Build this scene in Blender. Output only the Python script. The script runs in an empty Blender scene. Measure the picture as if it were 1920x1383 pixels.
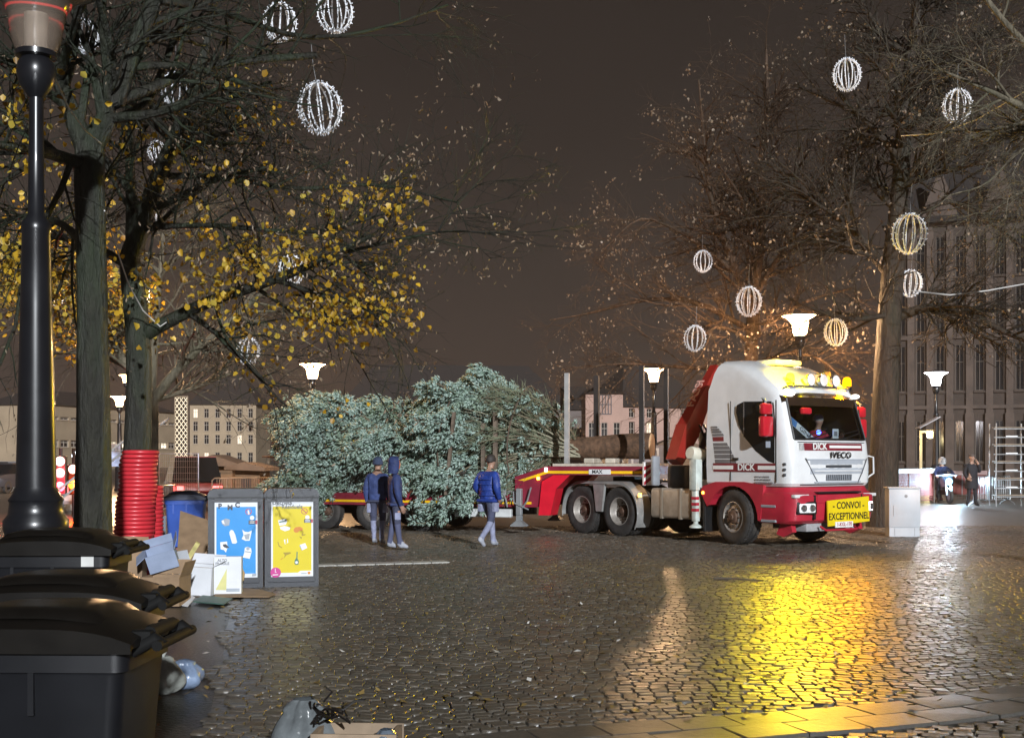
import bpy, bmesh, math, random
import numpy as np
from mathutils import Vector, Matrix, Quaternion
from mathutils.geometry import tessellate_polygon
random.seed(7); RNG = np.random.default_rng(11)
S = bpy.context.scene
COL = S.collection
# ------------------------------------------------------------------ camera
F, CX, HY, CH = 2300.0, 960.0, 860.0, 1.7          # focal length (px of the 1920 wide photo), horizon row, eye height
cam = bpy.data.cameras.new('camera'); camo = bpy.data.objects.new('camera', cam); COL.objects.link(camo)
camo.location = (0, 0, CH); camo.rotation_euler = (math.radians(90), 0, 0)
cam.sensor_width = 36; cam.lens = 36 * F / 1920; cam.shift_y = (HY - 691.5) / 1920
cam.clip_start = 0.1; cam.clip_end = 3000
S.camera = camo
# ------------------------------------------------------------------ night sky
W = bpy.data.worlds.new('World'); S.world = W; W.use_nodes = True
nt = W.node_tree; nt.nodes.clear()
wo = nt.nodes.new('ShaderNodeOutputWorld'); bg = nt.nodes.new('ShaderNodeBackground')
tc = nt.nodes.new('ShaderNodeTexCoord'); sep = nt.nodes.new('ShaderNodeSeparateXYZ')
rp = nt.nodes.new('ShaderNodeValToRGB'); nz = nt.nodes.new('ShaderNodeTexNoise'); mx = nt.nodes.new('ShaderNodeMix'); mx.data_type = 'RGBA'; mx.blend_type = 'MULTIPLY'
mr = nt.nodes.new('ShaderNodeMapRange')
nt.links.new(tc.outputs['Generated'], sep.inputs[0]); nt.links.new(sep.outputs['Z'], rp.inputs[0])
e = rp.color_ramp.elements
e[0].position = 0.0; e[0].color = (0.0561, 0.0407, 0.0336, 1)
e[1].position = 0.55; e[1].color = (0.0153, 0.0116, 0.0096, 1)
k = e.new(0.15); k.color = (0.0365, 0.0274, 0.0228, 1)
k = e.new(0.3); k.color = (0.0242, 0.0183, 0.0154, 1)
nz.inputs['Scale'].default_value = 2.2; nz.inputs['Detail'].default_value = 4
nt.links.new(tc.outputs['Generated'], nz.inputs['Vector'])
nt.links.new(nz.outputs[0], mr.inputs['Value']); mr.inputs['From Min'].default_value = .3; mr.inputs['From Max'].default_value = .7; mr.inputs['To Min'].default_value = .8; mr.inputs['To Max'].default_value = 1.15
mx.inputs['Factor'].default_value = 1
nt.links.new(rp.outputs[0], mx.inputs['A']); nt.links.new(mr.outputs[0], mx.inputs['B'])
nt.links.new(mx.outputs['Result'], bg.inputs['Color']); bg.inputs['Strength'].default_value = 1.0
nt.links.new(bg.outputs[0], wo.inputs[0])
# ------------------------------------------------------------------ one low, cool key light
LDIR = Vector((0.26, -0.965, 0.33)).normalized()
sun = bpy.data.lights.new('sun', 'SUN'); sun.energy = 3.2; sun.angle = math.radians(1.2); sun.color = (.92, .96, 1.0)
suno = bpy.data.objects.new('sun', sun); COL.objects.link(suno); suno.location = (0, -10, 20)
suno.rotation_euler = LDIR.to_track_quat('Z', 'Y').to_euler()
S.view_settings.view_transform = 'Standard'; S.view_settings.look = 'None'
S.view_settings.exposure = 0.4; S.view_settings.gamma = 1.0; S.view_settings.use_curve_mapping = False
S.render.engine = 'CYCLES'
S.cycles.use_denoising = True; S.cycles.max_bounces = 5; S.cycles.diffuse_bounces = 2; S.cycles.glossy_bounces = 3
S.cycles.transparent_max_bounces = 10; S.cycles.sample_clamp_indirect = 4.0; S.cycles.sample_clamp_direct = 0

def P(x, y, Z): return Vector(((x - CX) * Z / F, Z, CH - (y - HY) * Z / F))
def G(x, y, z=0.0):
    Z = F * (CH - z) / (y - HY); return Vector(((x - CX) * Z / F, Z, z))
def R(a): return math.radians(a)
# ------------------------------------------------------------------ materials
MATS = {}
def M(name, col=(.5, .5, .5), rough=.6, metal=0., var=.15, vs=5., bump=0., bs=60., emit=None, es=0., spec=.5, coat=0., dirt=0., dcol=(.09, .07, .05)):
    if name in MATS: return MATS[name]
    m = bpy.data.materials.new(name); m.use_nodes = True; t = m.node_tree; b = t.nodes['Principled BSDF']
    b.inputs['Roughness'].default_value = rough; b.inputs['Metallic'].default_value = metal
    b.inputs['Specular IOR Level'].default_value = spec; b.inputs['Coat Weight'].default_value = coat; b.inputs['Coat Roughness'].default_value = .08
    c = t.nodes.new('ShaderNodeTexCoord')
    if var > 0 or dirt > 0:
        n = t.nodes.new('ShaderNodeTexNoise'); n.inputs['Scale'].default_value = vs; n.inputs['Detail'].default_value = 5
        t.links.new(c.outputs['Object'], n.inputs['Vector'])
        r = t.nodes.new('ShaderNodeValToRGB'); t.links.new(n.outputs[0], r.inputs[0])
        lo = tuple(max(0, v * (1 - var)) for v in col) + (1,); hi = tuple(min(1, v * (1 + var)) for v in col) + (1,)
        r.color_ramp.elements[0].position = .3; r.color_ramp.elements[1].position = .7
        r.color_ramp.elements[0].color = lo; r.color_ramp.elements[1].color = hi
        out = r.outputs[0]
        if dirt > 0:
            n2 = t.nodes.new('ShaderNodeTexNoise'); n2.inputs['Scale'].default_value = vs * .6; n2.inputs['Detail'].default_value = 8; n2.inputs['Roughness'].default_value = .7
            t.links.new(c.outputs['Object'], n2.inputs['Vector'])
            r2 = t.nodes.new('ShaderNodeMapRange'); r2.inputs['From Min'].default_value = .45; r2.inputs['From Max'].default_value = .75; r2.inputs['To Max'].default_value = dirt
            t.links.new(n2.outputs[0], r2.inputs['Value'])
            x = t.nodes.new('ShaderNodeMix'); x.data_type = 'RGBA'; t.links.new(r2.outputs[0], x.inputs['Factor']); t.links.new(out, x.inputs['A']); x.inputs['B'].default_value = dcol + (1,)
            out = x.outputs['Result']
        t.links.new(out, b.inputs['Base Color'])
        rr = t.nodes.new('ShaderNodeMapRange'); rr.inputs['To Min'].default_value = max(.02, rough * .85); rr.inputs['To Max'].default_value = min(1, rough * 1.2)
        t.links.new(n.outputs[0], rr.inputs['Value']); t.links.new(rr.outputs[0], b.inputs['Roughness'])
    else:
        b.inputs['Base Color'].default_value = tuple(col) + (1,)
    if bump > 0:
        n3 = t.nodes.new('ShaderNodeTexNoise'); n3.inputs['Scale'].default_value = bs; n3.inputs['Detail'].default_value = 4
        t.links.new(c.outputs['Object'], n3.inputs['Vector'])
        bp = t.nodes.new('ShaderNodeBump'); bp.inputs['Strength'].default_value = bump; bp.inputs['Distance'].default_value = .02
        t.links.new(n3.outputs[0], bp.inputs['Height']); t.links.new(bp.outputs[0], b.inputs['Normal'])
    if emit: b.inputs['Emission Color'].default_value = tuple(emit) + (1,); b.inputs['Emission Strength'].default_value = es
    MATS[name] = m; return m

def glass(name, tint=(.8, .85, .85), refl=.9):
    if name in MATS: return MATS[name]
    m = bpy.data.materials.new(name); m.use_nodes = True; t = m.node_tree; t.nodes.clear()
    o = t.nodes.new('ShaderNodeOutputMaterial'); x = t.nodes.new('ShaderNodeMixShader'); tr = t.nodes.new('ShaderNodeBsdfTransparent'); g = t.nodes.new('ShaderNodeBsdfGlossy'); f = t.nodes.new('ShaderNodeFresnel')
    tr.inputs[0].default_value = tint + (1,); g.inputs['Roughness'].default_value = .03; f.inputs[0].default_value = 1.5; g.inputs[0].default_value = (refl, refl, refl, 1)
    t.links.new(f.outputs[0], x.inputs[0]); t.links.new(tr.outputs[0], x.inputs[1]); t.links.new(g.outputs[0], x.inputs[2]); t.links.new(x.outputs[0], o.inputs[0])
    MATS[name] = m; return m

def plastic_bag(name, col, tr=.35):
    if name in MATS: return MATS[name]
    m = M(name, col, .22, var=.35, vs=7, bump=.55, bs=16); b = m.node_tree.nodes['Principled BSDF']
    b.inputs['Transmission Weight'].default_value = tr; return m

# ------------------------------------------------------------------ mesh helpers
class MB:
    def __init__(s): s.v = []; s.f = []; s.m = []; s.mi = 0
    def add(s, vs, fs, mi=None):
        o = len(s.v); s.v.extend([tuple(v) for v in vs]); s.f.extend([tuple(i + o for i in f) for f in fs]); s.m.extend([s.mi if mi is None else mi] * len(fs)); return s
    def box(s, x0, x1, y0, y1, z0, z1, mat=None, bev=0., mi=None):
        if bev > 0:
            bm = bmesh.new(); bmesh.ops.create_cube(bm, size=1)
            for v in bm.verts: v.co = Vector(((x0 + x1) / 2 + v.co.x * (x1 - x0), (y0 + y1) / 2 + v.co.y * (y1 - y0), (z0 + z1) / 2 + v.co.z * (z1 - z0)))
            bmesh.ops.bevel(bm, geom=bm.edges[:], offset=bev, segments=2, profile=.5, affect='EDGES')
            vs = [v.co.copy() for v in bm.verts]; fs = [[v.index for v in f.verts] for f in bm.faces]
            bm.verts.index_update(); fs = [[v.index for v in f.verts] for f in bm.faces]; bm.free()
        else:
            vs = [Vector((x, y, z)) for x in (x0, x1) for y in (y0, y1) for z in (z0, z1)]
            fs = [(0, 1, 3, 2), (4, 6, 7, 5), (0, 4, 5, 1), (2, 3, 7, 6), (0, 2, 6, 4), (1, 5, 7, 3)]
        if mat is not None: vs = [mat @ v for v in vs]
        return s.add(vs, fs, mi)
    def tube(s, pts, r, n=8, cap=True, mi=None):
        pts = [Vector(p) for p in pts]; rs = r if hasattr(r, '__len__') else [r] * len(pts)
        vs = []; prev = None
        for i, p in enumerate(pts):
            t = (pts[min(i + 1, len(pts) - 1)] - pts[max(i - 1, 0)]).normalized()
            if prev is None: a = t.orthogonal().normalized()
            else:
                a = prev - t * prev.dot(t); a = a.normalized() if a.length > 1e-6 else t.orthogonal().normalized()
            prev = a; b = t.cross(a)
            for k in range(n):
                an = 2 * math.pi * k / n; vs.append(p + (a * math.cos(an) + b * math.sin(an)) * rs[i])
        fs = []
        for i in range(len(pts) - 1):
            for k in range(n): fs.append((i * n + k, i * n + (k + 1) % n, (i + 1) * n + (k + 1) % n, (i + 1) * n + k))
        if cap: fs.append(tuple(range(n - 1, -1, -1))); fs.append(tuple((len(pts) - 1) * n + k for k in range(n)))
        return s.add(vs, fs, mi)
    def lathe(s, prof, n=24, mat=None, cap=True, mi=None, a0=0., a1=2 * math.pi):
        full = abs(a1 - a0 - 2 * math.pi) < 1e-6; nn = n if full else n + 1
        vs = []
        for r, z in prof:
            for k in range(nn):
                an = a0 + (a1 - a0) * k / n; vs.append(Vector((r * math.cos(an), r * math.sin(an), z)))
        fs = []
        for i in range(len(prof) - 1):
            for k in range(n):
                k2 = (k + 1) % nn if full else k + 1
                fs.append((i * nn + k, i * nn + k2, (i + 1) * nn + k2, (i + 1) * nn + k))
        if cap and full:
            if prof[0][0] > 1e-6: fs.append(tuple(range(nn - 1, -1, -1)))
            if prof[-1][0] > 1e-6: fs.append(tuple((len(prof) - 1) * nn + k for k in range(nn)))
        if mat is not None: vs = [mat @ v for v in vs]
        return s.add(vs, fs, mi)
    def prism(s, poly, h0, h1, mat=None, holes=None, mi=None):
        """polygon (x,y) extruded along z from h0 to h1"""
        loops = [list(poly)] + [list(h) for h in (holes or [])]
        flat = [p for l in loops for p in l]; n = len(flat)
        vs = [Vector((p[0], p[1], h0)) for p in flat] + [Vector((p[0], p[1], h1)) for p in flat]
        tri = tessellate_polygon([[Vector((p[0], p[1], 0)) for p in l] for l in loops])
        fs = []
        for t in tri:
            a, b, c = t; cr = (flat[b][0] - flat[a][0]) * (flat[c][1] - flat[a][1]) - (flat[b][1] - flat[a][1]) * (flat[c][0] - flat[a][0])
            if cr < 0: a, b, c = c, b, a
            fs.append((c, b, a)); fs.append((a + n, b + n, c + n))
        o = 0
        for l in loops:
            for i in range(len(l)): j = (i + 1) % len(l); fs.append((o + i, o + j, o + j + n, o + i + n))
            o += len(l)
        if mat is not None: vs = [mat @ v for v in vs]
        return s.add(vs, fs, mi)
    def rings(s, rings, closed=True, cap=True, mi=None, skip=None):
        n = len(rings[0]); vs = [v for r in rings for v in r]; fs = []
        for i in range(len(rings) - 1):
            for k in range(n if closed else n - 1):
                if skip and skip(i, k): continue
                fs.append((i * n + k, i * n + (k + 1) % n, (i + 1) * n + (k + 1) % n, (i + 1) * n + k))
        if cap: fs.append(tuple(range(n - 1, -1, -1))); fs.append(tuple((len(rings) - 1) * n + k for k in range(n)))
        return s.add(vs, fs, mi)
    def mesh(s, name, mats, smooth=None):
        me = bpy.data.meshes.new(name); me.from_pydata(s.v, [], s.f)
        for m in (mats if isinstance(mats, (list, tuple)) else [mats]): me.materials.append(m)
        if any(s.m): me.polygons.foreach_set('material_index', s.m)
        if smooth:
            me.polygons.foreach_set('use_smooth', [True] * len(me.polygons)); me.set_sharp_from_angle(angle=R(smooth))
        me.update(); return me
    def obj(s, name, mats, parent=None, smooth=None, loc=None, rz=None):
        return O(name, s.mesh(name, mats, smooth), parent, loc, rz)

def fixn(me):
    bm = bmesh.new(); bm.from_mesh(me); bmesh.ops.recalc_face_normals(bm, faces=bm.faces[:]); bm.to_mesh(me); bm.free(); return me
def O(name, data, parent=None, loc=None, rz=None, mat=None):
    o = bpy.data.objects.new(name, data); COL.objects.link(o)
    if parent is not None: o.parent = parent
    if mat is not None: o.matrix_local = mat
    if loc is not None: o.location = loc
    if rz is not None: o.rotation_euler = (0, 0, rz)
    return o
def tag(o, label=None, cat=None, group=None, kind=None):
    if label: o['label'] = label
    if cat: o['category'] = cat
    if group: o['group'] = group
    if kind: o['kind'] = kind
    return o
def thing(name, label, cat, loc=(0, 0, 0), rz=0., group=None, scale=None):
    o = O(name, None, None, loc, rz); o.empty_display_size = .2
    if scale: o.scale = (scale,) * 3
    return tag(o, label, cat, group)
def copy_tree(o, parent=None):
    c = o.copy(); COL.objects.link(c); c.parent = parent
    for ch in list(o.children): copy_tree(ch, c)
    return c
def npmesh(name, verts, faces, mats, smooth=False, mi=None):
    """fast mesh from numpy: faces (N,k) all of one size"""
    me = bpy.data.meshes.new(name); verts = np.ascontiguousarray(verts, dtype=np.float32).reshape(-1, 3); faces = np.ascontiguousarray(faces, dtype=np.int32)
    n, k = faces.shape
    me.vertices.add(len(verts)); me.vertices.foreach_set('co', verts.ravel())
    me.loops.add(n * k); me.loops.foreach_set('vertex_index', faces.ravel())
    me.polygons.add(n); me.polygons.foreach_set('loop_start', np.arange(0, n * k, k, dtype=np.int32))
    for m in (mats if isinstance(mats, (list, tuple)) else [mats]): me.materials.append(m)
    if mi is not None: me.polygons.foreach_set('material_index', np.ascontiguousarray(mi, dtype=np.int32))
    if smooth: me.polygons.foreach_set('use_smooth', np.ones(n, dtype=bool))
    me.update(calc_edges=True); me.validate(); return me
def text(name, body, size, mat, parent, loc, rot, ext=.003, bold=0., align='CENTER', xs=1., shear=0., spacing=1.):
    cu = bpy.data.curves.new(name, 'FONT'); cu.body = body; cu.size = size; cu.extrude = ext; cu.offset = bold; cu.align_x = align; cu.align_y = 'CENTER'; cu.shear = shear; cu.resolution_u = 3; cu.space_character = spacing
    t = bpy.data.objects.new(name + '_tmp', cu); COL.objects.link(t)
    bpy.context.view_layer.update()
    me = bpy.data.meshes.new_from_object(t.evaluated_get(bpy.context.evaluated_depsgraph_get())); bpy.data.objects.remove(t)
    me.name = name; me.materials.clear(); me.materials.append(mat)
    me.transform(Matrix.Diagonal((xs, 1, 1, 1)))
    o = O(name, me, parent); o.location = loc; o.rotation_euler = rot; return o
def wall_rot(ang):  # text standing upright whose normal points along heading angle ang (in the parent's plane)
    return (math.pi / 2, 0, ang + math.pi / 2)
def sphere(r, nu=12, nv=8, sc=(1, 1, 1)):
    return [(max(1e-4, r * math.sin(math.pi * i / nv)), -r * math.cos(math.pi * i / nv)) for i in range(nv + 1)]
def glow(name, col, st, f=.5):
    if name in MATS: return MATS[name]
    m = bpy.data.materials.new(name); m.use_nodes = True; t = m.node_tree; t.nodes.clear(); o = t.nodes.new('ShaderNodeOutputMaterial'); x = t.nodes.new('ShaderNodeMixShader'); x.inputs[0].default_value = f
    tr = t.nodes.new('ShaderNodeBsdfTransparent'); em = t.nodes.new('ShaderNodeEmission'); em.inputs[0].default_value = tuple(col) + (1,); em.inputs[1].default_value = st / f
    t.links.new(tr.outputs[0], x.inputs[1]); t.links.new(em.outputs[0], x.inputs[2]); t.links.new(x.outputs[0], o.inputs[0]); MATS[name] = m; return m
def plight(name, parent, loc, col, watt, rad):
    l = bpy.data.lights.new(name, 'POINT'); l.color = col; l.energy = watt; l.shadow_soft_size = rad; o = bpy.data.objects.new(name, l); COL.objects.link(o); o.parent = parent; o.location = loc; return o

def spot(name, parent, loc, target, col, watt, rad, deg, blend=.6):
    l = bpy.data.lights.new(name, 'SPOT'); l.color = col; l.energy = watt; l.shadow_soft_size = rad; l.spot_size = R(deg); l.spot_blend = blend
    o = bpy.data.objects.new(name, l); COL.objects.link(o); o.parent = parent; o.location = loc; o.rotation_euler = (Vector(target) - Vector(loc)).to_track_quat('-Z', 'Y').to_euler(); return o
# ================================================================== ground, cobbles, slabs
def cobble_mat(name, base, rmin, rmax, bump=.35):
    m = bpy.data.materials.new(name); m.use_nodes = True; t = m.node_tree; b = t.nodes['Principled BSDF']
    g = t.nodes.new('ShaderNodeNewGeometry'); r = t.nodes.new('ShaderNodeValToRGB')
    t.links.new(g.outputs['Random Per Island'], r.inputs[0]); els = r.color_ramp.elements
    els[0].color = tuple(v * .65 for v in base) + (1,); els[1].color = tuple(v * 1.35 for v in base) + (1,)
    k = els.new(.35); k.color = (base[0] * 1.05, base[1] * .95, base[2] * .85, 1)
    k = els.new(.7); k.color = (base[0] * .85, base[1] * .92, base[2] * 1.0, 1)
    c = t.nodes.new('ShaderNodeTexCoord'); n = t.nodes.new('ShaderNodeTexNoise'); n.inputs['Scale'].default_value = 30; n.inputs['Detail'].default_value = 6
    t.links.new(c.outputs['Object'], n.inputs['Vector'])
    big = t.nodes.new('ShaderNodeTexNoise'); big.inputs['Scale'].default_value = .35; big.inputs['Detail'].default_value = 3; t.links.new(c.outputs['Object'], big.inputs['Vector'])
    x = t.nodes.new('ShaderNodeMix'); x.data_type = 'RGBA'; x.blend_type = 'MULTIPLY'; x.inputs['Factor'].default_value = .6
    t.links.new(r.outputs[0], x.inputs['A']); t.links.new(n.outputs['Fac'], x.inputs['B']); t.links.new(x.outputs['Result'], b.inputs['Base Color'])
    mm = t.nodes.new('ShaderNodeMath'); mm.operation = 'MULTIPLY_ADD'; mm.inputs[1].default_value = .7; t.links.new(big.outputs['Fac'], mm.inputs[0]); 
    m2 = t.nodes.new('ShaderNodeMath'); m2.operation = 'MULTIPLY'; m2.inputs[1].default_value = .3; t.links.new(g.outputs['Random Per Island'], m2.inputs[0]); t.links.new(m2.outputs[0], mm.inputs[2])
    rr = t.nodes.new('ShaderNodeMapRange'); rr.inputs['From Min'].default_value = .25; rr.inputs['From Max'].default_value = .75; rr.inputs['To Min'].default_value = rmin; rr.inputs['To Max'].default_value = rmax
    t.links.new(mm.outputs[0], rr.inputs['Value']); t.links.new(rr.outputs[0], b.inputs['Roughness'])
    bp = t.nodes.new('ShaderNodeBump'); bp.inputs['Strength'].default_value = bump; bp.inputs['Distance'].default_value = .012
    t.links.new(n.outputs['Fac'], bp.inputs['Height']); t.links.new(bp.outputs[0], b.inputs['Normal'])
    b.inputs['Specular IOR Level'].default_value = .55
    return m
COB = cobble_mat('wet_cobble', (.155, .132, .105), .24, .48, .40)
SLAB = cobble_mat('wet_slab', (.13, .12, .105), .30, .50, .25)
SLABS_POLY = [(-.6, 7.30), (-.2, 7.5), (1.0, 7.92), (2.3, 8.37), (2.9, 8.63), (4.2, 9.35), (5.5, 10.2)]   # far edge of the slab strip
def slab_edge(x):
    for (a, b), (c, d) in zip(SLABS_POLY, SLABS_POLY[1:]):
        if x <= c: return b + (d - b) * (x - a) / (c - a)
    return 10.2
XS_ = np.array([p[0] for p in SLABS_POLY]); YS_ = np.array([p[1] for p in SLABS_POLY])
# the base sheet: bedding under the stones near by, the same paving as a material far away
def ground_mat():
    m = bpy.data.materials.new('wet_paving'); m.use_nodes = True; t = m.node_tree; b = t.nodes['Principled BSDF']
    c = t.nodes.new('ShaderNodeTexCoord'); br = t.nodes.new('ShaderNodeTexBrick'); br.inputs['Scale'].default_value = 1; br.inputs['Brick Width'].default_value = .12; br.inputs['Row Height'].default_value = .098; br.inputs['Mortar Size'].default_value = .008
    br.inputs['Color1'].default_value = (.15, .135, .115, 1); br.inputs['Color2'].default_value = (.09, .08, .07, 1); br.inputs['Mortar'].default_value = (.040, .034, .027, 1)
    t.links.new(c.outputs['Object'], br.inputs['Vector']); t.links.new(br.outputs['Color'], b.inputs['Base Color'])
    n = t.nodes.new('ShaderNodeTexNoise'); n.inputs['Scale'].default_value = 9; n.inputs['Detail'].default_value = 5; t.links.new(c.outputs['Object'], n.inputs['Vector'])
    a = t.nodes.new('ShaderNodeMath'); a.operation = 'ADD'; t.links.new(n.outputs['Fac'], a.inputs[0]); t.links.new(br.outputs['Fac'], a.inputs[1])
    a.use_clamp = False
    bp = t.nodes.new('ShaderNodeBump'); bp.inputs['Strength'].default_value = .5; bp.inputs['Distance'].default_value = .02; t.links.new(a.outputs[0], bp.inputs['Height']); t.links.new(bp.outputs[0], b.inputs['Normal'])
    b.inputs['Roughness'].default_value = .34; return m
gm = MB(); gm.add([(-900, -40, 0), (900, -40, 0), (900, 1500, 0), (-900, 1500, 0)], [(0, 1, 2, 3)])
ground = gm.obj('ground', ground_mat()); tag(ground, 'wet dark cobbled square glistening under the lamps', None, None, 'structure')

def stones(seed, zmin, zmax):
    """rows of setts in shallow arcs; arrays of centres, half sizes and local row slope"""
    rg = np.random.default_rng(seed); cx = []; cy = []; hw = []; hd = []; sl = []
    pitch = .098; per = 3.6; amp = .42
    r0 = int((zmin - .6) / pitch); r1 = int((zmax + .6) / pitch)
    for r in range(r0, r1):
        yb = r * pitch
        xl = -.46 * (yb + .6) - .3; xr = .46 * (yb + .6) + .3
        w = rg.uniform(.088, .150, int((xr - xl) / .10) + 8); x = xl + np.cumsum(w) - w / 2 + rg.uniform(0, .1)
        k = x < xr; x = x[k]; w = w[k]
        ph = np.pi * x / per + .35
        y = yb + amp * np.abs(np.sin(ph)) + rg.normal(0, .006, len(x))
        s = amp * np.pi / per * np.cos(ph) * np.sign(np.sin(ph))
        cx.append(x); cy.append(y); hw.append(w / 2 - .0042); hd.append(np.full(len(x), pitch / 2 - .004) * rg.uniform(.88, 1.03, len(x))); sl.append(s)
    cx, cy, hw, hd, sl = map(np.concatenate, (cx, cy, hw, hd, sl))
    e = np.interp(cx, XS_, YS_)
    inslab = (cx > -.75) & (cy < e + .05) & (cy > e - .80)
    shade_strip = (cx < -1.75 - .205 * (cy - 7.0) + .10 * np.sin(cy * 3.1)) & (cy < 15.0)
    keep = (cy > zmin) & (cy < zmax) & ~inslab & ~shade_strip
    # no stones in the dark strip that stands for the bins' shadow
    return cx[keep], cy[keep], hw[keep], hd[keep], sl[keep]
def stone_mesh(name, cx, cy, hw, hd, sl, seed, mat):
    rg = np.random.default_rng(seed); n = len(cx)
    sx = np.array([-1, 1, 1, -1.]); sy = np.array([-1, -1, 1, 1.])
    ux = sx[None, :] * hw[:, None] * rg.uniform(.93, 1.03, (n, 4)); uy = sy[None, :] * hd[:, None] * rg.uniform(.88, 1.05, (n, 4))
    tilt_x = rg.normal(0, .022, n); tilt_y = rg.normal(0, .026, n); h = .018 + rg.normal(0, .0022, n)
    def lay(kx, z):
        x = ux * kx[0]; y = uy * kx[1]
        zz = z + tilt_x[:, None] * x + tilt_y[:, None] * y
        return np.stack([cx[:, None] + x, cy[:, None] + y + sl[:, None] * x, zz], -1)
    v = np.concatenate([lay((1, 1), -.012 + 0 * h[:, None]), lay((.985, .975), (h - .010)[:, None]), lay((.90, .87), h[:, None])], 1)
    f = []
    for a, b in ((0, 4), (4, 8)):
        for k in range(4): f.append((a + k, a + (k + 1) % 4, b + (k + 1) % 4, b + k))
    f.append((8, 9, 10, 11)); f = np.array(f)
    faces = (f[None] + (np.arange(n) * 12)[:, None, None]).reshape(-1, 4)
    me = npmesh(name, v.reshape(-1, 3), faces, mat, True); sm = np.ones(len(faces), dtype=bool); sm[8::9] = False; me.polygons.foreach_set('use_smooth', sm); return me
cx, cy, hw, hd, sl = stones(3, 7.0, 31.0)
# the 300 that show largest become single pieces
infr = (np.abs(cx / cy) < .415) & (cy > 7.42)
# keep the ones hidden behind the near bins and bag in the joined part
infr &= ~((cx / cy < -.20) & (cy < 8.6))
area = np.where(infr, hw * hd / cy ** 3, 0); order = np.argsort(-area); near = order[:300]; far = order[300:]
rest = O('cobblestones', stone_mesh('cobblestones', cx[far], cy[far], hw[far], hd[far], sl[far], 5, COB), ground); tag(rest, None, None, None, 'stuff')
protos = []
for q in range(24):
    z1 = np.zeros(1); protos.append(stone_mesh('cobblestone', z1, z1, np.array([.07]), np.array([.05]), z1, 100 + q, COB))
for i in near:
    o = bpy.data.objects.new('cobblestone', protos[i % 24]); COL.objects.link(o); o.parent = ground
    o.location = (cx[i], cy[i], random.uniform(-.002, .002)); o.scale = (hw[i] / .07, hd[i] / .05, 1); o.rotation_euler = (0, 0, math.atan(sl[i]))
# granite slabs across the foreground
for row in range(2):
    s = -.75 + (.2 if row else 0); k = 0
    while s < 5.2:
        L = random.uniform(.40, .50); a = s + .004; b = s + L - .004
        off0 = .33 * row + .004; off1 = .33 * (row + 1) - .004
        def ep(x, off):
            y = slab_edge(x); dy = slab_edge(x + .05) - y; t = Vector((.05, dy)).normalized(); return Vector((x + t.y * off, y - t.x * off))
        q = [ep(a, off0), ep(b, off0), ep(b, off1), ep(a, off1)]
        c = sum(q, Vector((0, 0))) / 4; h = .024 + random.uniform(-.003, .003)
        mb = MB(); dz = random.uniform(-.003, .003)
        lo = [Vector((p.x - c.x, p.y - c.y, -.01)) for p in q]; mi_ = [Vector((v.x, v.y, h - .006)) for v in lo]; tp = [Vector((v.x * .975, v.y * .97, h + dz * (1 if i % 2 else -1))) for i, v in enumerate(lo)]
        mb.rings([lo, mi_, tp], cap=True)
        o = O('paving_slab', fixn(mb.mesh('paving_slab', SLAB)), ground, (c.x, c.y, 0)); s += L
# dark soil on the left, with the bins' shadow put into its colour
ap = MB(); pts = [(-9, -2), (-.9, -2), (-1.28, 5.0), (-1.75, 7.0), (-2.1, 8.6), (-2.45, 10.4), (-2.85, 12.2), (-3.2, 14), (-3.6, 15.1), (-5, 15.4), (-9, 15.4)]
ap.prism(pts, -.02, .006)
asp = ap.obj('shaded_ground', M('shaded_soil', (.020, .018, .016), .32, var=.5, vs=3, bump=.6, bs=35)); tag(asp, 'dark soil strip beside the bins, their shadow put into its colour', None, None, 'structure')
# pale stone band in the square
b = MB(); A = G(592, 1062); Bp = G(838, 1055); d = (Bp - A); d.normalize(); nrm = Vector((-d.y, d.x, 0))
n = 7; Lb = (Bp - A).length / n
for i in range(n):
    p0 = A + d * (Lb * i + .006); p1 = A + d * (Lb * (i + 1) - .006)
    mb = MB(); c = (p0 + p1) / 2
    q = [p0 - nrm * .17, p1 - nrm * .17, p1 + nrm * .17, p0 + nrm * .17]
    mb.rings([[Vector((v.x - c.x, v.y - c.y, z)) for v in q] for z in (-.01, .034)], cap=True)
    O('band_stone', fixn(mb.mesh('band_stone', M('pale_stone', (.40, .39, .36), .35, bump=.3, bs=25))), ground, (c.x, c.y, 0))
# fallen leaves and scraps
def flecks(name, n, mat, s0, s1, zr, seed, kind='stuff'):
    rg = np.random.default_rng(seed); Z = 1 / rg.uniform(1 / zr[1], 1 / zr[0], n); X = rg.uniform(-.41, .41, n) * Z
    sz = rg.uniform(s0, s1, n); a = rg.uniform(0, 6.28, n)
    cs = np.stack([np.cos(a), np.sin(a), 0 * a], -1); sn = np.stack([-np.sin(a), np.cos(a), 0 * a], -1)
    c = np.stack([X, Z, np.full(n, .034)], -1); up = np.array([0, 0, 1.])
    v = np.stack([c - cs * sz[:, None], c - sn * sz[:, None] * .55 + up * rg.uniform(0, .02, (n, 1)), c + cs * sz[:, None] + up * rg.uniform(0, .03, (n, 1)), c + sn * sz[:, None] * .55 + up * rg.uniform(0, .02, (n, 1))], 1)
    return O(name, npmesh(name, v, np.arange(4 * n).reshape(-1, 4), mat))
tag(flecks('fallen_leaves', 420, M('dead_leaf', (.22, .15, .05), .5, var=.5, vs=2), .02, .05, (8, 34), 4), 'fallen brown and yellow leaves scattered over the wet cobbles', 'leaves', None, 'stuff')
tag(flecks('paper_scraps', 70, M('paper_scrap', (.62, .60, .56), .6, var=.2), .015, .04, (9, 30), 9), 'small pale scraps of litter on the wet cobbles', 'litter', None, 'stuff')
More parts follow.
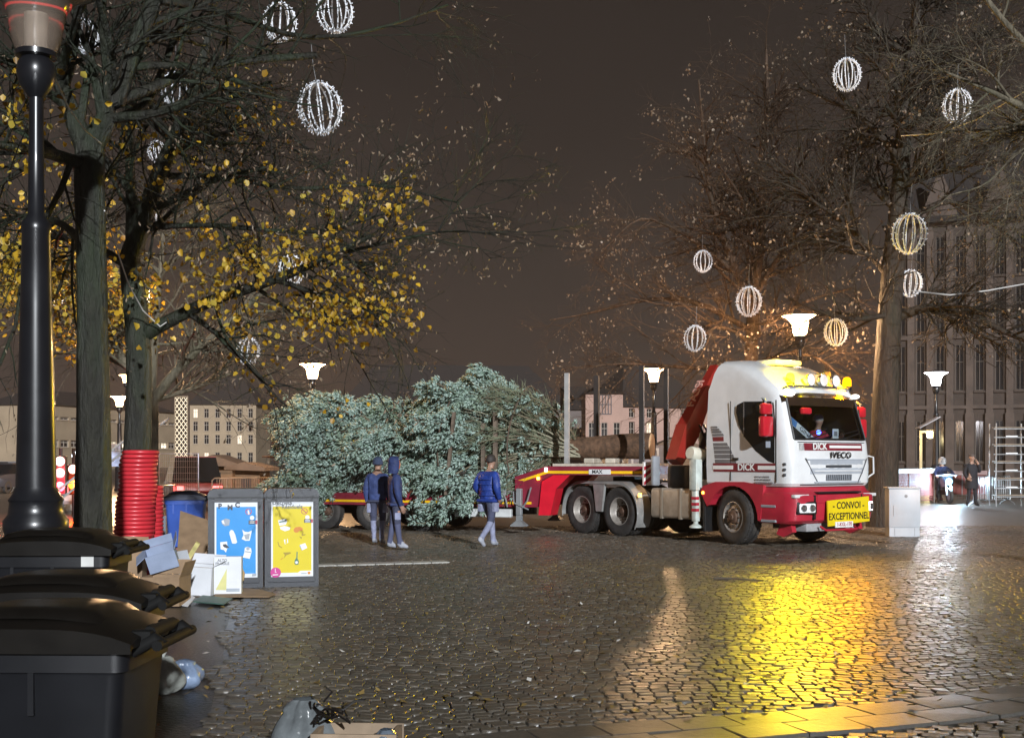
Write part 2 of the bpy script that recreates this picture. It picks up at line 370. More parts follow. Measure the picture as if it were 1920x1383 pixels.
# ================================================================== heavy haulage truck
WHITE = M('truck_white', (.78, .79, .80), .30, var=.05, vs=2.5, coat=.4, dirt=.28, dcol=(.46, .43, .39))
RED = M('truck_red', (.46, .022, .045), .35, var=.12, vs=3, coat=.3, dirt=.25, dcol=(.20, .05, .05))
DRED = M('stripe_dark_red', (.20, .018, .030), .4)
GREYP = M('panel_grey', (.28, .30, .33), .4)
MATS.pop('x', None); BLACKP = M('black_plastic', (.012, .012, .013), .4, bump=.15, bs=80)
RUB = M('tyre_rubber', (.035, .033, .032), .75, var=.35, vs=6, bump=.4, bs=40, dirt=.5, dcol=(.12, .10, .085))
RIMM = M('wheel_rim_grey', (.33, .30, .27), .45, .3, var=.3, vs=7, dirt=.6)
RUST = M('rusty_hub', (.10, .055, .035), .7, var=.4, vs=12, bump=.3)
STEEL = M('galvanised_steel', (.50, .51, .52), .38, .7, var=.15, vs=8)
CHASS = M('chassis_black', (.020, .018, .017), .55, var=.4, vs=5, dirt=.5)
LETW = M('letter_white', (.85, .85, .83), .5, var=.03)
LETK = M('letter_black', (.012, .012, .014), .5, var=.0)
YEL = M('sign_yellow', (.80, .60, .01), .45, var=.05)
TYEL = M('reflective_yellow', (.85, .50, .01), .4, var=.08)
LENS = M('clear_lens', (.75, .78, .80), .08, var=.0, spec=.9)
def emis(name, col, st): return M(name, (.5, .5, .5), .5, var=0, emit=col, es=st)
def ROTX(a): return Matrix.Rotation(a, 4, 'X')
TYRE_P = lambda r, w: [(r * .57, -w * .46), (r * .8, -w * .5), (r * .95, -w * .47), (r, -w * .38), (r, -w * .2), (r * .972, -w * .19), (r * .972, -w * .15), (r, -w * .14), (r, w * .14), (r * .972, w * .15), (r * .972, w * .19), (r, w * .2), (r, w * .38), (r * .95, w * .47), (r * .9, w * .485), (r * .885, w * .495), (r * .8, w * .5), (r * .72, w * .49), (r * .7, w * .475), (r * .57, w * .46)]
def add_wheel(parent, x, y, r, w, right=True, dished=True, steer=0., dual=False, rimcol=None):
    rot = ROTX(R(90) if right else R(-90)); wm = Matrix.Translation((x, y, r + .012)) @ Matrix.Rotation(steer, 4, 'Z')
    rm = rimcol or RIMM; rr = r * .57
    mb = MB()
    if dished: mb.lathe([(rr * 1.02, w * .46), (rr * .97, w * .47), (rr * .93, w * .40), (rr * .90, w * .1), (rr * .80, -w * .05), (rr * .45, -w * .08), (rr * .45, -w * .2)], 32, rot, False)
    else: mb.lathe([(rr * 1.02, w * .46), (rr * .97, w * .47), (rr * .90, w * .36), (rr * .82, w * .30), (rr * .70, w * .36), (rr * .52, w * .42), (rr * .45, w * .40), (rr * .45, w * .1)], 32, rot, False)
    wo_ = mb.obj('wheel', rm, parent, 35); wo_.matrix_local = wm
    mb = MB(); mb.lathe(TYRE_P(r, w), 48, rot, False)
    n = 40
    for i in range(n):                              # tread lugs on both shoulders
        a = 2 * math.pi * i / n
        for sd in (-1, 1):
            m4 = rot @ Matrix.Rotation(a, 4, 'Z') @ Matrix.Translation((r, 0, sd * w * .31))
            mb.box(-.012, .010, -r * .05, r * .05, -w * .10, w * .10, m4)
    mb.obj('tyre', RUB, wo_, 40)
    if dual:
        mb = MB(); mb.lathe([(a, b - w * 1.12) for a, b in TYRE_P(r, w)], 40, rot, False); mb.obj('inner_tyre', RUB, wo_, 40)
    mb = MB(); hz = w * (.02 if dished else .44)
    mb.lathe([(rr * .46, -w * .2), (rr * .46, hz), (rr * .40, hz + .03), (rr * .22, hz + .045), (rr * .18, hz + .07), (.001, hz + .07)], 20, rot, False)
    for i in range(10):
        a = 2 * math.pi * i / 10; q = rr * (.62 if dished else .60); z0 = -w * .06 if dished else w * .38
        mb.lathe([(.016, 0), (.016, .035), (.001, .04)], 6, rot @ Matrix.Translation((q * math.cos(a), q * math.sin(a), z0)), False)
    mb.obj('hub', RUST, wo_, 40)
    return wo_
HEAD = math.atan2(-.798, .603)
T = thing('tractor_truck', 'white and red heavy haulage tractor truck with yellow convoy sign on its bumper', 'truck', (5.33, 24.86, .015), HEAD)
def cring(z, xf, xb, w, rf, bow=.05):
    pts = []
    for x in np.linspace(xb + .02, xf - rf, 6): pts.append(Vector((x, -w, z)))
    for a in (18, 36, 54, 72): pts.append(Vector((xf - rf + rf * math.sin(R(a)), -w + rf - rf * math.cos(R(a)), z)))
    for i in range(9):
        y = (-w + rf) + (2 * w - 2 * rf) * i / 8; pts.append(Vector((xf + bow * (1 - (y / (w - rf)) ** 2), y, z)))
    for a in (72, 54, 36, 18): pts.append(Vector((xf - rf + rf * math.sin(R(a)), w - rf + rf * math.cos(R(a)), z)))
    for x in np.linspace(xf - rf, xb + .02, 6): pts.append(Vector((x, w, z)))
    pts += [Vector((xb, w - .05, z)), Vector((xb, 0, z)), Vector((xb, -w + .05, z))]
    return pts
XB = -.72
LEV = [(1.16, 1.40, 1.19, .20), (1.22, 1.45, 1.235, .24), (1.55, 1.47, 1.25, .26), (1.98, 1.42, 1.25, .26), (2.06, 1.40, 1.25, .26), (2.84, 1.17, 1.205, .26), (2.90, 1.15, 1.20, .27),
       (3.05, 1.06, 1.19, .34), (3.20, .90, 1.175, .40), (3.38, .62, 1.15, .45), (3.52, .30, 1.09, .50), (3.60, .02, 1.0, .5), (3.65, -.15, .84, .45), (3.67, -.25, .6, .3)]
def backx(z): return XB if z < 3.2 else XB + .06 + (z - 3.2) * .30
rg_ = [cring(z, xf, backx(z), w, rf) for z, xf, w, rf in LEV]
def skipw(i, k): return i == 4 and 9 <= k <= 18
mb = MB(); mb.rings(rg_, skip=skipw)
cab = O('cab', fixn(mb.mesh('cab', WHITE, 32)), T)
mb = MB(); inner = [cring(z, xf - .06, backx(z) + .05, w - .05, rf) for z, xf, w, rf in LEV[:8]]; mb.rings(inner, skip=lambda i, k: i == 4 and 9 <= k <= 18)
mb.box(.95, 1.28, -1.1, 1.1, 1.6, 2.0, bev=.05)                                  # dashboard
for sy in (-.55, .55): mb.box(.20, .70, sy - .25, sy + .25, 1.55, 1.75, bev=.05); mb.box(.06, .24, sy - .24, sy + .24, 1.7, 2.45, bev=.06); mb.box(.07, .19, sy - .12, sy + .12, 2.47, 2.67, bev=.05)
mb.obj('interior', M('cab_interior', (.030, .026, .024), .7), cab, 40)
mb = MB(); a, b_ = rg_[4], rg_[5]; k0 = 9; vs = [v * 1.0 for v in a[9:20]] + [v * 1.0 for v in b_[9:20]]
mb.add([v - Vector((.012, 0, 0)) for v in vs], [(i, i + 1, i + 12, i + 11) for i in range(10)]); wsc = mb.obj('windscreen', glass('windscreen_glass', (.62, .66, .66)), cab, 60)
mb = MB()                                                                          # black frame round the windscreen
edge = [v + Vector((.006, 0, 0)) for v in a[9:20]] + [v + Vector((.006, 0, 0)) for v in reversed(b_[9:20])]; mb.tube(edge + [edge[0]], .022, 6); mb.obj('windscreen_seal', BLACKP, wsc, 40)
mb = MB()                                                                          # A pillars in white
for s in (-1, 1):
    mb.box(0, 1, 0, 1, 0, 1) if False else None
# ---- side glazing and trim on both sides
def side(prof, y, t=.006, name='side_window', mat=None, par=cab, smooth=None):
    for s in (-1, 1):
        m4 = Matrix(((1, 0, 0, 0), (0, 0, s, 0), (0, 1, 0, 0), (0, 0, 0, 1)))
        mb = MB(); mb.prism([(p[0], p[1]) for p in prof], y, y + t, m4); O(name, fixn(mb.mesh(name, mat)), par)
DGL = M('dark_side_glass', (.012, .013, .014), .06, var=.0, spec=.7)
side([(.99, 2.78), (.30, 2.80), (.12, 2.74), (.10, 2.60), (.16, 2.36), (.30, 2.12), (.60, 1.84), (.92, 1.64), (1.07, 1.60), (1.07, 2.2)], 1.243, .012, 'side_window', DGL)
side([(.29, 2.79), (.31, 2.79), (.31, 2.10), (.29, 2.12)], 1.2555, .006, 'window_bar', M('chrome_bar', (.5, .5, .52), .2, .8))
mb = MB()
for s in (-1, 1):
    for q in ([(-.02, 2.80), (.06, 2.72), (.07, 2.4), (.0, 2.2)],): pass
side([(1.115, 2.80), (1.09, 2.80), (1.09, 1.24), (1.115, 1.24)], 1.2445, .010, 'door_gap', M('door_gap_black', (.02, .02, .022), .6))
side([(-.06, 2.82), (-.045, 2.82), (-.045, 1.26), (-.06, 1.26)], 1.2445, .010, 'door_gap', MATS['door_gap_black'])
side([(-.70, 2.94), (1.0, 2.94), (1.0, 2.915), (-.70, 2.915)], 1.2, .0, 'roof_seam', MATS['door_gap_black']) if False else None
# speed stripes behind the door
hh = [2.33, 2.28, 2.23, 2.17, 2.105, 1.98, 1.91, 1.83, 1.74, 1.64]
for i, z in enumerate(hh):
    th = .012 + .007 * i; x0 = -.58 + .012 * i; x1 = -.42 + .055 * i
    if i == 4: side([(x0, z + .02), (x1 - .04, z + .02), (x1 - .03, z - .07), (x0 + .01, z - .07)], 1.247, .006, 'stripe', DRED); continue
    side([(x0, z + th / 2), (x1, z + th / 2), (x1 + .03, z - th / 2 - .012), (x0 + .01, z - th / 2 - .012)], 1.247, .006, 'stripe', M('stripe_grey', (.16, .16, .17), .5))
# dark red name band on the sides
side([(-.52, 1.60), (1.09, 1.60), (1.09, 1.435), (-.50, 1.435)], 1.249, .006, 'name_band', DRED)
side([(-.52, 1.555), (.02, 1.555), (.02, 1.48), (-.52, 1.48)], 1.2535, .006, 'band_line', LETW)
side([(.66, 1.555), (1.09, 1.555), (1.09, 1.48), (.66, 1.48)], 1.2535, .006, 'band_line', LETW)
text('side_name', 'DICK', .185, LETW, cab, (.36, -1.260, 1.52), (math.pi / 2, 0, 0), .002, .004, xs=1.0)
text('side_name', 'DICK', .185, LETW, cab, (.36, 1.260, 1.52), (math.pi / 2, 0, math.pi), .002, .004, xs=1.0)
for zz, ws in ((1.345, (.10, .05, .16)), (1.29, (.11, .06, .17)), (1.235, (.30, .12))):   # too small to read in the photo: grey dashes
    x = .58
    for w_ in ws:
        mb = MB(); mb.box(x, x + w_, -1.2545, -1.240, zz - .012, zz + .012); mb.obj('small_print', M('letter_grey', (.25, .25, .27), .6), cab); x += w_ + .025
side([(.86, 2.02), (.97, 2.02), (.97, 1.90), (.86, 1.90)], 1.256, .004, 'window_sticker', M('sticker_pale', (.6, .7, .85), .5)) 
# ---- front panel
def front_strip(z0, z1, y0, y1, off, name, mat, n=8, par=cab):
    def xat(z, y):
        for (za, xa, wa, ra), (zb, xb_, wb, rb) in zip(LEV, LEV[1:]):
            if za <= z <= zb: t = (z - za) / (zb - za); xf = xa + (xb_ - xa) * t; w = wa - ra + (wb - rb - wa + ra) * t; return xf + .05 * (1 - min(1, (y / w) ** 2))
    mb = MB(); rr = []
    for i in range(n + 1):
        y = y0 + (y1 - y0) * i / n; rr.append([Vector((xat(z0, y) + off[0], y, z0)), Vector((xat(z0, y) + off[1], y, z0)), Vector((xat(z1, y) + off[1], y, z1)), Vector((xat(z1, y) + off[0], y, z1))])
    mb.rings(rr); return O(name, fixn(mb.mesh(name, mat)), par)
front_strip(1.845, 1.985, -.98, .90, (-.02, .006), 'name_band', DRED)
front_strip(1.895, 1.945, -.15, .86, (-.02, .010), 'band_line', LETW)
front_strip(1.845, 1.985, -1.0, -.86, (-.02, .012), 'logo_plate', LETW, 2)
for i in range(4):
    q = -.985 + i * .033; front_strip(1.85, 1.98, q, q + .016, (-.02, .016), 'logo_bar', M('stripe_grey', (.16, .16, .17), .5), 1)
text('front_name', 'DICK', .175, LETW, cab, (1.487, -.44, 1.917), (math.pi / 2, 0, math.pi / 2), .004, .004, xs=1.0)
text('maker_name', 'IVECO', .165, LETK, cab, (1.532, .14, 1.755), (math.pi / 2, 0, math.pi / 2), .004, .003, xs=1.25, spacing=1.1)
BLUEW = M('grille_grey', (.42, .45, .50), .35, var=.05)
front_strip(1.66, 1.685, -.80, .95, (-.03, .018), 'grille_rib', BLUEW)
front_strip(1.40, 1.66, -.72, .88, (-.05, .008), 'grille_panel', BLUEW)
front_strip(1.52, 1.57, -.30, .48, (-.05, .014), 'grille_slot', M('grille_dark', (.06, .065, .075), .5))
front_strip(1.27, 1.385, -.28, .50, (-.05, .012), 'grille_mesh', MATS['grille_dark'])
front_strip(1.445, 1.47, -.62, .80, (-.05, .024), 'grille_rib', WHITE)
front_strip(1.225, 1.255, -.60, .80, (-.05, .022), 'grille_rib', BLUEW)
for k in range(14):
    y = -.27 + k * .058; front_strip(1.275, 1.38, y, y + .012, (-.02, .018), 'grille_bar', BLUEW, 1)
for s in (-1, 1):                                                                   # corner deflectors with slits
    for z in (1.36, 1.46, 1.56): mb = MB(); mb.box(1.28, 1.33, s * 1.24 - .02, s * 1.24 + .02, z, z + .05, bev=.008); mb.obj('air_slit', M('grille_dark'), cab)
# grab handle on the far corner
mb = MB(); mb.tube([(1.30, 1.24, 1.75), (1.40, 1.32, 1.72), (1.40, 1.33, 1.40), (1.32, 1.25, 1.32)], .018, 8); mb.obj('grab_handle', WHITE, cab, 40)
# ---- sun visor, roof lamps, beacons
mb = MB(); rr = []
for i in range(11):
    y = -1.12 + 2.24 * i / 10; x = 1.20 - .20 * abs(y / 1.12) ** 3
    rr.append([Vector((x - .05, y, 2.97)), Vector((x + .14, y, 2.86)), Vector((x + .13, y, 2.70)), Vector((x + .10, y, 2.70)), Vector((x + .11, y, 2.84)), Vector((x - .05, y, 2.93))])
mb.rings(rr); O('sun_visor', fixn(mb.mesh('sun_visor', M('smoked_visor', (.030, .018, .012), .15, var=.1), 30)), cab)
for s in (-1, 1):
    mb = MB(); mb.lathe([(.001, .0), (.09, .01), (.10, .05), (.085, .075)], 16, Matrix.Translation((1.18, s * .98, 2.91)) @ Matrix.Rotation(R(70), 4, 'Y') @ Matrix.Diagonal((.45, 1.2, 1, 1))); O('marker_lamp', fixn(mb.mesh('marker_lamp', emis('marker_white', (1, .98, .9), 2.5), 40)), cab)
mb = MB(); mb.tube([(1.05, -1.0, 3.02), (1.10, -.9, 3.08), (1.13, 0, 3.09), (1.10, .9, 3.08), (1.05, 1.0, 3.02)], .028, 10)
for y in (-.6, 0, .6): mb.tube([(1.11, y, 3.08), (1.0, y, 3.0)], .02, 8)
bar = mb.obj('lamp_bar', M('chrome', (.62, .63, .65), .12, .9, var=.03), cab, 40)
for y in (-.28, .10, .48):
    mr_ = Matrix.Translation((1.13, y, 3.22)) @ Matrix.Rotation(R(88), 4, 'Y')
    mb = MB(); mb.lathe([(.03, -.14), (.09, -.10), (.125, -.02), (.128, .02), (.115, .025)], 24, mr_, False); d_ = mb.obj('driving_lamp', MATS['chrome'], cab, 40)
    mb = MB(); mb.lathe([(.115, .022), (.08, .034), (.001, .04)], 24, mr_, False); mb.obj('lens', M('lamp_lens_lit', (.8, .78, .76), .25, var=.1, vs=30, emit=(1, .86, .78), es=.35), d_, 40)
for y, cn, c_, st in ((-.72, 'beacon_yellow', (1.0, .76, .0), 1050.), (.98, 'beacon_orange', (1.0, .36, .0), 520.)):
    m4 = Matrix.Translation((.98 if y < 0 else 1.02, y, 3.14)) if y > 0 else Matrix.Translation((1.00, y, 3.16))
    mb = MB(); mb.lathe([(.09, -.10), (.09, -.02), (.075, .0)], 16, m4); be = mb.obj('beacon', BLACKP, cab, 40)
    mb = MB(); mb.lathe([(.085, .0), (.09, .06), (.082, .13), (.055, .175), (.001, .19)], 16, m4, False); mb.obj('beacon_dome', glow(cn, c_, 4. if y < 0 else 1.9), be, 40); plight('beacon_light', be, m4 @ Vector((0, 0, .08)), c_, 560. if y < 0 else 620., .06); spot('beacon_beam', be, m4 @ Vector((0, 0, .08)), T.matrix_basis.inverted() @ Vector((2.4, 9.0, 0.)), c_, st, .07, 95)
for y in (-.05, .05):
    mb = MB(); mb.tube([(.55, y + .6, 3.38), (.75, y + .6, 3.38), (.85, y + .6, 3.38)], [.025, .03, .05], 12); mb.obj('air_horn', MATS['chrome'], cab, 40)
mb = MB(); mb.box(-.1, .45, -.5, .3, 3.55, 3.66, bev=.04); mb.obj('roof_hatch', WHITE, cab, 40)
# ---- wipers, grille outline, door handle
for y0, y1 in ((-.85, -.15), (.05, .85)):
    mb = MB(); mb.tube([(1.47, y0, 2.06), (1.445, (y0 + y1) / 2, 2.10), (1.43, y1, 2.19)], .012, 6); mb.tube([(1.425, y0 + .2, 2.15), (1.405, y1 + .02, 2.26)], .009, 5); mb.obj('wiper', BLACKP, cab, 50)
GD = M('grille_dark'); 
for ya, za, yb, zb in ((-.86, 1.70, -.66, 1.42), (-.66, 1.42, -.50, 1.22), (1.0, 1.70, .84, 1.42), (.84, 1.42, .70, 1.22)):
    mb = MB(); mb.tube([(1.510 - .02 * abs(ya), ya, za), (1.510 - .02 * abs(yb), yb, zb)], .009, 6); mb.obj('grille_edge', GD, cab, 50)
front_strip(1.185, 1.205, -.95, .95, (-.05, .012), 'grille_gap', GD)
front_strip(1.995, 2.012, -1.0, 1.0, (-.05, .008), 'scuttle_gap', GD)
for s in (-1, 1): mb = MB(); mb.box(.02, .16, s * 1.262 - .02, s * 1.262 + .02, 1.66, 1.71, bev=.008); mb.obj('door_handle', BLACKP, cab)
# ---- mirrors
for s in (-1, 1):
    RM = M('mirror_red', (.55, .015, .03), .3, coat=.5, var=.05)
    mb = MB(); mb.box(.93, 1.08, s * 1.42 - .15, s * 1.42 + .15, 2.10, 2.50, bev=.05); mi_ = mb.obj('mirror', RM, cab, 40)
    mb = MB(); mb.box(.94, 1.07, s * 1.42 - .14, s * 1.42 + .14, 2.52, 2.74, bev=.05); mb.obj('wide_angle_mirror', RM, mi_, 40)
    mb = MB(); mb.tube([(.80, s * 1.24, 2.80), (.92, s * 1.42, 2.84), (.99, s * 1.42, 2.80), (.99, s * 1.42, 2.3)], .022, 8); mb.tube([(.95, s * 1.24, 2.12), (.99, s * 1.40, 2.14)], .02, 8); mb.obj('mirror_arm', GREYP, mi_, 40)
mb = MB(); mb.box(1.36, 1.46, -.90, -.62, 2.53, 2.66, bev=.04); mb.obj('kerb_mirror', MATS['mirror_red'], cab, 40)
# ---- windscreen cards, dashboard light
mb = MB(); m4 = Matrix.Translation((1.30, -.72, 2.22)) @ Matrix.Rotation(R(-17), 4, 'Y') @ Matrix.Rotation(R(-38), 4, 'X'); mb.box(0, .006, -.36, .36, -.075, .075, m4); cd = mb.obj('windscreen_card', M('card_white', (.75, .80, .85), .5), wsc)
mb = MB(); mb.box(.004, .009, -.35, -.18, -.07, .07, m4); mb.obj('card_print', M('card_blue', (.10, .25, .55), .5), cd)
text('card_lettering', 'GINA', .14, LETK, cd, m4 @ Vector((.011, .08, 0)), (m4.to_3x3() @ Matrix(((0, 0, 1), (1, 0, 0), (0, 1, 0)))).to_euler(), .001)
mb = MB(); mb.box(1.34, 1.345, .12, .30, 2.07, 2.27); mb.obj('windscreen_card', MATS['card_white'], wsc); mb = MB(); mb.box(1.347, 1.35, .16, .26, 2.13, 2.22); mb.obj('card_print', M('letter_grey', (.25, .25, .27), .6), wsc)
mb = MB(); mb.lathe(sphere(.045), 12, Matrix.Translation((1.20, -.12, 2.20))); mb.obj('dashboard_lamp', emis('blue_led', (.03, .08, 1.0), 14), cab, 60)
mb = MB(); mb.lathe([(.20 + .02 * math.cos(a), .02 * math.sin(a)) for a in np.linspace(0, 2 * math.pi, 9)], 24, Matrix.Translation((1.06, .58, 2.08)) @ Matrix.Rotation(R(-55), 4, 'Y'), False); mb.tube([(1.06, .58, 2.08), (1.18, .58, 1.95)], .03, 8); mb.obj('steering_wheel', BLACKP, cab, 40)
# ---- red bumper, headlamps, sign
def bring(z, xf, w, rf, xb): 
    pts = [Vector((xb, -w, z))]
    for a in (0, 18, 36, 54, 72, 90): pts.append(Vector((xf - rf + rf * math.sin(R(a)), -w + rf - rf * math.cos(R(a)), z)))
    for a in (90, 72, 54, 36, 18, 0): pts.append(Vector((xf - rf + rf * math.sin(R(a)), w - rf + rf * math.cos(R(a)), z)))
    pts.append(Vector((xb, w, z))); return pts
mb = MB(); mb.rings([bring(.46, 1.44, 1.20, .22, .66), bring(.52, 1.52, 1.24, .26, .66), bring(.80, 1.57, 1.26, .28, .66), bring(.98, 1.57, 1.26, .28, .66), bring(1.04, 1.50, 1.24, .26, .66), bring(1.06, 1.46, 1.2, .24, .7), bring(1.15, 1.40, 1.17, .2, .7)])
bump_ = O('bumper', fixn(mb.mesh('bumper', RED, 35)), T)
mb = MB(); mb.box(1.47, 1.585, -.62, .70, .84, 1.01, bev=.02); mb.obj('bumper_bar', RED, bump_, 40)
mb = MB(); mb.box(1.44, 1.59, -.60, .68, 1.03, 1.06); mb.obj('bumper_gap', BLACKP, bump_)
for s in (-1, 1): mb = MB(); mb.box(1.50, 1.592, s * .70 - .02, s * .70 + .02, .54, 1.0, bev=.008); mb.obj('bumper_joint', BLACKP, bump_)
for s in (-1, 1):
    m4 = Matrix.Translation((1.505, s * .90, .76)) @ Matrix.Rotation(R(10) * s, 4, 'Z')
    mb = MB(); mb.box(-.04, .075, -.24, .24, -.125, .125, m4, bev=.03); hl = mb.obj('headlamp', BLACKP, bump_, 40)
    mb = MB(); mb.box(.02, .086, -.20, .20, -.095, .095, m4, bev=.03)
    mb.obj('lens', emis('headlamp_lit', (1, .96, .9), 6) if s > 0 else M('headlamp_dim', (.75, .77, .78), .15, var=.3, vs=25, emit=(1, 1, 1), es=.15), hl, 40)
    for dy in (-.1, .1):
        mb = MB(); mb.lathe([(.07, .0), (.065, .03), (.03, .02), (.001, .012)], 16, m4 @ Matrix.Translation((.08, dy, 0)) @ Matrix.Rotation(R(90), 4, 'Y'), False); mb.obj('reflector', MATS['chrome'], hl, 40)
    mb = MB(); mb.box(1.40, 1.50, s * 1.02 - .20, s * 1.02 + .20, .955, 1.015, Matrix.Translation((.045, 0, 0)), bev=.01); mb.obj('fog_slot', M('pale_plate', (.7, .7, .7), .4), bump_, 40)
    mb = MB(); mb.prism([(1.30, .46), (1.05, .46), (.95, .25), (1.12, .20), (1.34, .30)], s * 1.0 - .06, s * 1.0 + .06, ROTX(R(90))); O('tow_bracket', fixn(mb.mesh('tow_bracket', RED)), bump_)
mb = MB(); mb.box(.9, 1.42, -.75, .75, .30, .46, bev=.02); mb.obj('under_plate', M('grey_plate', (.35, .35, .36), .5, dirt=.5), bump_, 40)
m4 = Matrix.Translation((1.64, .22, .68)) @ Matrix.Rotation(R(3), 4, 'X')
mb = MB(); mb.box(-.012, .012, -.63, .63, -.245, .245, m4); sg = mb.obj('convoy_sign', YEL, T)
text('sign_lettering', '- CONVOI -', .185, LETK, sg, m4 @ Vector((.014, 0, .11)), (math.pi / 2, 0, math.pi / 2), .002, .003, xs=1.0)
text('sign_lettering', 'EXCEPTIONNEL', .185, LETK, sg, m4 @ Vector((.014, 0, -.10)), (math.pi / 2, 0, math.pi / 2), .002, .003, xs=.93)
mb = MB(); mb.box(1.655, 1.665, -.20, .33, .375, .485); np_ = mb.obj('number_plate', LETW, T); text('plate_lettering', '1-KGL-170', .10, M('plate_red', (.35, .02, .03), .5), np_, (1.667, .07, .43), (math.pi / 2, 0, math.pi / 2), .001, .002)
mb = MB(); mb.tube([(1.5, -.45, .40), (1.62, -.42, .33), (1.62, .5, .33), (1.5, .55, .40)], .022, 8); mb.obj('tow_bar', RED, T, 40)
# ---- front fenders and steps
arc = [(.66 * math.cos(R(a)), .50 + .66 * math.sin(R(a))) for a in range(0, 181, 12)]
outer = [(.70, .50), (.78, .95), (.80, 1.17), (-.82, 1.17), (-.88, 1.10), (-.86, .98), (-.74, .86), (-.68, .50)]
poly = [(.66, .50)] + [(.72, .50), (.78, .95), (.80, 1.18), (.3, 1.24), (-.45, 1.23), (-.80, 1.14), (-.86, 1.02), (-.80, .93), (-.68, .74)] + [p for p in reversed(arc) if p[1] > .74 or p[0] > 0]
for s in (-1, 1):
    mb = MB(); m4 = Matrix(((1, 0, 0, 0), (0, 0, s, 0), (0, 1, 0, 0), (0, 0, 0, 1))); mb.prism(poly, .82, 1.262, m4); O('front_fender', fixn(mb.mesh('front_fender', RED)), T)
    mb = MB(); mb.box(-.80, -.74, s * 1.05 - .20, s * 1.05 + .20, .22, .95, bev=.01); mb.obj('mud_flap', BLACKP, T)
    mb = MB(); mb.box(-.80, -.76, s * 1.262 - .015, s * 1.262 + .015, .98, 1.03); mb.obj('side_marker', emis('amber_marker', (1, .45, .02), 10), T)
for s in (-1, 1):
    for z in (.48, .76): mb = MB(); mb.box(.74, 1.10, s * 1.24 - .03, s * 1.24 + .03, z, z + .05, bev=.01); mb.obj('entry_step', GREYP, T)
# ---- chassis, tank, outrigger, crane
mb = MB()
for s in (-1, 1): mb.box(-5.5, 1.25, s * .43 - .05, s * .43 + .05, .72, 1.0)
for x in (-5.4, -4.0, -2.4, -1.0, .6): mb.box(x, x + .1, -.4, .4, .74, .98)
for x in (-3.35, -4.6): mb.box(x - .12, x + .12, -.9, .9, .42, .62, bev=.03); mb.lathe([(.001, -.2), (.2, -.12), (.24, 0), (.2, .12), (.001, .2)], 14, Matrix.Translation((x, 0, .53)))
mb.box(-.1, .1, -.85, .85, .42, .58, bev=.02); mb.box(-2.3, -.5, -.5, .5, .5, 1.15, bev=.05)
mb.obj('chassis', CHASS, T)
mb = MB(); mb.lathe([(.001, 0), (.46, 0), (.50, .03), (.50, .09), (.001, .09)], 28, Matrix.Translation((-3.98, 0, 1.12))); mb.obj('fifth_wheel', CHASS, T, 40)
TAN = M('dirty_tank', (.40, .34, .27), .5, .2, var=.2, vs=4, dirt=.6, dcol=(.16, .11, .07))
for s in (-1, 1):
    pr = []
    for cxx, czz, a0 in ((.20, .24, 0), (-.20, .24, 90), (-.20, -.24, 180), (.20, -.24, 270)):
        for a in (0, 30, 60, 90): pr.append((cxx + .07 * math.cos(R(a0 + a)), czz + .07 * math.sin(R(a0 + a))))
    m4 = Matrix.Translation((-2.30, s * .98, .76)) @ Matrix.Rotation(R(90), 4, 'Z') @ ROTX(R(90)); mb = MB(); mb.prism(pr, 0, 1.15, m4); tk = O('fuel_tank', fixn(mb.mesh('fuel_tank', TAN, 30)), T)
    mb = MB()
    for x in (-2.0, -1.45): mb.box(x - .03, x + .03, s * .98 - .282, s * .98 + .282, .44, 1.08)
    mb.obj('tank_strap', M('dirty_strap', (.30, .26, .21), .5, .3), tk); mb = MB(); mb.lathe([(.05, 0), (.05, .05), (.04, .06)], 12, Matrix.Translation((-1.25, s * .98, 1.06))); mb.obj('filler_cap', BLACKP, tk)
    mb = MB(); mb.box(-1.13, -.92, s * .98 - .25, s * .98 + .25, .48, 1.0, bev=.05); mb.obj('air_tank', M('dirty_tank'), T, 40)
OUT = M('outrigger_pale', (.58, .64, .60), .4, var=.2, vs=6, dirt=.4)
for s in (-1, 1):
    mb = MB(); mb.box(-1.10, -.90, s * 1.25 - .09, s * 1.25 + .09, 1.05, 1.68, bev=.015); mb.box(-1.06, -.94, s * 1.25 - .06, s * 1.25 + .06, .42, 1.05, bev=.01); mb.lathe([(.05, .44), (.05, .37), (.13, .32), (.13, .29)], 16, Matrix.Translation((-1.0, s * 1.25, 0))); og = mb.obj('outrigger', OUT, T, 40)
    mb = MB()
    for q, z in enumerate((.62, .74, .86)): mb.box(-1.062, -.938, s * 1.25 - .063, s * 1.25 + .063, z, z + .06)
    mb.obj('warning_band', RED, og)
    mb = MB(); mb.box(-1.04, -.96, s * 1.16, s * .2, 1.10, 1.26) if s > 0 else mb.box(-1.04, -.96, -1.16, -.2, 1.10, 1.26); mb.obj('outrigger_beam', OUT, og)
CR = M('crane_red', (.30, .018, .014), .38, var=.12, vs=3, coat=.3, dirt=.2, dcol=(.18, .05, .03))
def beam(p0, p1, w0, h0, w1, h1, up=Vector((1, 0, 0))):
    p0 = Vector(p0); p1 = Vector(p1); t = (p1 - p0).normalized(); a = (up - t * up.dot(t)).normalized(); b = t.cross(a)
    return [[p + a * (sx * w / 2) + b * (sy * h / 2) for sx, sy in ((-1, -1), (1, -1), (1, 1), (-1, 1))] for p, w, h in ((p0, w0, h0), (p1, w1, h1))]
mb = MB(); mb.rings(beam((-1.85, -1.02, 1.62), (-1.85, -.62, 2.30), .30, .24, .30, .46)); mb.rings(beam((-1.851, -.64, 2.26), (-1.851, .24, 3.66), .302, .44, .20, .18))
boom = O('crane_boom', fixn(mb.mesh('crane_boom', CR)), T)
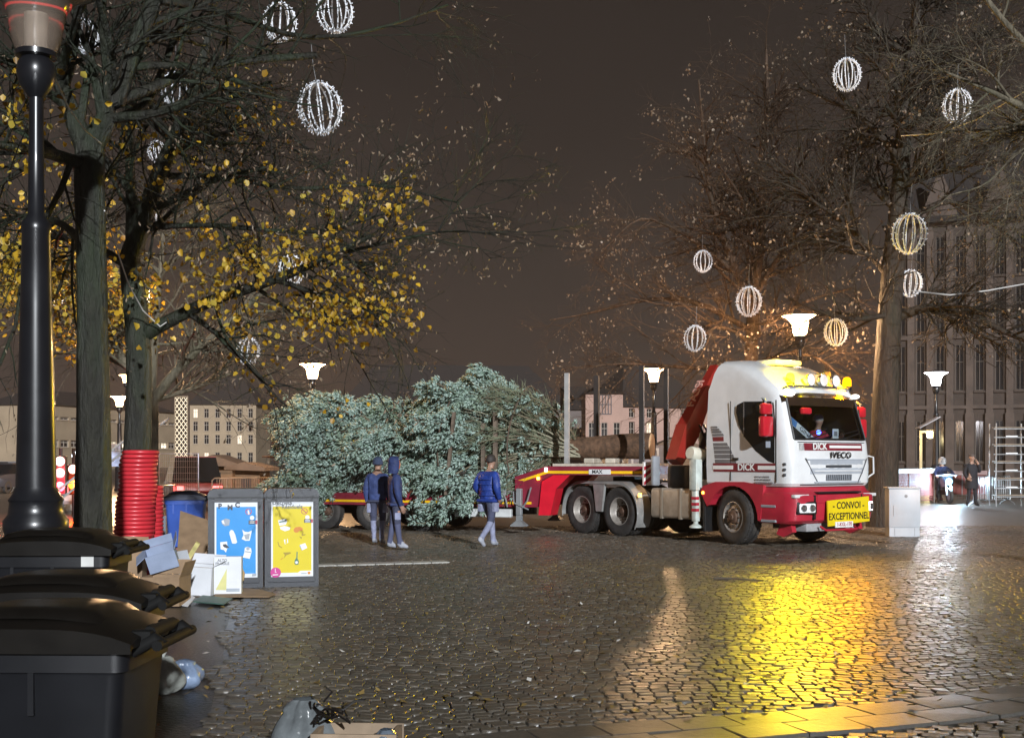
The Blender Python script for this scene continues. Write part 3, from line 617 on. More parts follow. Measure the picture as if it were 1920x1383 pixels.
mb = MB(); mb.rings(beam((-1.50, -.55, 1.75), (-1.50, .55, 3.72), .16, .20, .12, .14)); O('crane_ram', fixn(mb.mesh('crane_ram', CHASS)), boom)
text('crane_lettering', 'FASSI', .34, M('letter_pale_red', (.62, .35, .30), .5), boom, (-1.672, -.22, 2.92), Matrix(((0, 0, 1), (.516, -.857, 0), (.857, .516, 0))).to_euler(), .002, .004, xs=1.0) if False else None
# lettering on the rear facing cheek, which is the one the photo shows
td = Vector((0, 1.06, 1.76)).normalized(); nd = Vector((-1, 0, 0)); ud = nd.cross(td)
rotm = Matrix((td, ud, nd)).transposed()
def cheek(nm, side_):
    n_ = Vector((side_, 0, 0)); u_ = n_.cross(td); x_ = td
    if u_.z < 0: x_ = -td; u_ = n_.cross(x_)
    m3 = Matrix((x_, u_, n_)).transposed(); text(nm, 'FASSI', .30, M('letter_pale_red', (.62, .35, .30), .5), boom, Vector((-1.85 + side_ * .148, -.18, 3.02)), m3.to_euler(), .003, .004)
cheek('crane_lettering', -1)
# lettering on the lower/outer flange facing right
nf = Vector((0, -td.z, td.y)); m3 = Matrix((td, nf.cross(td), nf)).transposed()
text('crane_lettering', 'FASSI', .30, MATS['letter_pale_red'], boom, Vector((-1.85, -.22, 2.98)) + nf * .190, m3.to_euler(), .004, .004)
mb = MB(); mb.box(-2.15, -1.45, -.95, -.25, 1.05, 1.55, bev=.06); mb.box(-2.1, -1.5, -.3, .3, .95, 1.5, bev=.05); mb.lathe([(.26, 1.4), (.26, 1.75), (.20, 1.8), (.20, 2.25)], 18, Matrix.Translation((-1.85, .0, 0)))
mb.obj('crane_base', CHASS, T, 40)
mb = MB()
for q in range(9):
    y = -.55 + q * .12; mb.tube([(-1.25 - .05 * (q % 3), y, 1.0), (-1.2, y + .1, 1.6 + .1 * (q % 4)), (-1.35, y - .06, 2.1 + .08 * (q % 3)), (-1.62, y + .05, 2.4)], .022, 6)
mb.obj('hydraulic_hose', BLACKP, T, 40)
mb = MB(); mb.lathe([(.001, -.2), (.13, -.2), (.14, -.17), (.14, .17), (.12, .2), (.001, .2)], 20, Matrix.Translation((-1.06, -1.16, 1.78)) @ Matrix.Rotation(R(82), 4, 'X') @ Matrix.Rotation(0, 4, 'Z')); mb.obj('air_filter', M('cream_metal', (.62, .60, .50), .45), T, 40)
mb = MB(); mb.lathe([(.17, -.12), (.17, -.05)], 20, Matrix.Translation((-1.06, -1.10, 1.78)) @ Matrix.Rotation(R(82), 4, 'X'), False); mb.tube([(-1.06, -.96, 1.72), (-1.2, -.9, 1.4), (-1.3, -.8, 1.2)], .06, 8); mb.obj('filter_bracket', BLACKP, T, 40)
# striped board and bracket behind the cab
mb = MB(); mb.box(-2.62, -2.58, -1.2, -.78, 1.12, 1.62); sb = mb.obj('warning_board', LETW, T)
for q in range(3):
    mb = MB(); z0 = 1.12 + q * .16; m4 = Matrix(((0, 0, 1, -2.575), (1, 0, 0, 0), (0, 1, 0, 0), (0, 0, 0, 1))); mb.prism([(-1.2, z0), (-.78, min(1.62, z0 + .24)), (-.78, min(1.62, z0 + .32)), (-1.2, z0 + .08)], 0, .004, m4); O('warning_stripe', fixn(mb.mesh('warning_stripe', RED)), sb)
    mb = MB(); m4 = Matrix(((0, 0, 1, -2.629), (1, 0, 0, 0), (0, 1, 0, 0), (0, 0, 0, 1))); mb.prism([(-1.2, z0), (-.78, min(1.62, z0 + .24)), (-.78, min(1.62, z0 + .32)), (-1.2, z0 + .08)], 0, .004, m4); O('warning_stripe', fixn(mb.mesh('warning_stripe', RED)), sb)
mb = MB(); mb.box(-2.30, -2.20, -1.28, -1.08, 1.12, 1.75, bev=.03); mb.obj('step_panel', M('panel_grey'), T, 40)
# ---- rear mudguards
GALV = M('mudguard_grey', (.42, .42, .41), .4, .4, var=.15, dirt=.4)
for s in (-1, 1):
    mb = MB(); pth = []
    for a in range(190, 89, -10): pth.append((-4.6 + .64 * math.cos(R(a)), .55 + .64 * math.sin(R(a))))
    for a in range(90, -31, -10): pth.append((-3.35 + .64 * math.cos(R(a)), .55 + .64 * math.sin(R(a))))
    rr = [[Vector((x, s * .86, z)), Vector((x, s * 1.27, z)), Vector((x, s * 1.275, z - .06)), Vector((x, s * 1.255, z - .06)), Vector((x, s * 1.25, z - .02)), Vector((x, s * .86, z - .02))] for x, z in pth]
    mb.rings(rr); mg = O('rear_mudguard', fixn(mb.mesh('rear_mudguard', GALV, 30)), T)
    mb = MB(); m4 = Matrix(((1, 0, 0, 0), (0, 0, s, 0), (0, 1, 0, 0), (0, 0, 0, 1))); mb.prism([(-4.17, 1.16), (-3.78, 1.16), (-3.88, .52), (-4.07, .52)], 1.20, 1.262, m4); O('mudguard_bracket', fixn(mb.mesh('mudguard_bracket', GALV)), mg)
    mb = MB(); mb.box(-2.66, -2.60, s * 1.27 - .02, s * 1.27 + .02, .88, .95); mb.obj('side_marker', MATS['amber_marker'], T)
st_ = R(-9)
add_wheel(T, 0, -1.06, .53, .34, True, False, st_); add_wheel(T, 0, 1.06, .53, .34, False, False, st_)
for x in (-3.35, -4.6): add_wheel(T, x, -1.08, .53, .30, True, True, 0, True); add_wheel(T, x, 1.08, .53, .30, False, True, 0, True)

# ================================================================== low-bed trailer
TA = R(-20); L = thing('lowbed_trailer', 'red low-bed trailer with yellow side stripe carrying the felled spruce', 'trailer', (3.31, 27.92, .015), TA)
TRED = M('trailer_red', (.22, .016, .036), .4, var=.2, vs=2, dirt=.35, dcol=(.15, .05, .05))
def sideprism(poly, y0, y1, name, mat, par=L, smooth=None):
    m4 = Matrix(((1, 0, 0, 0), (0, 0, 1, 0), (0, 1, 0, 0), (0, 0, 0, 1))); mb = MB(); mb.prism(poly, y0, y1, m4); return O(name, fixn(mb.mesh(name, mat)), par)
goose = [(0, 1.52), (0, 1.33), (-2.1, 1.33), (-2.38, 1.18), (-2.46, .60), (-11.6, .60), (-11.6, .88), (-3.0, .88), (-3.0, 1.28), (-2.25, 1.52)]
fr = sideprism(goose, -1.25, 1.25, 'frame', TRED)
for y0, y1 in ((-1.262, -1.252), (1.252, 1.262)):
    sideprism([(-.02, 1.42), (-.02, 1.36), (-2.22, 1.36), (-2.98, 1.12), (-2.98, 1.18), (-2.22, 1.42)], y0, y1, 'reflective_stripe', TYEL, fr)
    sideprism([(-2.60, .72), (-2.60, .665), (-11.5, .665), (-11.5, .72)], y0, y1, 'reflective_stripe', TYEL, fr)
sideprism([(-.02, 1.58), (-.02, 1.524), (-2.1, 1.524), (-2.1, 1.58)], -1.24, 1.24, 'load_rail', M('pale_timber', (.50, .44, .36), .6, var=.25, vs=6))
mb = MB(); mb.box(-1.25, -.75, -1.272, -1.264, 1.345, 1.455); pl = mb.obj('maker_plate', M('pale_plate', (.7, .7, .7), .4), L); text('plate_lettering', 'MAX', .11, LETK, pl, (-1.06, -1.274, 1.40), (math.pi / 2, 0, 0), .001, .003)
sideprism([(-1.7, 1.325), (-2.09, 1.325), (-2.36, 1.18), (-2.44, .42), (-2.16, .42), (-2.02, 1.02)], -1.24, -.70, 'mudguard', M('bright_red', (.65, .01, .03), .35, var=.08))
sideprism([(-1.7, 1.325), (-2.09, 1.325), (-2.36, 1.18), (-2.44, .42), (-2.16, .42), (-2.02, 1.02)], .70, 1.24, 'mudguard', MATS['bright_red'])
sideprism([(-2.80, 1.20), (-2.99, 1.20), (-2.99, .60), (-2.72, .60)], -1.265, -1.20, 'gusset', TRED)
for s in (-1, 1):
    mb = MB(); x = -2.86; mb.box(x - .065, x + .065, s * 1.34 - .06, s * 1.34 + .06, .42, 1.02, bev=.015); mb.rings([[Vector((x + a * r_, s * 1.34 + b * r_, z)) for a, b in ((-1, -1), (1, -1), (1, 1), (-1, 1))] for r_, z in ((.055, .42), (.06, .30), (.16, .20), (.16, .17))]); mb.tube([(x - .25, s * 1.40, .95), (x - .12, s * 1.40, .95), (x - .1, s * 1.42, .7), (x + .25, s * 1.42, .55)], .018, 6); mb.tube([(x + .3, s * 1.40, 1.05), (x + .22, s * 1.42, .75), (x + .1, s * 1.40, .6)], .02, 6)
    lg = O('landing_leg', fixn(mb.mesh('landing_leg', M('leg_grey', (.26, .27, .28), .45, .2, dirt=.3))), L)
mb = MB(); mb.box(-2.46, -2.40, -1.29, -1.265, 1.22, 1.28); mb.obj('side_marker', MATS['amber_marker'], L)
mb = MB(); mb.box(-2.28, -2.22, -1.29, -1.262, 1.40, 1.49); mb.obj('side_marker', emis('white_marker', (1, 1, .95), 3), L)
for x in (-3.4, -4.15):
    mb = MB(); mb.box(x - .32, x + .32, -1.28, -1.16, .36, .55, bev=.02); mb.obj('side_guard', M('guard_white', (.6, .62, .62), .4, dirt=.2), L)
for x in (-3.25, -3.5):                                                           # ratchets on the deck edge
    mb = MB(); mb.box(x - .06, x + .06, -1.33, -1.22, .86, .98, bev=.02); mb.tube([(x, -1.33, .9), (x + .08, -1.36, .75), (x + .1, -1.34, .6)], .02, 6); mb.obj('ratchet', M('leg_grey'), L)
for i in range(4):
    x = -5.35 - 1.27 * i
    for s in (-1, 1):
        add_wheel(L, x, s * 1.06, .41, .26, s < 0, True, 0, False, M('polished_rim', (.60, .58, .55), .25, .8, var=.2, dirt=.3))
        mb = MB(); rr = [[Vector((x + .47 * math.cos(R(a)), s * .9, .43 + .47 * math.sin(R(a)))), Vector((x + .47 * math.cos(R(a)), s * 1.24, .43 + .47 * math.sin(R(a)))), Vector((x + .45 * math.cos(R(a)), s * 1.24, .43 + .45 * math.sin(R(a)))), Vector((x + .45 * math.cos(R(a)), s * .9, .43 + .45 * math.sin(R(a))))] for a in range(20, 161, 14)]; mb.rings(rr); O('wheel_arch', fixn(mb.mesh('wheel_arch', BLACKP)), L)
mb = MB()
for s in (-.5, .5): mb.box(-11, -3.1, s - .08, s + .08, .36, .60)
for i in range(4): mb.tube([(-5.35 - 1.27 * i, -1, .42), (-5.35 - 1.27 * i, 1, .42)], .06, 8)
mb.obj('axle_frame', CHASS, L)
mb = MB(); mb.box(-.95, -.45, -.35, .35, 1.10, 1.28); mb.lathe([(.05, .95), (.05, 1.12)], 12, Matrix.Translation((-.42, 0, 0))); mb.obj('kingpin_plate', CHASS, L)
mb = MB(); mb.box(-11.75, -11.6, -1.25, 1.25, .60, .80); mb.obj('rear_beam', TRED, L)
for s in (-1, 1):
    mb = MB(); mb.box(-11.78, -11.75, s * 1.0 - .2, s * 1.0 + .2, .62, .76); mb.obj('tail_lamp', M('tail_red', (.4, .01, .01), .2), L)
# stakes
def stake(x, y, z0, z1, w, mat, lean=(0, 0)):
    mb = MB(); mb.rings([[Vector((x + a * w + lean[0] * t, y + b * w + lean[1] * t, z0 + (z1 - z0) * t)) for a, b in ((-.5, -.5), (.5, -.5), (.5, .5), (-.5, .5))] for t in (0, 1)]); return O('stake', fixn(mb.mesh('stake', mat)), L)
SG = M('stake_grey', (.36, .35, .34), .55, var=.2, vs=4); SK = M('stake_dark', (.030, .024, .022), .5, var=.2)
stake(-1.78, -1.19, 1.585, 3.60, .10, SG); stake(-.07, -1.19, 1.585, 3.72, .10, SK); stake(-1.78, 1.19, 1.585, 3.70, .12, SK); stake(-.07, 1.19, 1.585, 3.82, .10, SK)
stake(-3.45, -1.30, .86, 2.75, .09, M('stake_wood', (.16, .12, .09), .7, var=.3, vs=8)); stake(-3.75, -1.30, .86, 2.5, .08, MATS['stake_wood'])
stake(-4.62, -1.42, .86, 2.75, .07, MATS['stake_wood'], (.28, -.18))
# ================================================================== felled spruce on the trailer
NEED = M('spruce_needles', (.17, .27, .25), .55, var=.45, vs=2.2, spec=.3)
def spruce_mat():
    m = bpy.data.materials.new('spruce_spray'); m.use_nodes = True; t = m.node_tree; b = t.nodes['Principled BSDF']
    g = t.nodes.new('ShaderNodeNewGeometry'); r = t.nodes.new('ShaderNodeValToRGB'); t.links.new(g.outputs['Random Per Island'], r.inputs[0]); el = r.color_ramp.elements
    el[0].color = (.13, .19, .14, 1); el[1].color = (.43, .54, .49, 1); k_ = el.new(.5); k_.color = (.27, .37, .32, 1)
    c = t.nodes.new('ShaderNodeTexCoord'); n = t.nodes.new('ShaderNodeTexNoise'); n.inputs['Scale'].default_value = 1.3; t.links.new(c.outputs['Object'], n.inputs['Vector'])
    x = t.nodes.new('ShaderNodeMix'); x.data_type = 'RGBA'; t.links.new(n.outputs['Fac'], x.inputs['Factor']); t.links.new(r.outputs[0], x.inputs['A']); x.inputs['B'].default_value = (.17, .22, .12, 1)
    mp = t.nodes.new('ShaderNodeMapRange'); mp.inputs['From Min'].default_value = .5; mp.inputs['From Max'].default_value = .75; mp.inputs['To Max'].default_value = .7; t.links.new(n.outputs['Fac'], mp.inputs['Value']); t.links.new(mp.outputs[0], x.inputs['Factor'])
    t.links.new(x.outputs['Result'], b.inputs['Base Color']); b.inputs['Roughness'].default_value = .5; b.inputs['Specular IOR Level'].default_value = .3; return m
SPM = spruce_mat()
SP = thing('felled_spruce', 'huge cut blue-green spruce tree lying roped on the red trailer', 'tree', (3.31, 27.92, .015), TA)
BARK = M('spruce_bark', (.11, .060, .034), .8, var=.5, vs=9, bump=.9, bs=18)
mb = MB(); tp = []; tr = []
for i in range(15):
    t = i / 14; tp.append((-.12 - 10.2 * t, .03 * math.sin(i * 1.7), 1.98 - .25 * t + .015 * math.sin(i * 2.3))); tr.append(.285 * (1 - t) ** .9 + .02 + .008 * math.sin(i * 3.1))
mb.tube(tp, tr, 24, cap=False); mb.obj('trunk', BARK, SP, 60)
mb = MB(); mb.lathe([(.001, .012), (.10, .010), (.20, .008), (.287, .0), (.292, -.03)], 24, Matrix.Translation(tp[0]) @ Matrix.Rotation(R(90), 4, 'Y'), False); mb.obj('cut_end', M('fresh_cut_wood', (.62, .40, .22), .7, var=.2, vs=14), SP, 40)
for x in (-.95, -1.45):
    mb = MB(); mb.box(x - .12, x + .12, -.6, .6, 1.585, 1.70, bev=.02); ck = mb.obj('timber_chock', MATS['pale_timber']); ck.location = (3.31, 27.92, .015); ck.rotation_euler = (0, 0, TA); tag(ck, 'pale timber chock under the spruce trunk, next to its cut end' if x > -1 else 'pale timber chock under the spruce trunk, nearer the boughs', 'chock', 'timber chocks under the trunk')
def tubes_np(pts, rad, sides):
    """pts (N,P,3), rad (N,P) -> verts, quad faces"""
    N, Pn, _ = pts.shape
    t = np.gradient(pts, axis=1); t /= np.linalg.norm(t, axis=2, keepdims=True) + 1e-9
    ref = np.where(np.abs(t[..., 2:3]) > .9, np.array([1., 0, 0]), np.array([0, 0, 1.])); a = np.cross(t, ref); a /= np.linalg.norm(a, axis=2, keepdims=True) + 1e-9; b = np.cross(t, a)
    an = np.arange(sides) * 2 * np.pi / sides
    v = pts[:, :, None, :] + rad[:, :, None, None] * (a[:, :, None, :] * np.cos(an)[None, None, :, None] + b[:, :, None, :] * np.sin(an)[None, None, :, None])
    f = np.array([(i * sides + k, i * sides + (k + 1) % sides, (i + 1) * sides + (k + 1) % sides, (i + 1) * sides + k) for i in range(Pn - 1) for k in range(sides)])
    return v.reshape(-1, 3), (f[None] + (np.arange(N) * Pn * sides)[:, None, None]).reshape(-1, 4)
def merge(parts):
    V = []; Fc = []; o = 0
    for v, f in parts: V.append(v); Fc.append(f + o); o += len(v)
    return np.concatenate(V), np.concatenate(Fc)
def sprays(c, d, size, rg):
    """spruce tips: a central shoot and four side shoots, each a slim spindle.  c,d (N,3)"""
    N = len(c); d = d / (np.linalg.norm(d, axis=1, keepdims=True) + 1e-9)
    ref = rg.normal(size=(N, 3)); a = np.cross(d, ref); a /= np.linalg.norm(a, axis=1, keepdims=True) + 1e-9; b = np.cross(d, a)
    V = []; 
    for (f, s, off, ln) in ((1., 0., .0, 1.), (.85, .52, .05, .75), (.85, -.52, .05, .75), (.75, .66, -.40, .85), (.75, -.66, -.40, .85)):
        ax = d * f + a * s + rg.normal(0, .12, (N, 3)); ax /= np.linalg.norm(ax, axis=1, keepdims=True)
        st = c + d * (off * size)[:, None]; L_ = (size * ln)[:, None]; w = (size * .135)[:, None]
        p = np.cross(ax, b); p /= np.linalg.norm(p, axis=1, keepdims=True) + 1e-9; q = np.cross(ax, p)
        mid = st + ax * L_ * .45
        V.append(np.stack([st, mid + p * w, mid + q * w, mid - p * w, mid - q * w, st + ax * L_], 1))
    v = np.stack(V, 1).reshape(N * 5, 6, 3)
    f = np.array([(0, 2, 1), (0, 3, 2), (0, 4, 3), (0, 1, 4), (5, 1, 2), (5, 2, 3), (5, 3, 4), (5, 4, 1)])
    return v.reshape(-1, 3), (f[None] + (np.arange(N * 5) * 6)[:, None, None]).reshape(-1, 3)
rg = np.random.default_rng(21)
def branches(n, x0r, sweep, rad, th_r, droop, zfun, plumes):
    """folded boughs leaving the trunk in bundles, turning towards the tip and hanging at the end"""
    k = rg.integers(0, plumes, n); cx0 = rg.uniform(min(x0r), max(x0r), plumes); cth = np.linspace(th_r[0], th_r[1], plumes) + rg.normal(0, .06, plumes); cR = rg.uniform(*rad, plumes); csw = rg.uniform(*sweep, plumes); cdr = rg.uniform(*droop, plumes)
    x0 = cx0[k] + rg.normal(0, .13, n); th = cth[k] + rg.normal(0, .075, n); Rr = cR[k] * rg.uniform(.86, 1.06, n); sw = csw[k] * rg.uniform(.85, 1.12, n); t = np.linspace(0, 1, 9)[None, :]
    out = 1 - (1 - t) ** 1.9
    x = x0[:, None] - sw[:, None] * t ** 1.35
    y = -np.sin(th)[:, None] * Rr[:, None] * out
    z = zfun(x0)[:, None] + np.cos(th)[:, None] * Rr[:, None] * out - (cdr[k] * rg.uniform(.8, 1.2, n))[:, None] * np.clip(t - .35, 0, 1) ** 1.5
    z = np.where(np.abs(y) > 1.2, np.maximum(z, .25 + .15 * rg.random((n, 1))), np.maximum(z, 1.02))
    wob = np.cumsum(rg.normal(0, .03, (n, 9, 3)), 1); wob[:, 0] = 0
    return np.stack([x, y, z], -1) + wob
zf = lambda x0: 1.98 + .025 * x0
groups = [branches(70, (-1.95, -3.1), (.9, 2.0), (1.25, 1.85), (-.9, 2.2), (.2, .8), zf, 16),       # bare boughs at the butt end
          branches(118, (-3.0, -4.5), (1.0, 2.2), (1.4, 1.98), (-.9, 2.5), (.5, 1.6), zf, 15),     # right lobe
          branches(28, (-3.3, -4.0), (.6, 1.3), (1.85, 2.05), (-.5, .5), (.2, .5), zf, 4),          # its peak
          branches(150, (-5.4, -7.3), (1.3, 2.6), (1.35, 1.92), (-.9, 2.7), (.5, 1.8), zf, 19),    # left lobe
          branches(80, (-6.7, -7.9), (1.0, 1.9), (1.15, 1.7), (-1.0, 2.6), (.3, 1.2), zf, 13)]
B = np.concatenate(groups); nb = len(B); NBARE = 70; right_lobe = np.arange(nb) < 216
rad0 = np.where(right_lobe, .032, .022)[:, None] * np.linspace(1, .18, 9)[None, :]
parts = [tubes_np(B, rad0, 5)]
# side twigs
def along(B, n, lo, hi, rg, pw=1.):
    i = rg.integers(0, len(B), n); t = (lo + (hi - lo) * rg.random(n) ** pw) * (B.shape[1] - 1); k = np.minimum(t.astype(int), B.shape[1] - 2); u = (t - k)[:, None]
    p = B[i, k] * (1 - u) + B[i, k + 1] * u; d = B[i, k + 1] - B[i, k]; d /= np.linalg.norm(d, axis=1, keepdims=True) + 1e-9
    return i, t / (B.shape[1] - 1), p, d
i, t, p, d = along(B, 5200, .12, .95, rg); side_ = rg.normal(size=p.shape); side_ -= d * (side_ * d).sum(1, keepdims=True); side_ /= np.linalg.norm(side_, axis=1, keepdims=True)
ln = rg.uniform(.22, .55, len(p)) * (1.15 - .6 * t); dr = d * .85 + side_ * .6; dr /= np.linalg.norm(dr, axis=1, keepdims=True); s3 = np.linspace(0, 1, 4)[None, :, None]
tw = p[:, None] + dr[:, None] * s3 * ln[:, None, None] + np.array([0, 0, -1.]) * (s3 ** 2) * (ln * .22)[:, None, None]
tw[..., 2] = np.maximum(tw[..., 2], .16)
parts.append(tubes_np(tw, np.broadcast_to(np.linspace(.008, .003, 4), (len(tw), 4)), 3))
v, f = merge(parts); O('boughs', npmesh('boughs', v, f, M('spruce_twig', (.16, .13, .085), .8, var=.3, vs=3), True), SP)
# needles: dense at the outer ends, thin and bare near the butt end of the right lobe
tw_bare = i < NBARE
i, t2, p, d = along(tw[~tw_bare], 23000, .35, 1.0, rg, .8)
i2, t3, p2, d2 = along(B[NBARE:], 9500, .55, 1.0, rg); p2 = p2 + rg.normal(0, .09, p2.shape)
i5, t5, p5, d5 = along(tw[tw_bare], 700, .5, 1.0, rg); p = np.concatenate([p, p5]); d = np.concatenate([d, d5])
pp = np.concatenate([p, p2]); dd = np.concatenate([d, d2]) + rg.normal(0, .35, (len(p) + len(p2), 3)); dd[:, 0] -= .15; dd[:, 2] -= .30
pp[:, 2] = np.maximum(pp[:, 2], .2)
v, f = sprays(pp, dd, rg.uniform(.11, .20, len(pp)), rg)
o = O('needles', npmesh('needles', v, f, SPM, False), SP); tag(o, None, None, None, 'stuff')
# fine grey-green twigs without needles at the butt end
n = 4200; i = rg.integers(0, NBARE, n); t = rg.random(n) * 7.0; k = np.minimum(t.astype(int), 7); u = (t - k)[:, None]; p = B[i, k] * (1 - u) + B[i, k + 1] * u; d = B[i, k + 1] - B[i, k]; d /= np.linalg.norm(d, axis=1, keepdims=True) + 1e-9
sd = rg.normal(size=p.shape); dr = d * .8 + sd * .42; dr /= np.linalg.norm(dr, axis=1, keepdims=True); ln = rg.uniform(.2, .6, n)
tw2 = p[:, None] + dr[:, None] * s3 * ln[:, None, None]; tw2[..., 2] = np.maximum(tw2[..., 2], .2)
v, f = tubes_np(tw2, np.broadcast_to(np.linspace(.007, .003, 4), (n, 4)), 3); O('bare_twigs', npmesh('bare_twigs', v, f, M('bare_spruce_twig', (.19, .22, .14), .7, var=.4, vs=2), True), SP)
# long bare stems fanning from the butt end
st = []
for q in range(26):
    z1 = random.uniform(1.0, 3.2); y1 = -random.uniform(.5, 1.35); x1 = random.uniform(-3.6, -4.6)
    a = Vector((-1.75 - random.random() * .4, -.22, 1.85 + random.uniform(-.12, .2))); b_ = Vector((x1, y1, z1)); st.append([tuple(a + (b_ - a) * s_ + Vector((0, -.25 * math.sin(math.pi * s_), .10 * math.sin(math.pi * s_)))) for s_ in np.linspace(0, 1, 7)])
st = np.array(st); v, f = tubes_np(st, np.broadcast_to(np.linspace(.026, .008, 7), (len(st), 7)), 6); O('bare_boughs', npmesh('bare_boughs', v, f, M('pale_bough', (.26, .24, .17), .7, var=.2), True), SP)
# lashing ropes
for x in (-4.75, -3.05):
    mb = MB(); pts = [(x + .05 * math.sin(a * 3), -1.5 * math.sin(a), 1.85 + 1.55 * math.cos(a)) for a in np.linspace(-1.9, 1.9, 24)]; mb.tube(pts, .018, 6)
    rp_ = mb.obj('lashing_strap', M('strap_brown', (.10, .07, .05), .7), None, 60, (3.31, 27.92, .015), TA); tag(rp_, 'dark lashing strap drawn tight round the spruce' if x < -4 else 'dark lashing strap round the bare butt boughs of the spruce', 'strap')
# ================================================================== plane and lime trees
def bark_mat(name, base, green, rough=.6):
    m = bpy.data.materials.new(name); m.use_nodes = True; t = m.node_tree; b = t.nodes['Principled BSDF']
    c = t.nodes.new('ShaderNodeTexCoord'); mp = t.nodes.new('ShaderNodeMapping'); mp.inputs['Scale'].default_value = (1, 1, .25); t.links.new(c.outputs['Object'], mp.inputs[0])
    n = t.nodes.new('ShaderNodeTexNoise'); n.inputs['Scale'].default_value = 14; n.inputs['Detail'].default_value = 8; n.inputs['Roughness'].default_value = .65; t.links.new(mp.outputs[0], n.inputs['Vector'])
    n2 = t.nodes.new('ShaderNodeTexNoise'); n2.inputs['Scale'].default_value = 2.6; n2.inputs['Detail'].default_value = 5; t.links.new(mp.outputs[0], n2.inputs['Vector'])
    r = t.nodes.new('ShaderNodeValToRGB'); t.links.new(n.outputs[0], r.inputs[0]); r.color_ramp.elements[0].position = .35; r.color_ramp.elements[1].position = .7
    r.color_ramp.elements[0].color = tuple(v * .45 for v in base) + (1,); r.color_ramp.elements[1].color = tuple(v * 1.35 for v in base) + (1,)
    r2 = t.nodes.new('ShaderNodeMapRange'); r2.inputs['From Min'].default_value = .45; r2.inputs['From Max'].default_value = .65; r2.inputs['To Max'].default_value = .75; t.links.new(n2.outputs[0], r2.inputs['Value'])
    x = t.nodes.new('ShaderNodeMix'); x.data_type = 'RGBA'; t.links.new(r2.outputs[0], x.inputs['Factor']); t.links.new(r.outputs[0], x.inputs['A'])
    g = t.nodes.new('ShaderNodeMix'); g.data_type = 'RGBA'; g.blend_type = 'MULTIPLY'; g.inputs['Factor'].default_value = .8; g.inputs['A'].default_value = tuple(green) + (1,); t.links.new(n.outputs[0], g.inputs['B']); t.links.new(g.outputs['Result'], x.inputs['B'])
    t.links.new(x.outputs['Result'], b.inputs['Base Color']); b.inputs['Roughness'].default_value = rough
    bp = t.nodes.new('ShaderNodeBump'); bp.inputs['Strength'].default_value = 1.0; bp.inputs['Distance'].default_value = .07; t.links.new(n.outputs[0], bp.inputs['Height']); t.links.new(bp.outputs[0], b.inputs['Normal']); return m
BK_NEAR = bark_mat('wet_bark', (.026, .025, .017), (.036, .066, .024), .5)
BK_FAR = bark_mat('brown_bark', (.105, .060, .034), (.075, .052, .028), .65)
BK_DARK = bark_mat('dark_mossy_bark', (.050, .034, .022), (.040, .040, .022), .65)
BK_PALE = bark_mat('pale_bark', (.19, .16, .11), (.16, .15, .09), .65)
def leaf_mat(name, c0, c1, c2):
    m = bpy.data.materials.new(name); m.use_nodes = True; t = m.node_tree; b = t.nodes['Principled BSDF']
    g = t.nodes.new('ShaderNodeNewGeometry'); r = t.nodes.new('ShaderNodeValToRGB'); t.links.new(g.outputs['Random Per Island'], r.inputs[0]); el = r.color_ramp.elements
    el[0].color = c0 + (1,); el[1].color = c2 + (1,); k_ = el.new(.55); k_.color = c1 + (1,)
    t.links.new(r.outputs[0], b.inputs['Base Color']); b.inputs['Roughness'].default_value = .45
    tr = t.nodes.new('ShaderNodeBsdfTranslucent'); t.links.new(r.outputs[0], tr.inputs[0]); mxs = t.nodes.new('ShaderNodeMixShader'); mxs.inputs[0].default_value = .35
    out = t.nodes['Material Output']; t.links.new(b.outputs[0], mxs.inputs[1]); t.links.new(tr.outputs[0], mxs.inputs[2]); t.links.new(mxs.outputs[0], out.inputs[0]); return m
LEAF = leaf_mat('autumn_leaf', (.26, .14, .02), (.72, .45, .035), (.50, .42, .08)); DRY = leaf_mat('dry_seed', (.16, .10, .06), (.30, .22, .15), (.42, .35, .27))
def resample(pts, rad, n=10):
    pts = np.array([tuple(p) for p in pts], float); rad = np.array(rad, float); s = np.concatenate([[0], np.cumsum(np.linalg.norm(np.diff(pts, axis=0), axis=1))]); u = np.linspace(0, s[-1], n)
    out = np.stack([np.interp(u, s, pts[:, k]) for k in range(3)], -1)
    for _ in range(2): out[1:-1] = out[1:-1] * .5 + (out[:-2] + out[2:]) * .25
    return out, np.interp(u, s, rad)
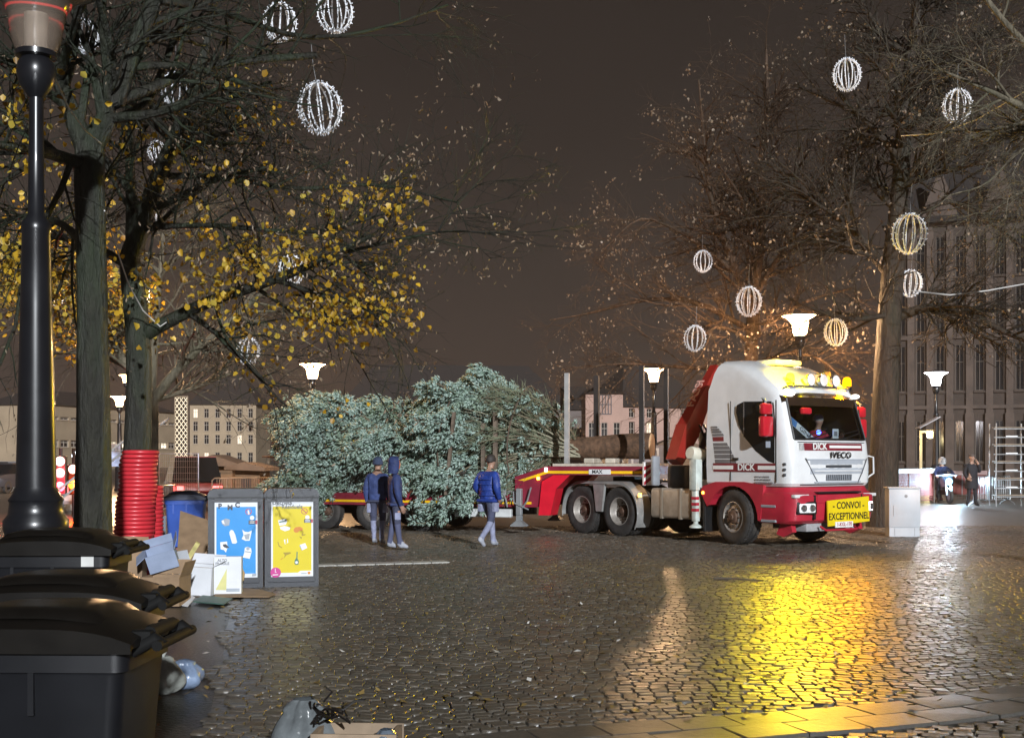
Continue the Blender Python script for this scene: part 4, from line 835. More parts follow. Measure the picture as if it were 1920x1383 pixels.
def grow(B, Rd, n, length, ang, up, wob, Pn, rg, lo=.15, hi=1., rfac=.55, rmin=.002, droop=0., flat=1.):
    """n children spread over parents in proportion to their length"""
    Lp = np.linalg.norm(np.diff(B, axis=1), axis=2).sum(1); i = rg.choice(len(B), n, p=Lp / Lp.sum()); t = (lo + (hi - lo) * rg.random(n)) * (B.shape[1] - 1); k = np.minimum(t.astype(int), B.shape[1] - 2); u = (t - k)[:, None]
    p = B[i, k] * (1 - u) + B[i, k + 1] * u; d = B[i, k + 1] - B[i, k]; d /= np.linalg.norm(d, axis=1, keepdims=True) + 1e-9
    r = (Rd[i, k] * (1 - u[:, 0]) + Rd[i, k + 1] * u[:, 0]) * rfac
    s = rg.normal(size=(n, 3)); s -= d * (s * d).sum(1, keepdims=True); s /= np.linalg.norm(s, axis=1, keepdims=True) + 1e-9
    a = rg.normal(ang, .22, n)[:, None]; dr = d * np.cos(a) + s * np.sin(a); dr[:, 2] = dr[:, 2] * flat + up; dr /= np.linalg.norm(dr, axis=1, keepdims=True)
    ln = rg.uniform(length[0], length[1], n) * (1.1 - .5 * t / (B.shape[1] - 1))
    q = np.empty((n, Pn, 3)); q[:, 0] = p; cur = dr.copy(); st = ln / (Pn - 1)
    for j in range(1, Pn):
        cur = cur + rg.normal(0, wob, (n, 3)); cur[:, 2] -= droop * j / Pn; cur /= np.linalg.norm(cur, axis=1, keepdims=True); q[:, j] = q[:, j - 1] + cur * st[:, None]
    rr = np.maximum(r, rmin)[:, None] * np.linspace(1, .35, Pn)[None, :]
    return q, rr
def leaves(p, size, rg, pend=True, asp=.8):
    n = len(p); a = rg.normal(size=(n, 3)); a[:, 2] -= 1.0 if pend else 0.; a /= np.linalg.norm(a, axis=1, keepdims=True); s = np.cross(a, rg.normal(size=(n, 3))); s /= np.linalg.norm(s, axis=1, keepdims=True) + 1e-9; nn = np.cross(a, s)
    L_ = size[:, None]; w = L_ * asp * .5; f1 = nn * L_ * rg.uniform(-.1, .45, (n, 1))
    c = p + a * L_ * .1
    v = np.stack([c, c + a * L_ * .35 + s * w + f1, c + a * L_ * .75 + s * w * .75 + f1, c + a * L_, c + a * L_ * .75 - s * w * .75 + f1, c + a * L_ * .35 - s * w + f1], 1)
    f = np.array([(0, 1, 2, 3), (0, 3, 4, 5)])
    return v.reshape(-1, 3), (f[None] + (np.arange(n) * 6)[:, None, None]).reshape(-1, 4)
TREES = []
def tree(label, limbs, trunk_n, mat, seed, counts, lens, leaf=None, seeds=None, up=.25, twig_r=.0028, trunk_sides=16, lo=.2, group='bare square trees', lower_leaf=None, flat=.8, droop=.03, cat='tree', name='lime_tree', rz=None, leafm=None):
    rg = np.random.default_rng(seed); base = limbs[0][0][0]
    T_ = thing(name, label, cat, (base[0], base[1], 0), 0, group); off = np.array([base[0], base[1], 0.])
    parts = []; LB = []; LR = []
    for j, (pts, rad) in enumerate(limbs):
        B_, R_ = resample(pts, rad, 14); B_ = B_ - off
        v, f = tubes_np(B_[None], R_[None], trunk_sides if j < trunk_n else 9); parts.append((v, f)); LB.append(B_); LR.append(R_)
    # smooth knobbly trunk surface
    v, f = merge(parts); v = v + rg.normal(0, .0025, v.shape); O('trunk', npmesh('trunk', v, f, mat, True), T_)
    src = list(range(trunk_n, len(limbs)))
    B0 = np.stack([LB[k] for k in src]); R0 = np.stack([LR[k] for k in src])
    B1, R1 = grow(B0, R0, counts[0], lens[0], .95, up, .10, 8, rg, lo, 1., .50, .010, droop, flat)
    B2, R2 = grow(np.concatenate([B1]), np.concatenate([R1]), counts[1], lens[1], .80, up * .5, .14, 6, rg, .1, 1., .5, .0045, droop, flat)
    B3, R3 = grow(B2, R2, counts[2], lens[2], .75, .05, .18, 5, rg, .1, 1., .55, twig_r, droop * 2, 1.)
    v, f = merge([tubes_np(B1, R1, 6), tubes_np(B2, R2, 4), tubes_np(B3, R3, 3)]); O('crown', npmesh('crown', v, f, mat, True), T_)
    tips = np.concatenate([B3[:, 2:].reshape(-1, 3), B2[:, 4:].reshape(-1, 3)])
    if leaf:
        n, s0, s1, fn = leaf; w = np.ones(len(tips)) if fn is None else fn(tips + off); w = w / w.sum(); cl = tips[rg.choice(len(tips), n // 7, p=w)]; p = np.repeat(cl, 7, 0) + rg.normal(0, 1.3 * s1, (len(cl) * 7, 3)); v, f = leaves(p, rg.uniform(s0, s1, len(p)), rg)
        o = O('leaves', npmesh('leaves', v, f, leafm or LEAF), T_); tag(o, None, None, None, 'stuff')
    if seeds:
        n, s0, s1 = seeds; cl = tips[rg.integers(0, len(tips), n // 3)]; p = np.repeat(cl, 3, 0) + rg.normal(0, .05, (len(cl) * 3, 3)); v, f = leaves(p, rg.uniform(s0, s1, len(p)), rg, True, .35); o = O('dry_seeds', npmesh('dry_seeds', v, f, DRY), T_); tag(o, None, None, None, 'stuff')
    TREES.append(T_); return T_
def PX(Z, *pts): return [P(x, y, Z + (dz[0] if dz else 0)) for x, y, *dz in pts]
def leafw(*blobs):
    """where leaves still hang, as clouds (pixel column, row, spread) seen along the tree's own depth"""
    def fn(p):
        x = CX + p[:, 0] / p[:, 1] * F; y = HY - (p[:, 2] - CH) / p[:, 1] * F; w = np.full(len(p), .004)
        for bx_, by_, sx_, sy_, a_ in blobs: w = w + a_ * np.exp(-((x - bx_) / sx_) ** 2 - ((y - by_) / sy_) ** 2)
        return w
    return fn
# A: the near trunk beside the lamp post
ZA = 12.3
tree('thick mossy trunk beside the dark lamp column, first of the yellow-leaved trees', [
    (PX(ZA, (172, 1178), (174, 1000), (176, 800), (173, 500), (166, 330), (168, 270)), [.24, .19, .165, .145, .15, .14]),
    (PX(ZA, (168, 275), (205, 225), (232, 140), (262, 70), (290, 0), (330, -110)), [.13, .11, .095, .085, .075, .05]),
    (PX(ZA, (165, 290), (135, 215), (110, 150), (90, 60, .3), (75, -60, .6)), [.11, .095, .08, .07, .05]),
    (PX(ZA, (160, 310), (110, 292, -.4), (50, 278, -1.), (-20, 270, -1.5)), [.075, .06, .05, .035]),
    (PX(ZA, (218, 190), (290, 165, .3), (360, 128, .6), (480, 112, 1.0), (592, 104, 1.4)), [.06, .05, .045, .042, .038]),
    (PX(ZA, (205, 230), (270, 205, .5), (300, 150, .8), (330, 60, 1.0), (370, -60, 1.4)), [.05, .045, .04, .035, .02]),
    (PX(ZA, (110, 150), (135, 60, -.5), (170, -40, -.9)), [.05, .04, .03]),
    (PX(ZA, (172, 470), (120, 420, 1.2), (60, 400, 2.2), (-20, 420, 3.0)), [.05, .04, .03, .02]),
    (PX(ZA, (290, 0), (420, 20, 1.), (560, 80, 1.6), (700, 60, 2.), (840, 10, 2.6)), [.045, .035, .028, .02, .012]),
], 1, BK_NEAR, 31, (80, 560, 2300), ((1.0, 2.6), (.5, 1.3), (.25, .7)), leaf=(1100, .035, .085, leafw((40, 260, 120, 110, 1.), (330, 300, 120, 80, .35), (480, 200, 90, 60, .3), (230, 240, 60, 40, .6), (60, 480, 120, 100, 1.))), seeds=(900, .03, .06), up=.10, lo=.05, group='yellow-leaved trees over the bins')
# B: the tree whose foot is sleeved in red pipe
ZB = 15.6
tree('forked trunk sleeved in ribbed red pipe, second of the yellow-leaved trees', [
    (PX(ZB, (246, 1108), (250, 1000), (260, 800), (262, 640), (252, 560), (243, 480)), [.21, .19, .168, .155, .15, .13]),
    (PX(ZB, (243, 485), (262, 430), (290, 350), (322, 275), (348, 215), (380, 120), (400, 20)), [.13, .125, .115, .10, .085, .06, .04]),
    (PX(ZB, (246, 470), (246, 380, .3), (243, 300, .5), (243, 220, .7), (236, 100, .9)), [.075, .065, .06, .05, .03]),
    (PX(ZB, (266, 630), (320, 600), (400, 560, -.2), (520, 525, -.4), (620, 480, -.6), (700, 440, -.8)), [.095, .085, .075, .06, .045, .025]),
    (PX(ZB, (320, 280), (380, 215, .5), (420, 205, .8), (500, 230, 1.2), (580, 280, 1.6)), [.05, .04, .035, .025, .018]),
    (PX(ZB, (262, 430), (380, 420, -.6), (480, 430, -1.), (600, 440, -1.4), (720, 400, -1.6)), [.04, .033, .026, .02, .012]),
    (PX(ZB, (300, 330), (420, 330, .3), (560, 360, .6), (700, 340, 1.0), (860, 380, 1.2)), [.045, .038, .03, .022, .012]),
    (PX(ZB, (520, 525, -.4), (620, 560, -.3), (700, 580, 0), (780, 600, .2)), [.04, .03, .02, .012]),
    (PX(ZB, (480, 540, -.3), (560, 590, .2), (640, 610, .5)), [.03, .022, .012]),
    (PX(ZB, (243, 500), (160, 450, .6), (80, 440, 1.2), (-20, 470, 1.6)), [.06, .05, .04, .02]),
    (PX(ZB, (620, 480, -.6), (740, 450, -.4), (850, 430, 0), (930, 440, .3)), [.025, .018, .013, .007]),
    (PX(ZB, (400, 560, -.2), (420, 630, -.6), (470, 690, -.9), (520, 730, -1.)), [.02, .015, .012, .006]),
], 1, BK_NEAR, 37, (110, 800, 3300), ((.9, 2.2), (.45, 1.2), (.25, .65)), leaf=(1450, .04, .10, leafw((380, 530, 90, 50, 1.), (560, 585, 140, 45, .9), (470, 470, 140, 40, .5), (310, 540, 60, 40, 1.), (700, 380, 80, 40, .2), (470, 690, 40, 30, .6))), seeds=(3200, .035, .07), up=.05, lo=.05, group='yellow-leaved trees over the bins')
# C: tree lit from below by the lamps further back
ZC = 27.0
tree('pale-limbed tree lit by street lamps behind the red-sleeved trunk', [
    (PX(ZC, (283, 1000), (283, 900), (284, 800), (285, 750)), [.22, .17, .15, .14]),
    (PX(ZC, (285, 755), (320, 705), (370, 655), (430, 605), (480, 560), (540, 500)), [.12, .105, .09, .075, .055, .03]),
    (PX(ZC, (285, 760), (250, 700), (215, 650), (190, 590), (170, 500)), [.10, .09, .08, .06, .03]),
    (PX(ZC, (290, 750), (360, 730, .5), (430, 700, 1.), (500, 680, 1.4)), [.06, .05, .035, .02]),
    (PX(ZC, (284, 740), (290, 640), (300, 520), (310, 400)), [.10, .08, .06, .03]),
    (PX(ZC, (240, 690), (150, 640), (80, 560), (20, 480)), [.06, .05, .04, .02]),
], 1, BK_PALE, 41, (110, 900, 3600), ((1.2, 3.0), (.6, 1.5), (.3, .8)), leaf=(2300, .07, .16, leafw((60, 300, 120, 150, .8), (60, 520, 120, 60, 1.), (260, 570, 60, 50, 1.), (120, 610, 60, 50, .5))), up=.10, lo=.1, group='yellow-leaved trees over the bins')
# D: bare tree behind the cab
ZD = 36.0
tree('bare brown tree rising behind the truck cab', [
    (PX(ZD, (1408, 985), (1408, 800), (1409, 660), (1412, 560)), [.30, .24, .20, .17]),
    (PX(ZD, (1412, 565), (1432, 420), (1425, 300), (1440, 180), (1436, 80)), [.15, .12, .09, .06, .03]),
    (PX(ZD, (1411, 590), (1370, 480), (1330, 380), (1320, 260), (1310, 150)), [.12, .10, .08, .05, .025]),
    (PX(ZD, (1410, 620), (1300, 560), (1200, 560, .6), (1100, 590, 1.), (1030, 600, 1.2)), [.09, .075, .055, .035, .015]),
    (PX(ZD, (1409, 650), (1380, 620, -.6), (1340, 610, -1.2), (1310, 640, -1.6)), [.07, .055, .04, .02]),
    (PX(ZD, (1411, 640), (1450, 600), (1520, 560, -.5), (1600, 540, -.9)), [.08, .07, .05, .025]),
    (PX(ZD, (1405, 690), (1300, 690, .6), (1180, 680, 1.), (1060, 690, 1.2)), [.07, .055, .035, .012]),
    (PX(ZD, (1412, 560), (1500, 420), (1560, 330), (1600, 240)), [.10, .08, .05, .025]),
    (PX(ZD, (1390, 520), (1290, 440), (1200, 400, -.5), (1130, 470, -.8)), [.08, .06, .035, .015]),
    (PX(ZD, (1415, 680), (1480, 660, -1.), (1540, 670, -1.6), (1590, 720, -2.)), [.05, .04, .03, .01]),
], 1, BK_FAR, 43, (180, 1700, 7600), ((1.2, 3.2), (.6, 1.7), (.3, .9)), leaf=(1500, .06, .11, None), seeds=(3200, .05, .09), up=.15, lo=.08, leafm=DRY, twig_r=.0042)
# E: the big trunk by the grey cabinet
ZE = 30.5
tree('stout greenish tree trunk beside the grey utility cabinet', [
    (PX(ZE, (1655, 990), (1657, 900), (1660, 750), (1668, 580), (1680, 440)), [.42, .36, .32, .29, .26]),
    (PX(ZE, (1680, 445), (1692, 300), (1700, 160), (1722, 20), (1730, -120)), [.24, .20, .16, .12, .08]),
    (PX(ZE, (1672, 520), (1600, 430), (1500, 350, .8), (1430, 300, 1.2)), [.14, .11, .07, .03]),
    (PX(ZE, (1672, 600), (1740, 570), (1820, 590, -1.), (1920, 640, -1.8), (2000, 660, -2.)), [.13, .11, .085, .06, .04]),
    (PX(ZE, (1690, 300), (1620, 220), (1560, 190, 1.), (1490, 160, 1.4)), [.09, .07, .045, .02]),
    (PX(ZE, (1700, 170), (1650, 60), (1580, -60)), [.08, .06, .03]),
    (PX(ZE, (1695, 250), (1780, 150), (1850, 80), (1930, 20)), [.09, .07, .05, .02]),
    (PX(ZE, (1682, 420), (1780, 370), (1860, 420), (1930, 470)), [.09, .07, .05, .03]),
    (PX(ZE, (1668, 590), (1600, 600, -1.), (1550, 590, -1.6), (1480, 560, -2.2)), [.08, .06, .04, .02]),
], 1, BK_DARK, 47, (180, 1700, 7600), ((1.2, 3.2), (.6, 1.7), (.3, .9)), leaf=(700, .06, .10, None), seeds=(2200, .05, .09), up=.12, lo=.08, leafm=DRY, twig_r=.004)
# F: a tree just outside the right edge whose pale twigs hang into view
ZF = 19.0
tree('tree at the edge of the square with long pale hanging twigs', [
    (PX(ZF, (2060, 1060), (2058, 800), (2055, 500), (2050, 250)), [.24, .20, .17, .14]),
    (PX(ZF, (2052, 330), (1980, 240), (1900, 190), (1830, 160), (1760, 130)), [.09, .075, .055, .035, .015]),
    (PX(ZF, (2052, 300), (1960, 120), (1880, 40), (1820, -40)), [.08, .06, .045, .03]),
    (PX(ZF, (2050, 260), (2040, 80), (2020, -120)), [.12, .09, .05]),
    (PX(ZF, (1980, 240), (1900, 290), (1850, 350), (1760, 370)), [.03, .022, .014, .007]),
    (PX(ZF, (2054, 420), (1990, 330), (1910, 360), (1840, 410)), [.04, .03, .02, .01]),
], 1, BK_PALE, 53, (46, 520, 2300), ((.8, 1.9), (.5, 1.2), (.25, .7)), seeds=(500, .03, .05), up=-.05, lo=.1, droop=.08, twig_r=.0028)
# red ribbed sleeve round the foot of tree B
bx = P(246, 1108, ZB); SL = thing('red_pipe_sleeve', 'red ribbed pipe wound round the foot of the forked tree', 'tree guard', (bx.x, bx.y, 0.0))
RS = M('sleeve_red', (.62, .035, .05), .35, var=.12, vs=4, coat=.2); npitch = 34
for i in range(npitch):
    z = .05 + i * .0525; tt = i / (npitch - 1); r_ = .245 - .035 * tt + .004 * math.sin(i * 1.9); ax_ = -.02 + .13 * tt
    mb = MB(); prof = [(r_ + .026 * math.cos(a), z + .027 * math.sin(a)) for a in np.linspace(-math.pi, math.pi, 9)]
    mb.lathe(prof, 30, Matrix.Translation((ax_, 0, 0)) @ Matrix.Rotation(R(1.3 * math.sin(i * .7)), 4, 'X') , False); mb.obj('pipe_turn', RS, SL, 60)
SL2 = thing('red_pipe_coil', 'loose coil end of red ribbed pipe behind the sleeved trunk', 'pipe', (bx.x + .19, bx.y + .25, 0.0))
for i in range(16):
    z = .55 + i * .052; mb = MB(); mb.lathe([(.13 + .02 * math.cos(a), z + .025 * math.sin(a)) for a in np.linspace(-math.pi, math.pi, 8)], 18, None, False); mb.obj('pipe_turn', RS, SL2, 60)
mb = MB(); mb.lathe([(.12, 0), (.12, .56)], 16); mb.obj('pipe_core', M('sleeve_dark', (.10, .01, .015), .6), SL2, 50)
# ================================================================== wire light balls
WIRE = M('white_wire', (.82, .84, .88), .45, var=.05, emit=(.8, .88, 1.), es=.05)  # faint glow added to the unlit wire so the balls look whiter
def ball_meshes():
    mb = MB()
    for k_ in range(6):
        a = math.pi * k_ / 6; pts = [(math.cos(a) * .5 * math.sin(u), math.sin(a) * .5 * math.sin(u), .58 * math.cos(u)) for u in np.linspace(0, 2 * math.pi, 33)]; mb.tube(pts, .019, 6, False)
    mb.lathe([(.03, -.6), (.05, -.57), (.03, -.54)], 10, None); mb.lathe([(.03, .54), (.05, .57), (.03, .6)], 10, None)
    fr_ = mb.mesh('wire_frame', WIRE, 60)
    mb = MB(); rg = random.Random(5)
    for k_ in range(12):
        a = math.pi * k_ / 6
        for u in np.linspace(.25, 2.9, 11):
            p = Vector((math.cos(a) * .5 * math.sin(u), math.sin(a) * .5 * math.sin(u), .58 * math.cos(u))); d = (p.normalized() + Vector((rg.uniform(-.6, .6), rg.uniform(-.6, .6), rg.uniform(-.6, .6)))).normalized(); mb.tube([p, p + d * .05, p + d * .062], [.011, .011, .014], 5)
    sp = mb.mesh('bulb', M('led_bulb', (.85, .88, .95), .3, var=0, emit=(.8, .88, 1.), es=.25), None)
    mb = MB(); mb.tube([(0, 0, .58), (.02, .01, 1.0), (0, 0, 1.5)], .008, 4); co_ = mb.mesh('hanging_wire', M('grey_wire', (.25, .25, .26), .5), None)
    return fr_, sp, co_
bfr, bsp, bco = ball_meshes()
BALLS = [(600, 203, 80, 1.0, 'at the sawn end of the long dark bough'), (628, 22, 66, .9, 'high beside a second one near the top'), (525, 42, 60, .9, 'high above the long dark bough'), (330, 168, 54, .60, 'behind the fork of the near trunk'), (158, 68, 52, .52, 'beside the head of the dark lamp column'),
         (280, 413, 34, .7, 'half hidden behind the forked trunk'), (295, 285, 34, .7, 'dim behind the crown of the forked tree'), (547, 506, 46, .8, 'above the low bough of the forked tree'), (465, 658, 42, .8, 'below the low leafy bough over the white facade'), (112, 558, 32, .7, 'dim among leaves beside the lamp column'),
         (1588, 140, 50, 1., 'high in the bare tree above the beacons'), (1795, 199, 52, 1., 'dim among pale twigs by the dark facade'), (1705, 438, 62, 1., 'bright white against the stout tree trunk'), (1707, 531, 42, .9, 'warm tinted just below the brightest one by the stout trunk'), (1404, 565, 46, .9, 'against the pale trunk behind the cab'),
         (1318, 490, 34, .8, 'dim in the crown behind the crane'), (1303, 634, 40, .8, 'over the crane boom left of the cab roof'), (1567, 623, 42, .8, 'beside the bright lamp above the cab')]
for x, y, dpx, dm, where in BALLS:
    sc = .62 * dm; Z = sc * F / dpx; b_ = thing('wire_light_ball', 'white wire light ball hanging ' + where, 'light ball', P(x, y, Z), random.uniform(0, 3), 'wire light balls in the trees')
    b_.scale = (sc, sc, sc); b_.rotation_euler = (random.uniform(-.12, .12), random.uniform(-.12, .12), random.uniform(0, 3))
    O('wire_frame', bfr, b_); tag(O('bulb', bsp, b_), None, None, None, 'stuff'); O('hanging_wire', bco, b_)
# ================================================================== street lamps
LDK = M('lamp_dark_paint', (.010, .0105, .013), .30, var=.2, vs=4, coat=.4)
def lamp(label, base, Hh, scale=1., lit=None, st=30., rz=0.):
    """Hh: height of the bottom of the glass"""
    A_ = thing('street_lamp', label, 'street lamp', (base[0], base[1], 0), rz, 'bell-shaped street lamps'); s = scale
    mb = MB(); mb.lathe([(.27 * s, 0), (.27 * s, .10), (.235 * s, .14), (.225 * s, 1.10), (.24 * s, 1.15), (.24 * s, 1.22), (.205 * s, 1.27), (.195 * s, 1.36), (.205 * s, 1.38), (.17 * s, 1.43), (.155 * s, 1.48)], 28); mb.obj('base', LDK, A_, 40)
    mb = MB(); mb.lathe([(.150 * s, 1.46), (.140 * s, 1.9), (.128 * s, 2.4), (.116 * s, 2.9), (.105 * s, 3.46), (.110 * s, 3.48), (.110 * s, 3.54), (.062 * s, 3.60), (.056 * s, 4.1), (.052 * s, Hh - .33)], 28); mb.obj('column', LDK, A_, 50)
    mb = MB(); mb.lathe([(.055 * s, Hh - .36), (.075 * s, Hh - .33), (.125 * s, Hh - .26), (.145 * s, Hh - .17), (.135 * s, Hh - .09), (.11 * s, Hh - .05), (.15 * s, Hh - .04), (.15 * s, Hh + .0)], 28); mb.obj('socket', LDK, A_, 40)
    mb = MB(); mb.lathe([(.15 * s, Hh), (.185 * s, Hh + .10), (.20 * s, Hh + .22), (.225 * s, Hh + .33), (.29 * s, Hh + .42), (.38 * s, Hh + .485), (.47 * s, Hh + .525)], 32, None, False)
    if lit: gm_ = glow('lamp_glow_' + '_'.join(str(int(v * 100)) for v in lit) , lit, 16., .8)
    else: gm_ = M('lamp_glass_unlit', (.62, .50, .40), .15, var=.1, spec=.6); gm_.node_tree.nodes['Principled BSDF'].inputs['Transmission Weight'].default_value = .8
    mb.obj('bell_glass', gm_, A_, 50)
    mb = MB(); mb.lathe([(.475 * s, Hh + .525), (.48 * s, Hh + .54), (.40 * s, Hh + .56), (.18 * s, Hh + .60), (.05 * s, Hh + .63), (.001, Hh + .66)], 32, None, False); mb.obj('cap', LDK, A_, 50)
    if lit: plight('lamp_light', A_, (0, 0, Hh + .30), lit, st, .18)
    if lit is None:
        mb = MB(); mb.lathe([(.06, Hh + .02), (.06, Hh + .30), (.001, Hh + .32)], 12); mb.obj('lamp_tube', M('lamp_tube_white', (.8, .8, .8), .3), A_, 40)
        mb = MB(); mb.tube([(.2 * math.cos(a), .2 * math.sin(a), Hh + .46) for a in np.linspace(.6, 2.6, 12)], .012, 6); mb.obj('red_reflection', M('red_reflection', (.6, .02, .03), .4, emit=(1, .05, .06), es=.5), A_)  # glowing arc painted in as the red reflection in the unlit glass
    return A_
WARM = (1., .60, .30); COOLW = (.95, .93, 1.)
lamp('tall dark lamp column with unlit bell glass behind the black bins', P(68, 900, 9.6), 4.88, 1.02)
def lampat(label, x, ytop, w, lit, st, gr=None):
    Z = .96 * F / w; b_ = P(x, ytop, Z); lamp(label, b_, b_.z - .56, 1., lit, st)
lampat('lit lamp above the felled spruce on the trailer', 586, 681, 50, WARM, 9000.)
lampat('lit lamp between the two dark stakes, left of the red crane', 1226, 690, 45, WARM, 6000.)
lampat('lit lamp shining over the truck cab roof', 1500, 590, 68, WARM, 5500.)
lampat('white lit lamp in front of the dark gothic facade', 1755, 697, 44, COOLW, 3600.)
lampat('lit lamp half hidden by yellow leaves at the forked trunk', 264, 545, 70, WARM, 9000.)
lampat('lit lamp between the two mossy trunks', 224, 742, 34, WARM, 9000.)
lampat('small far lamp just above the one between the trunks', 236, 702, 26, WARM, 6000.)
# cable from lamp to trees
def cable(label, pts, r=.008):
    mb = MB(); mb.tube(pts, r, 5); o = mb.obj('cable', M('white_cable', (.62, .60, .58), .5), None, 60); tag(o, label, 'cable', 'pale supply cables'); return o
cable('pale cable drooping from the lamp column to the near trunk fork', [P(88, 105, 9.7), P(105, 150, 10.1), P(130, 205, 10.8), P(160, 245, 11.5), P(190, 270, 12.1)])
cable('pale cable stretched down from the near trunk to the forked tree', [P(196, 395, 12.25), P(218, 465, 13.3), P(242, 535, 14.6), P(268, 582, 15.2), P(300, 612, 15.4), P(312, 604, 15.45)])
cable('pale cable running off to the right from the warm tinted light ball', [P(1708, 545, 22.), P(1780, 553, 22.), P(1850, 545, 22.), P(1990, 520, 22.)], .012)
cable('pale cable sagging between the high twigs by the dark facade', [P(1690, 255, 24.), P(1760, 250, 23.), P(1830, 225, 22.), P(1960, 150, 20.)], .010)
# ================================================================== black wheelie bins in the foreground
BINK = M('bin_black', (.0075, .0080, .0105), .45, var=.25, vs=3, bump=.0, dirt=.2, dcol=(.016, .015, .014))
LIDK = M('bin_lid_black', (.0065, .0055, .0045), .33, var=.3, vs=4, bump=.04, bs=12, dirt=.3, dcol=(.014, .011, .007))
def wheelie(label, loc, rz, Lx, Dy, h, body, lid, group='black wheelie bins', wheels=True, sticker=False):
    A_ = thing('wheelie_bin', label, 'bin', loc, rz, group); hx = Lx / 2; hy = Dy / 2; hb = h - .13
    def rr(sx, sy, z, r=.06):
        pts = []
        for cx_, cy_, a0 in ((1, 1, 0), (-1, 1, 90), (-1, -1, 180), (1, -1, 270)):
            for a in (0, 30, 60, 90): pts.append(Vector((cx_ * (sx - r) + r * math.cos(R(a0 + a)), cy_ * (sy - r) + r * math.sin(R(a0 + a)), z)))
        return pts
    mb = MB(); mb.rings([rr(hx * .80, hy * .80, .06), rr(hx * .82, hy * .82, .10), rr(hx * .95, hy * .95, hb - .10), rr(hx * .96, hy * .96, hb - .09), rr(hx, hy, hb - .085), rr(hx, hy, hb), rr(hx * .94, hy * .94, hb), rr(hx * .93, hy * .93, hb - .04)], cap=True); O('body', fixn(mb.mesh('body', body, 35)), A_)
    for k_ in (-.55, .1):                              # stiffening ribs under the rim
        for s in (-1, 1): mb = MB(); mb.box(hx * k_ - .012, hx * k_ + .012, s * hy * .925 - .02, s * hy * .925 + .02, hb - .26, hb - .085); mb.obj('rim_rib', body, A_)
    mb = MB(); rings_ = []
    for i in range(13):                               # domed lid with a rolled lip
        t = -1 + 2 * i / 12; x = t * (hx + .03); zt = .09 * (1 - abs(t) ** 3.2); 
        row = []
        for j in range(11):
            u = -1 + 2 * j / 10; y = u * (hy + .025); row.append(Vector((x, y, hb + .035 + zt * (1 - .35 * abs(u) ** 3) + .02 * (1 - u * u))))
        lip = [Vector((x, hy + .03, hb - .005)), Vector((x, hy + .015, hb - .005)), Vector((x, hy + .01, hb + .012)), Vector((x, -hy - .01, hb + .012)), Vector((x, -hy - .015, hb - .005)), Vector((x, -hy - .03, hb - .005))]
        rings_.append(row + lip)
    mb.rings(rings_, cap=True); ld = O('lid', fixn(mb.mesh('lid', lid, 50)), A_)
    mb = MB(); rings_ = []
    for i in range(11):                               # raised inner panel of the lid
        t = -1 + 2 * i / 10; x = t * hx * .82 - .02; zt = .09 * (1 - abs(t * .8) ** 3.2); rings_.append([Vector((x, u * hy * .8, hb + .058 + zt + .020 * (1 - (u * .8) ** 2) - (.03 if abs(u) == 1 or i in (0, 10) else 0))) for u in (-1, -.9, -.5, 0, .5, .9, 1)])
    mb.rings(rings_, closed=False, cap=False); O('lid_panel', fixn(mb.mesh('lid_panel', lid, 50)), ld)
    mb = MB(); hz = hb + .01                          # hinge and grab bar on the rear (+x)
    for s in (-1, 1): mb.tube([(hx - .02, s * hy * .62, hz - .03), (hx + .09, s * hy * .62, hz + .03), (hx + .115, s * hy * .62, hz + .0)], .028, 8)
    mb.tube([(hx + .11, -hy * .80, hz + .005), (hx + .11, hy * .80, hz + .005)], .022, 10); mb.obj('handle', M('handle_black', (.006, .006, .006), .75, var=.3, spec=.25), A_, 50)
    mb = MB(); mb.tube([(hx + .05, -hy * .5, hz + .045), (hx + .05, hy * .5, hz + .045)], .028, 10)
    for s in (-.5, 0, .5): mb.box(hx - .04, hx + .07, s * hy - .05, s * hy + .05, hz + .01, hz + .06, bev=.012)
    mb.obj('hinge', M('handle_black'), A_, 40)
    if wheels:
        for s in (-1, 1):
            mb = MB(); m4 = Matrix.Translation((hx * .72, s * (hy * .84 + .02), .10)) @ ROTX(R(90)); mb.lathe([(.045, -.025), (.085, -.028), (.10, -.015), (.10, .015), (.085, .028), (.045, .025)], 20, m4, False); w_ = mb.obj('wheel', M('bin_tyre', (.02, .02, .02), .6), A_, 40)
            mb = MB(); mb.lathe([(.001, .018), (.045, .016), (.05, -.016), (.001, -.018)], 16, m4, False); mb.obj('wheel_hub', M('bin_hub', (.15, .15, .16), .4), w_, 40)
    if sticker:
        mb = MB(); mb.box(sticker[0], sticker[0] + .085, -hy - .005, -hy + .002, sticker[1], sticker[1] + .078); mb.obj('sticker', M('sticker_white', (.62, .62, .60), .6), A_)
    return A_
def bin_at(label, xr, Zn, Lx, Dy, h, **k):
    X = (xr - CX) * Zn / F; return wheelie(label, (X - Lx / 2, Zn + Dy / 2, .008), k.pop('rz', 0.), Lx, Dy, h, BINK, LIDK, **k)
bin_at('large black wheelie bin with rounded lid, in front of two more', 240, 4.95, .86, .62, 1.045, rz=R(-1.5))
bin_at('black wheelie bin with its grab handle showing, middle of the three', 250, 5.95, .86, .62, 1.085, rz=R(2))
bin_at('black wheelie bin with a small white sticker, under the lamp column', 200, 8.35, .84, .62, 1.17, rz=R(1), sticker=(.24, .959))
BB = M('bin_blue', (.045, .105, .42), .33, var=.12, vs=3, bump=.15, bs=60)
p = G(349, 1031); wheelie('blue wheelie bin with dark lid standing behind the twin litter bins', (p.x, p.y, .02), R(8), .72, .58, 1.06, BB, M('bin_lid_navy', (.02, .028, .06), .35), None)
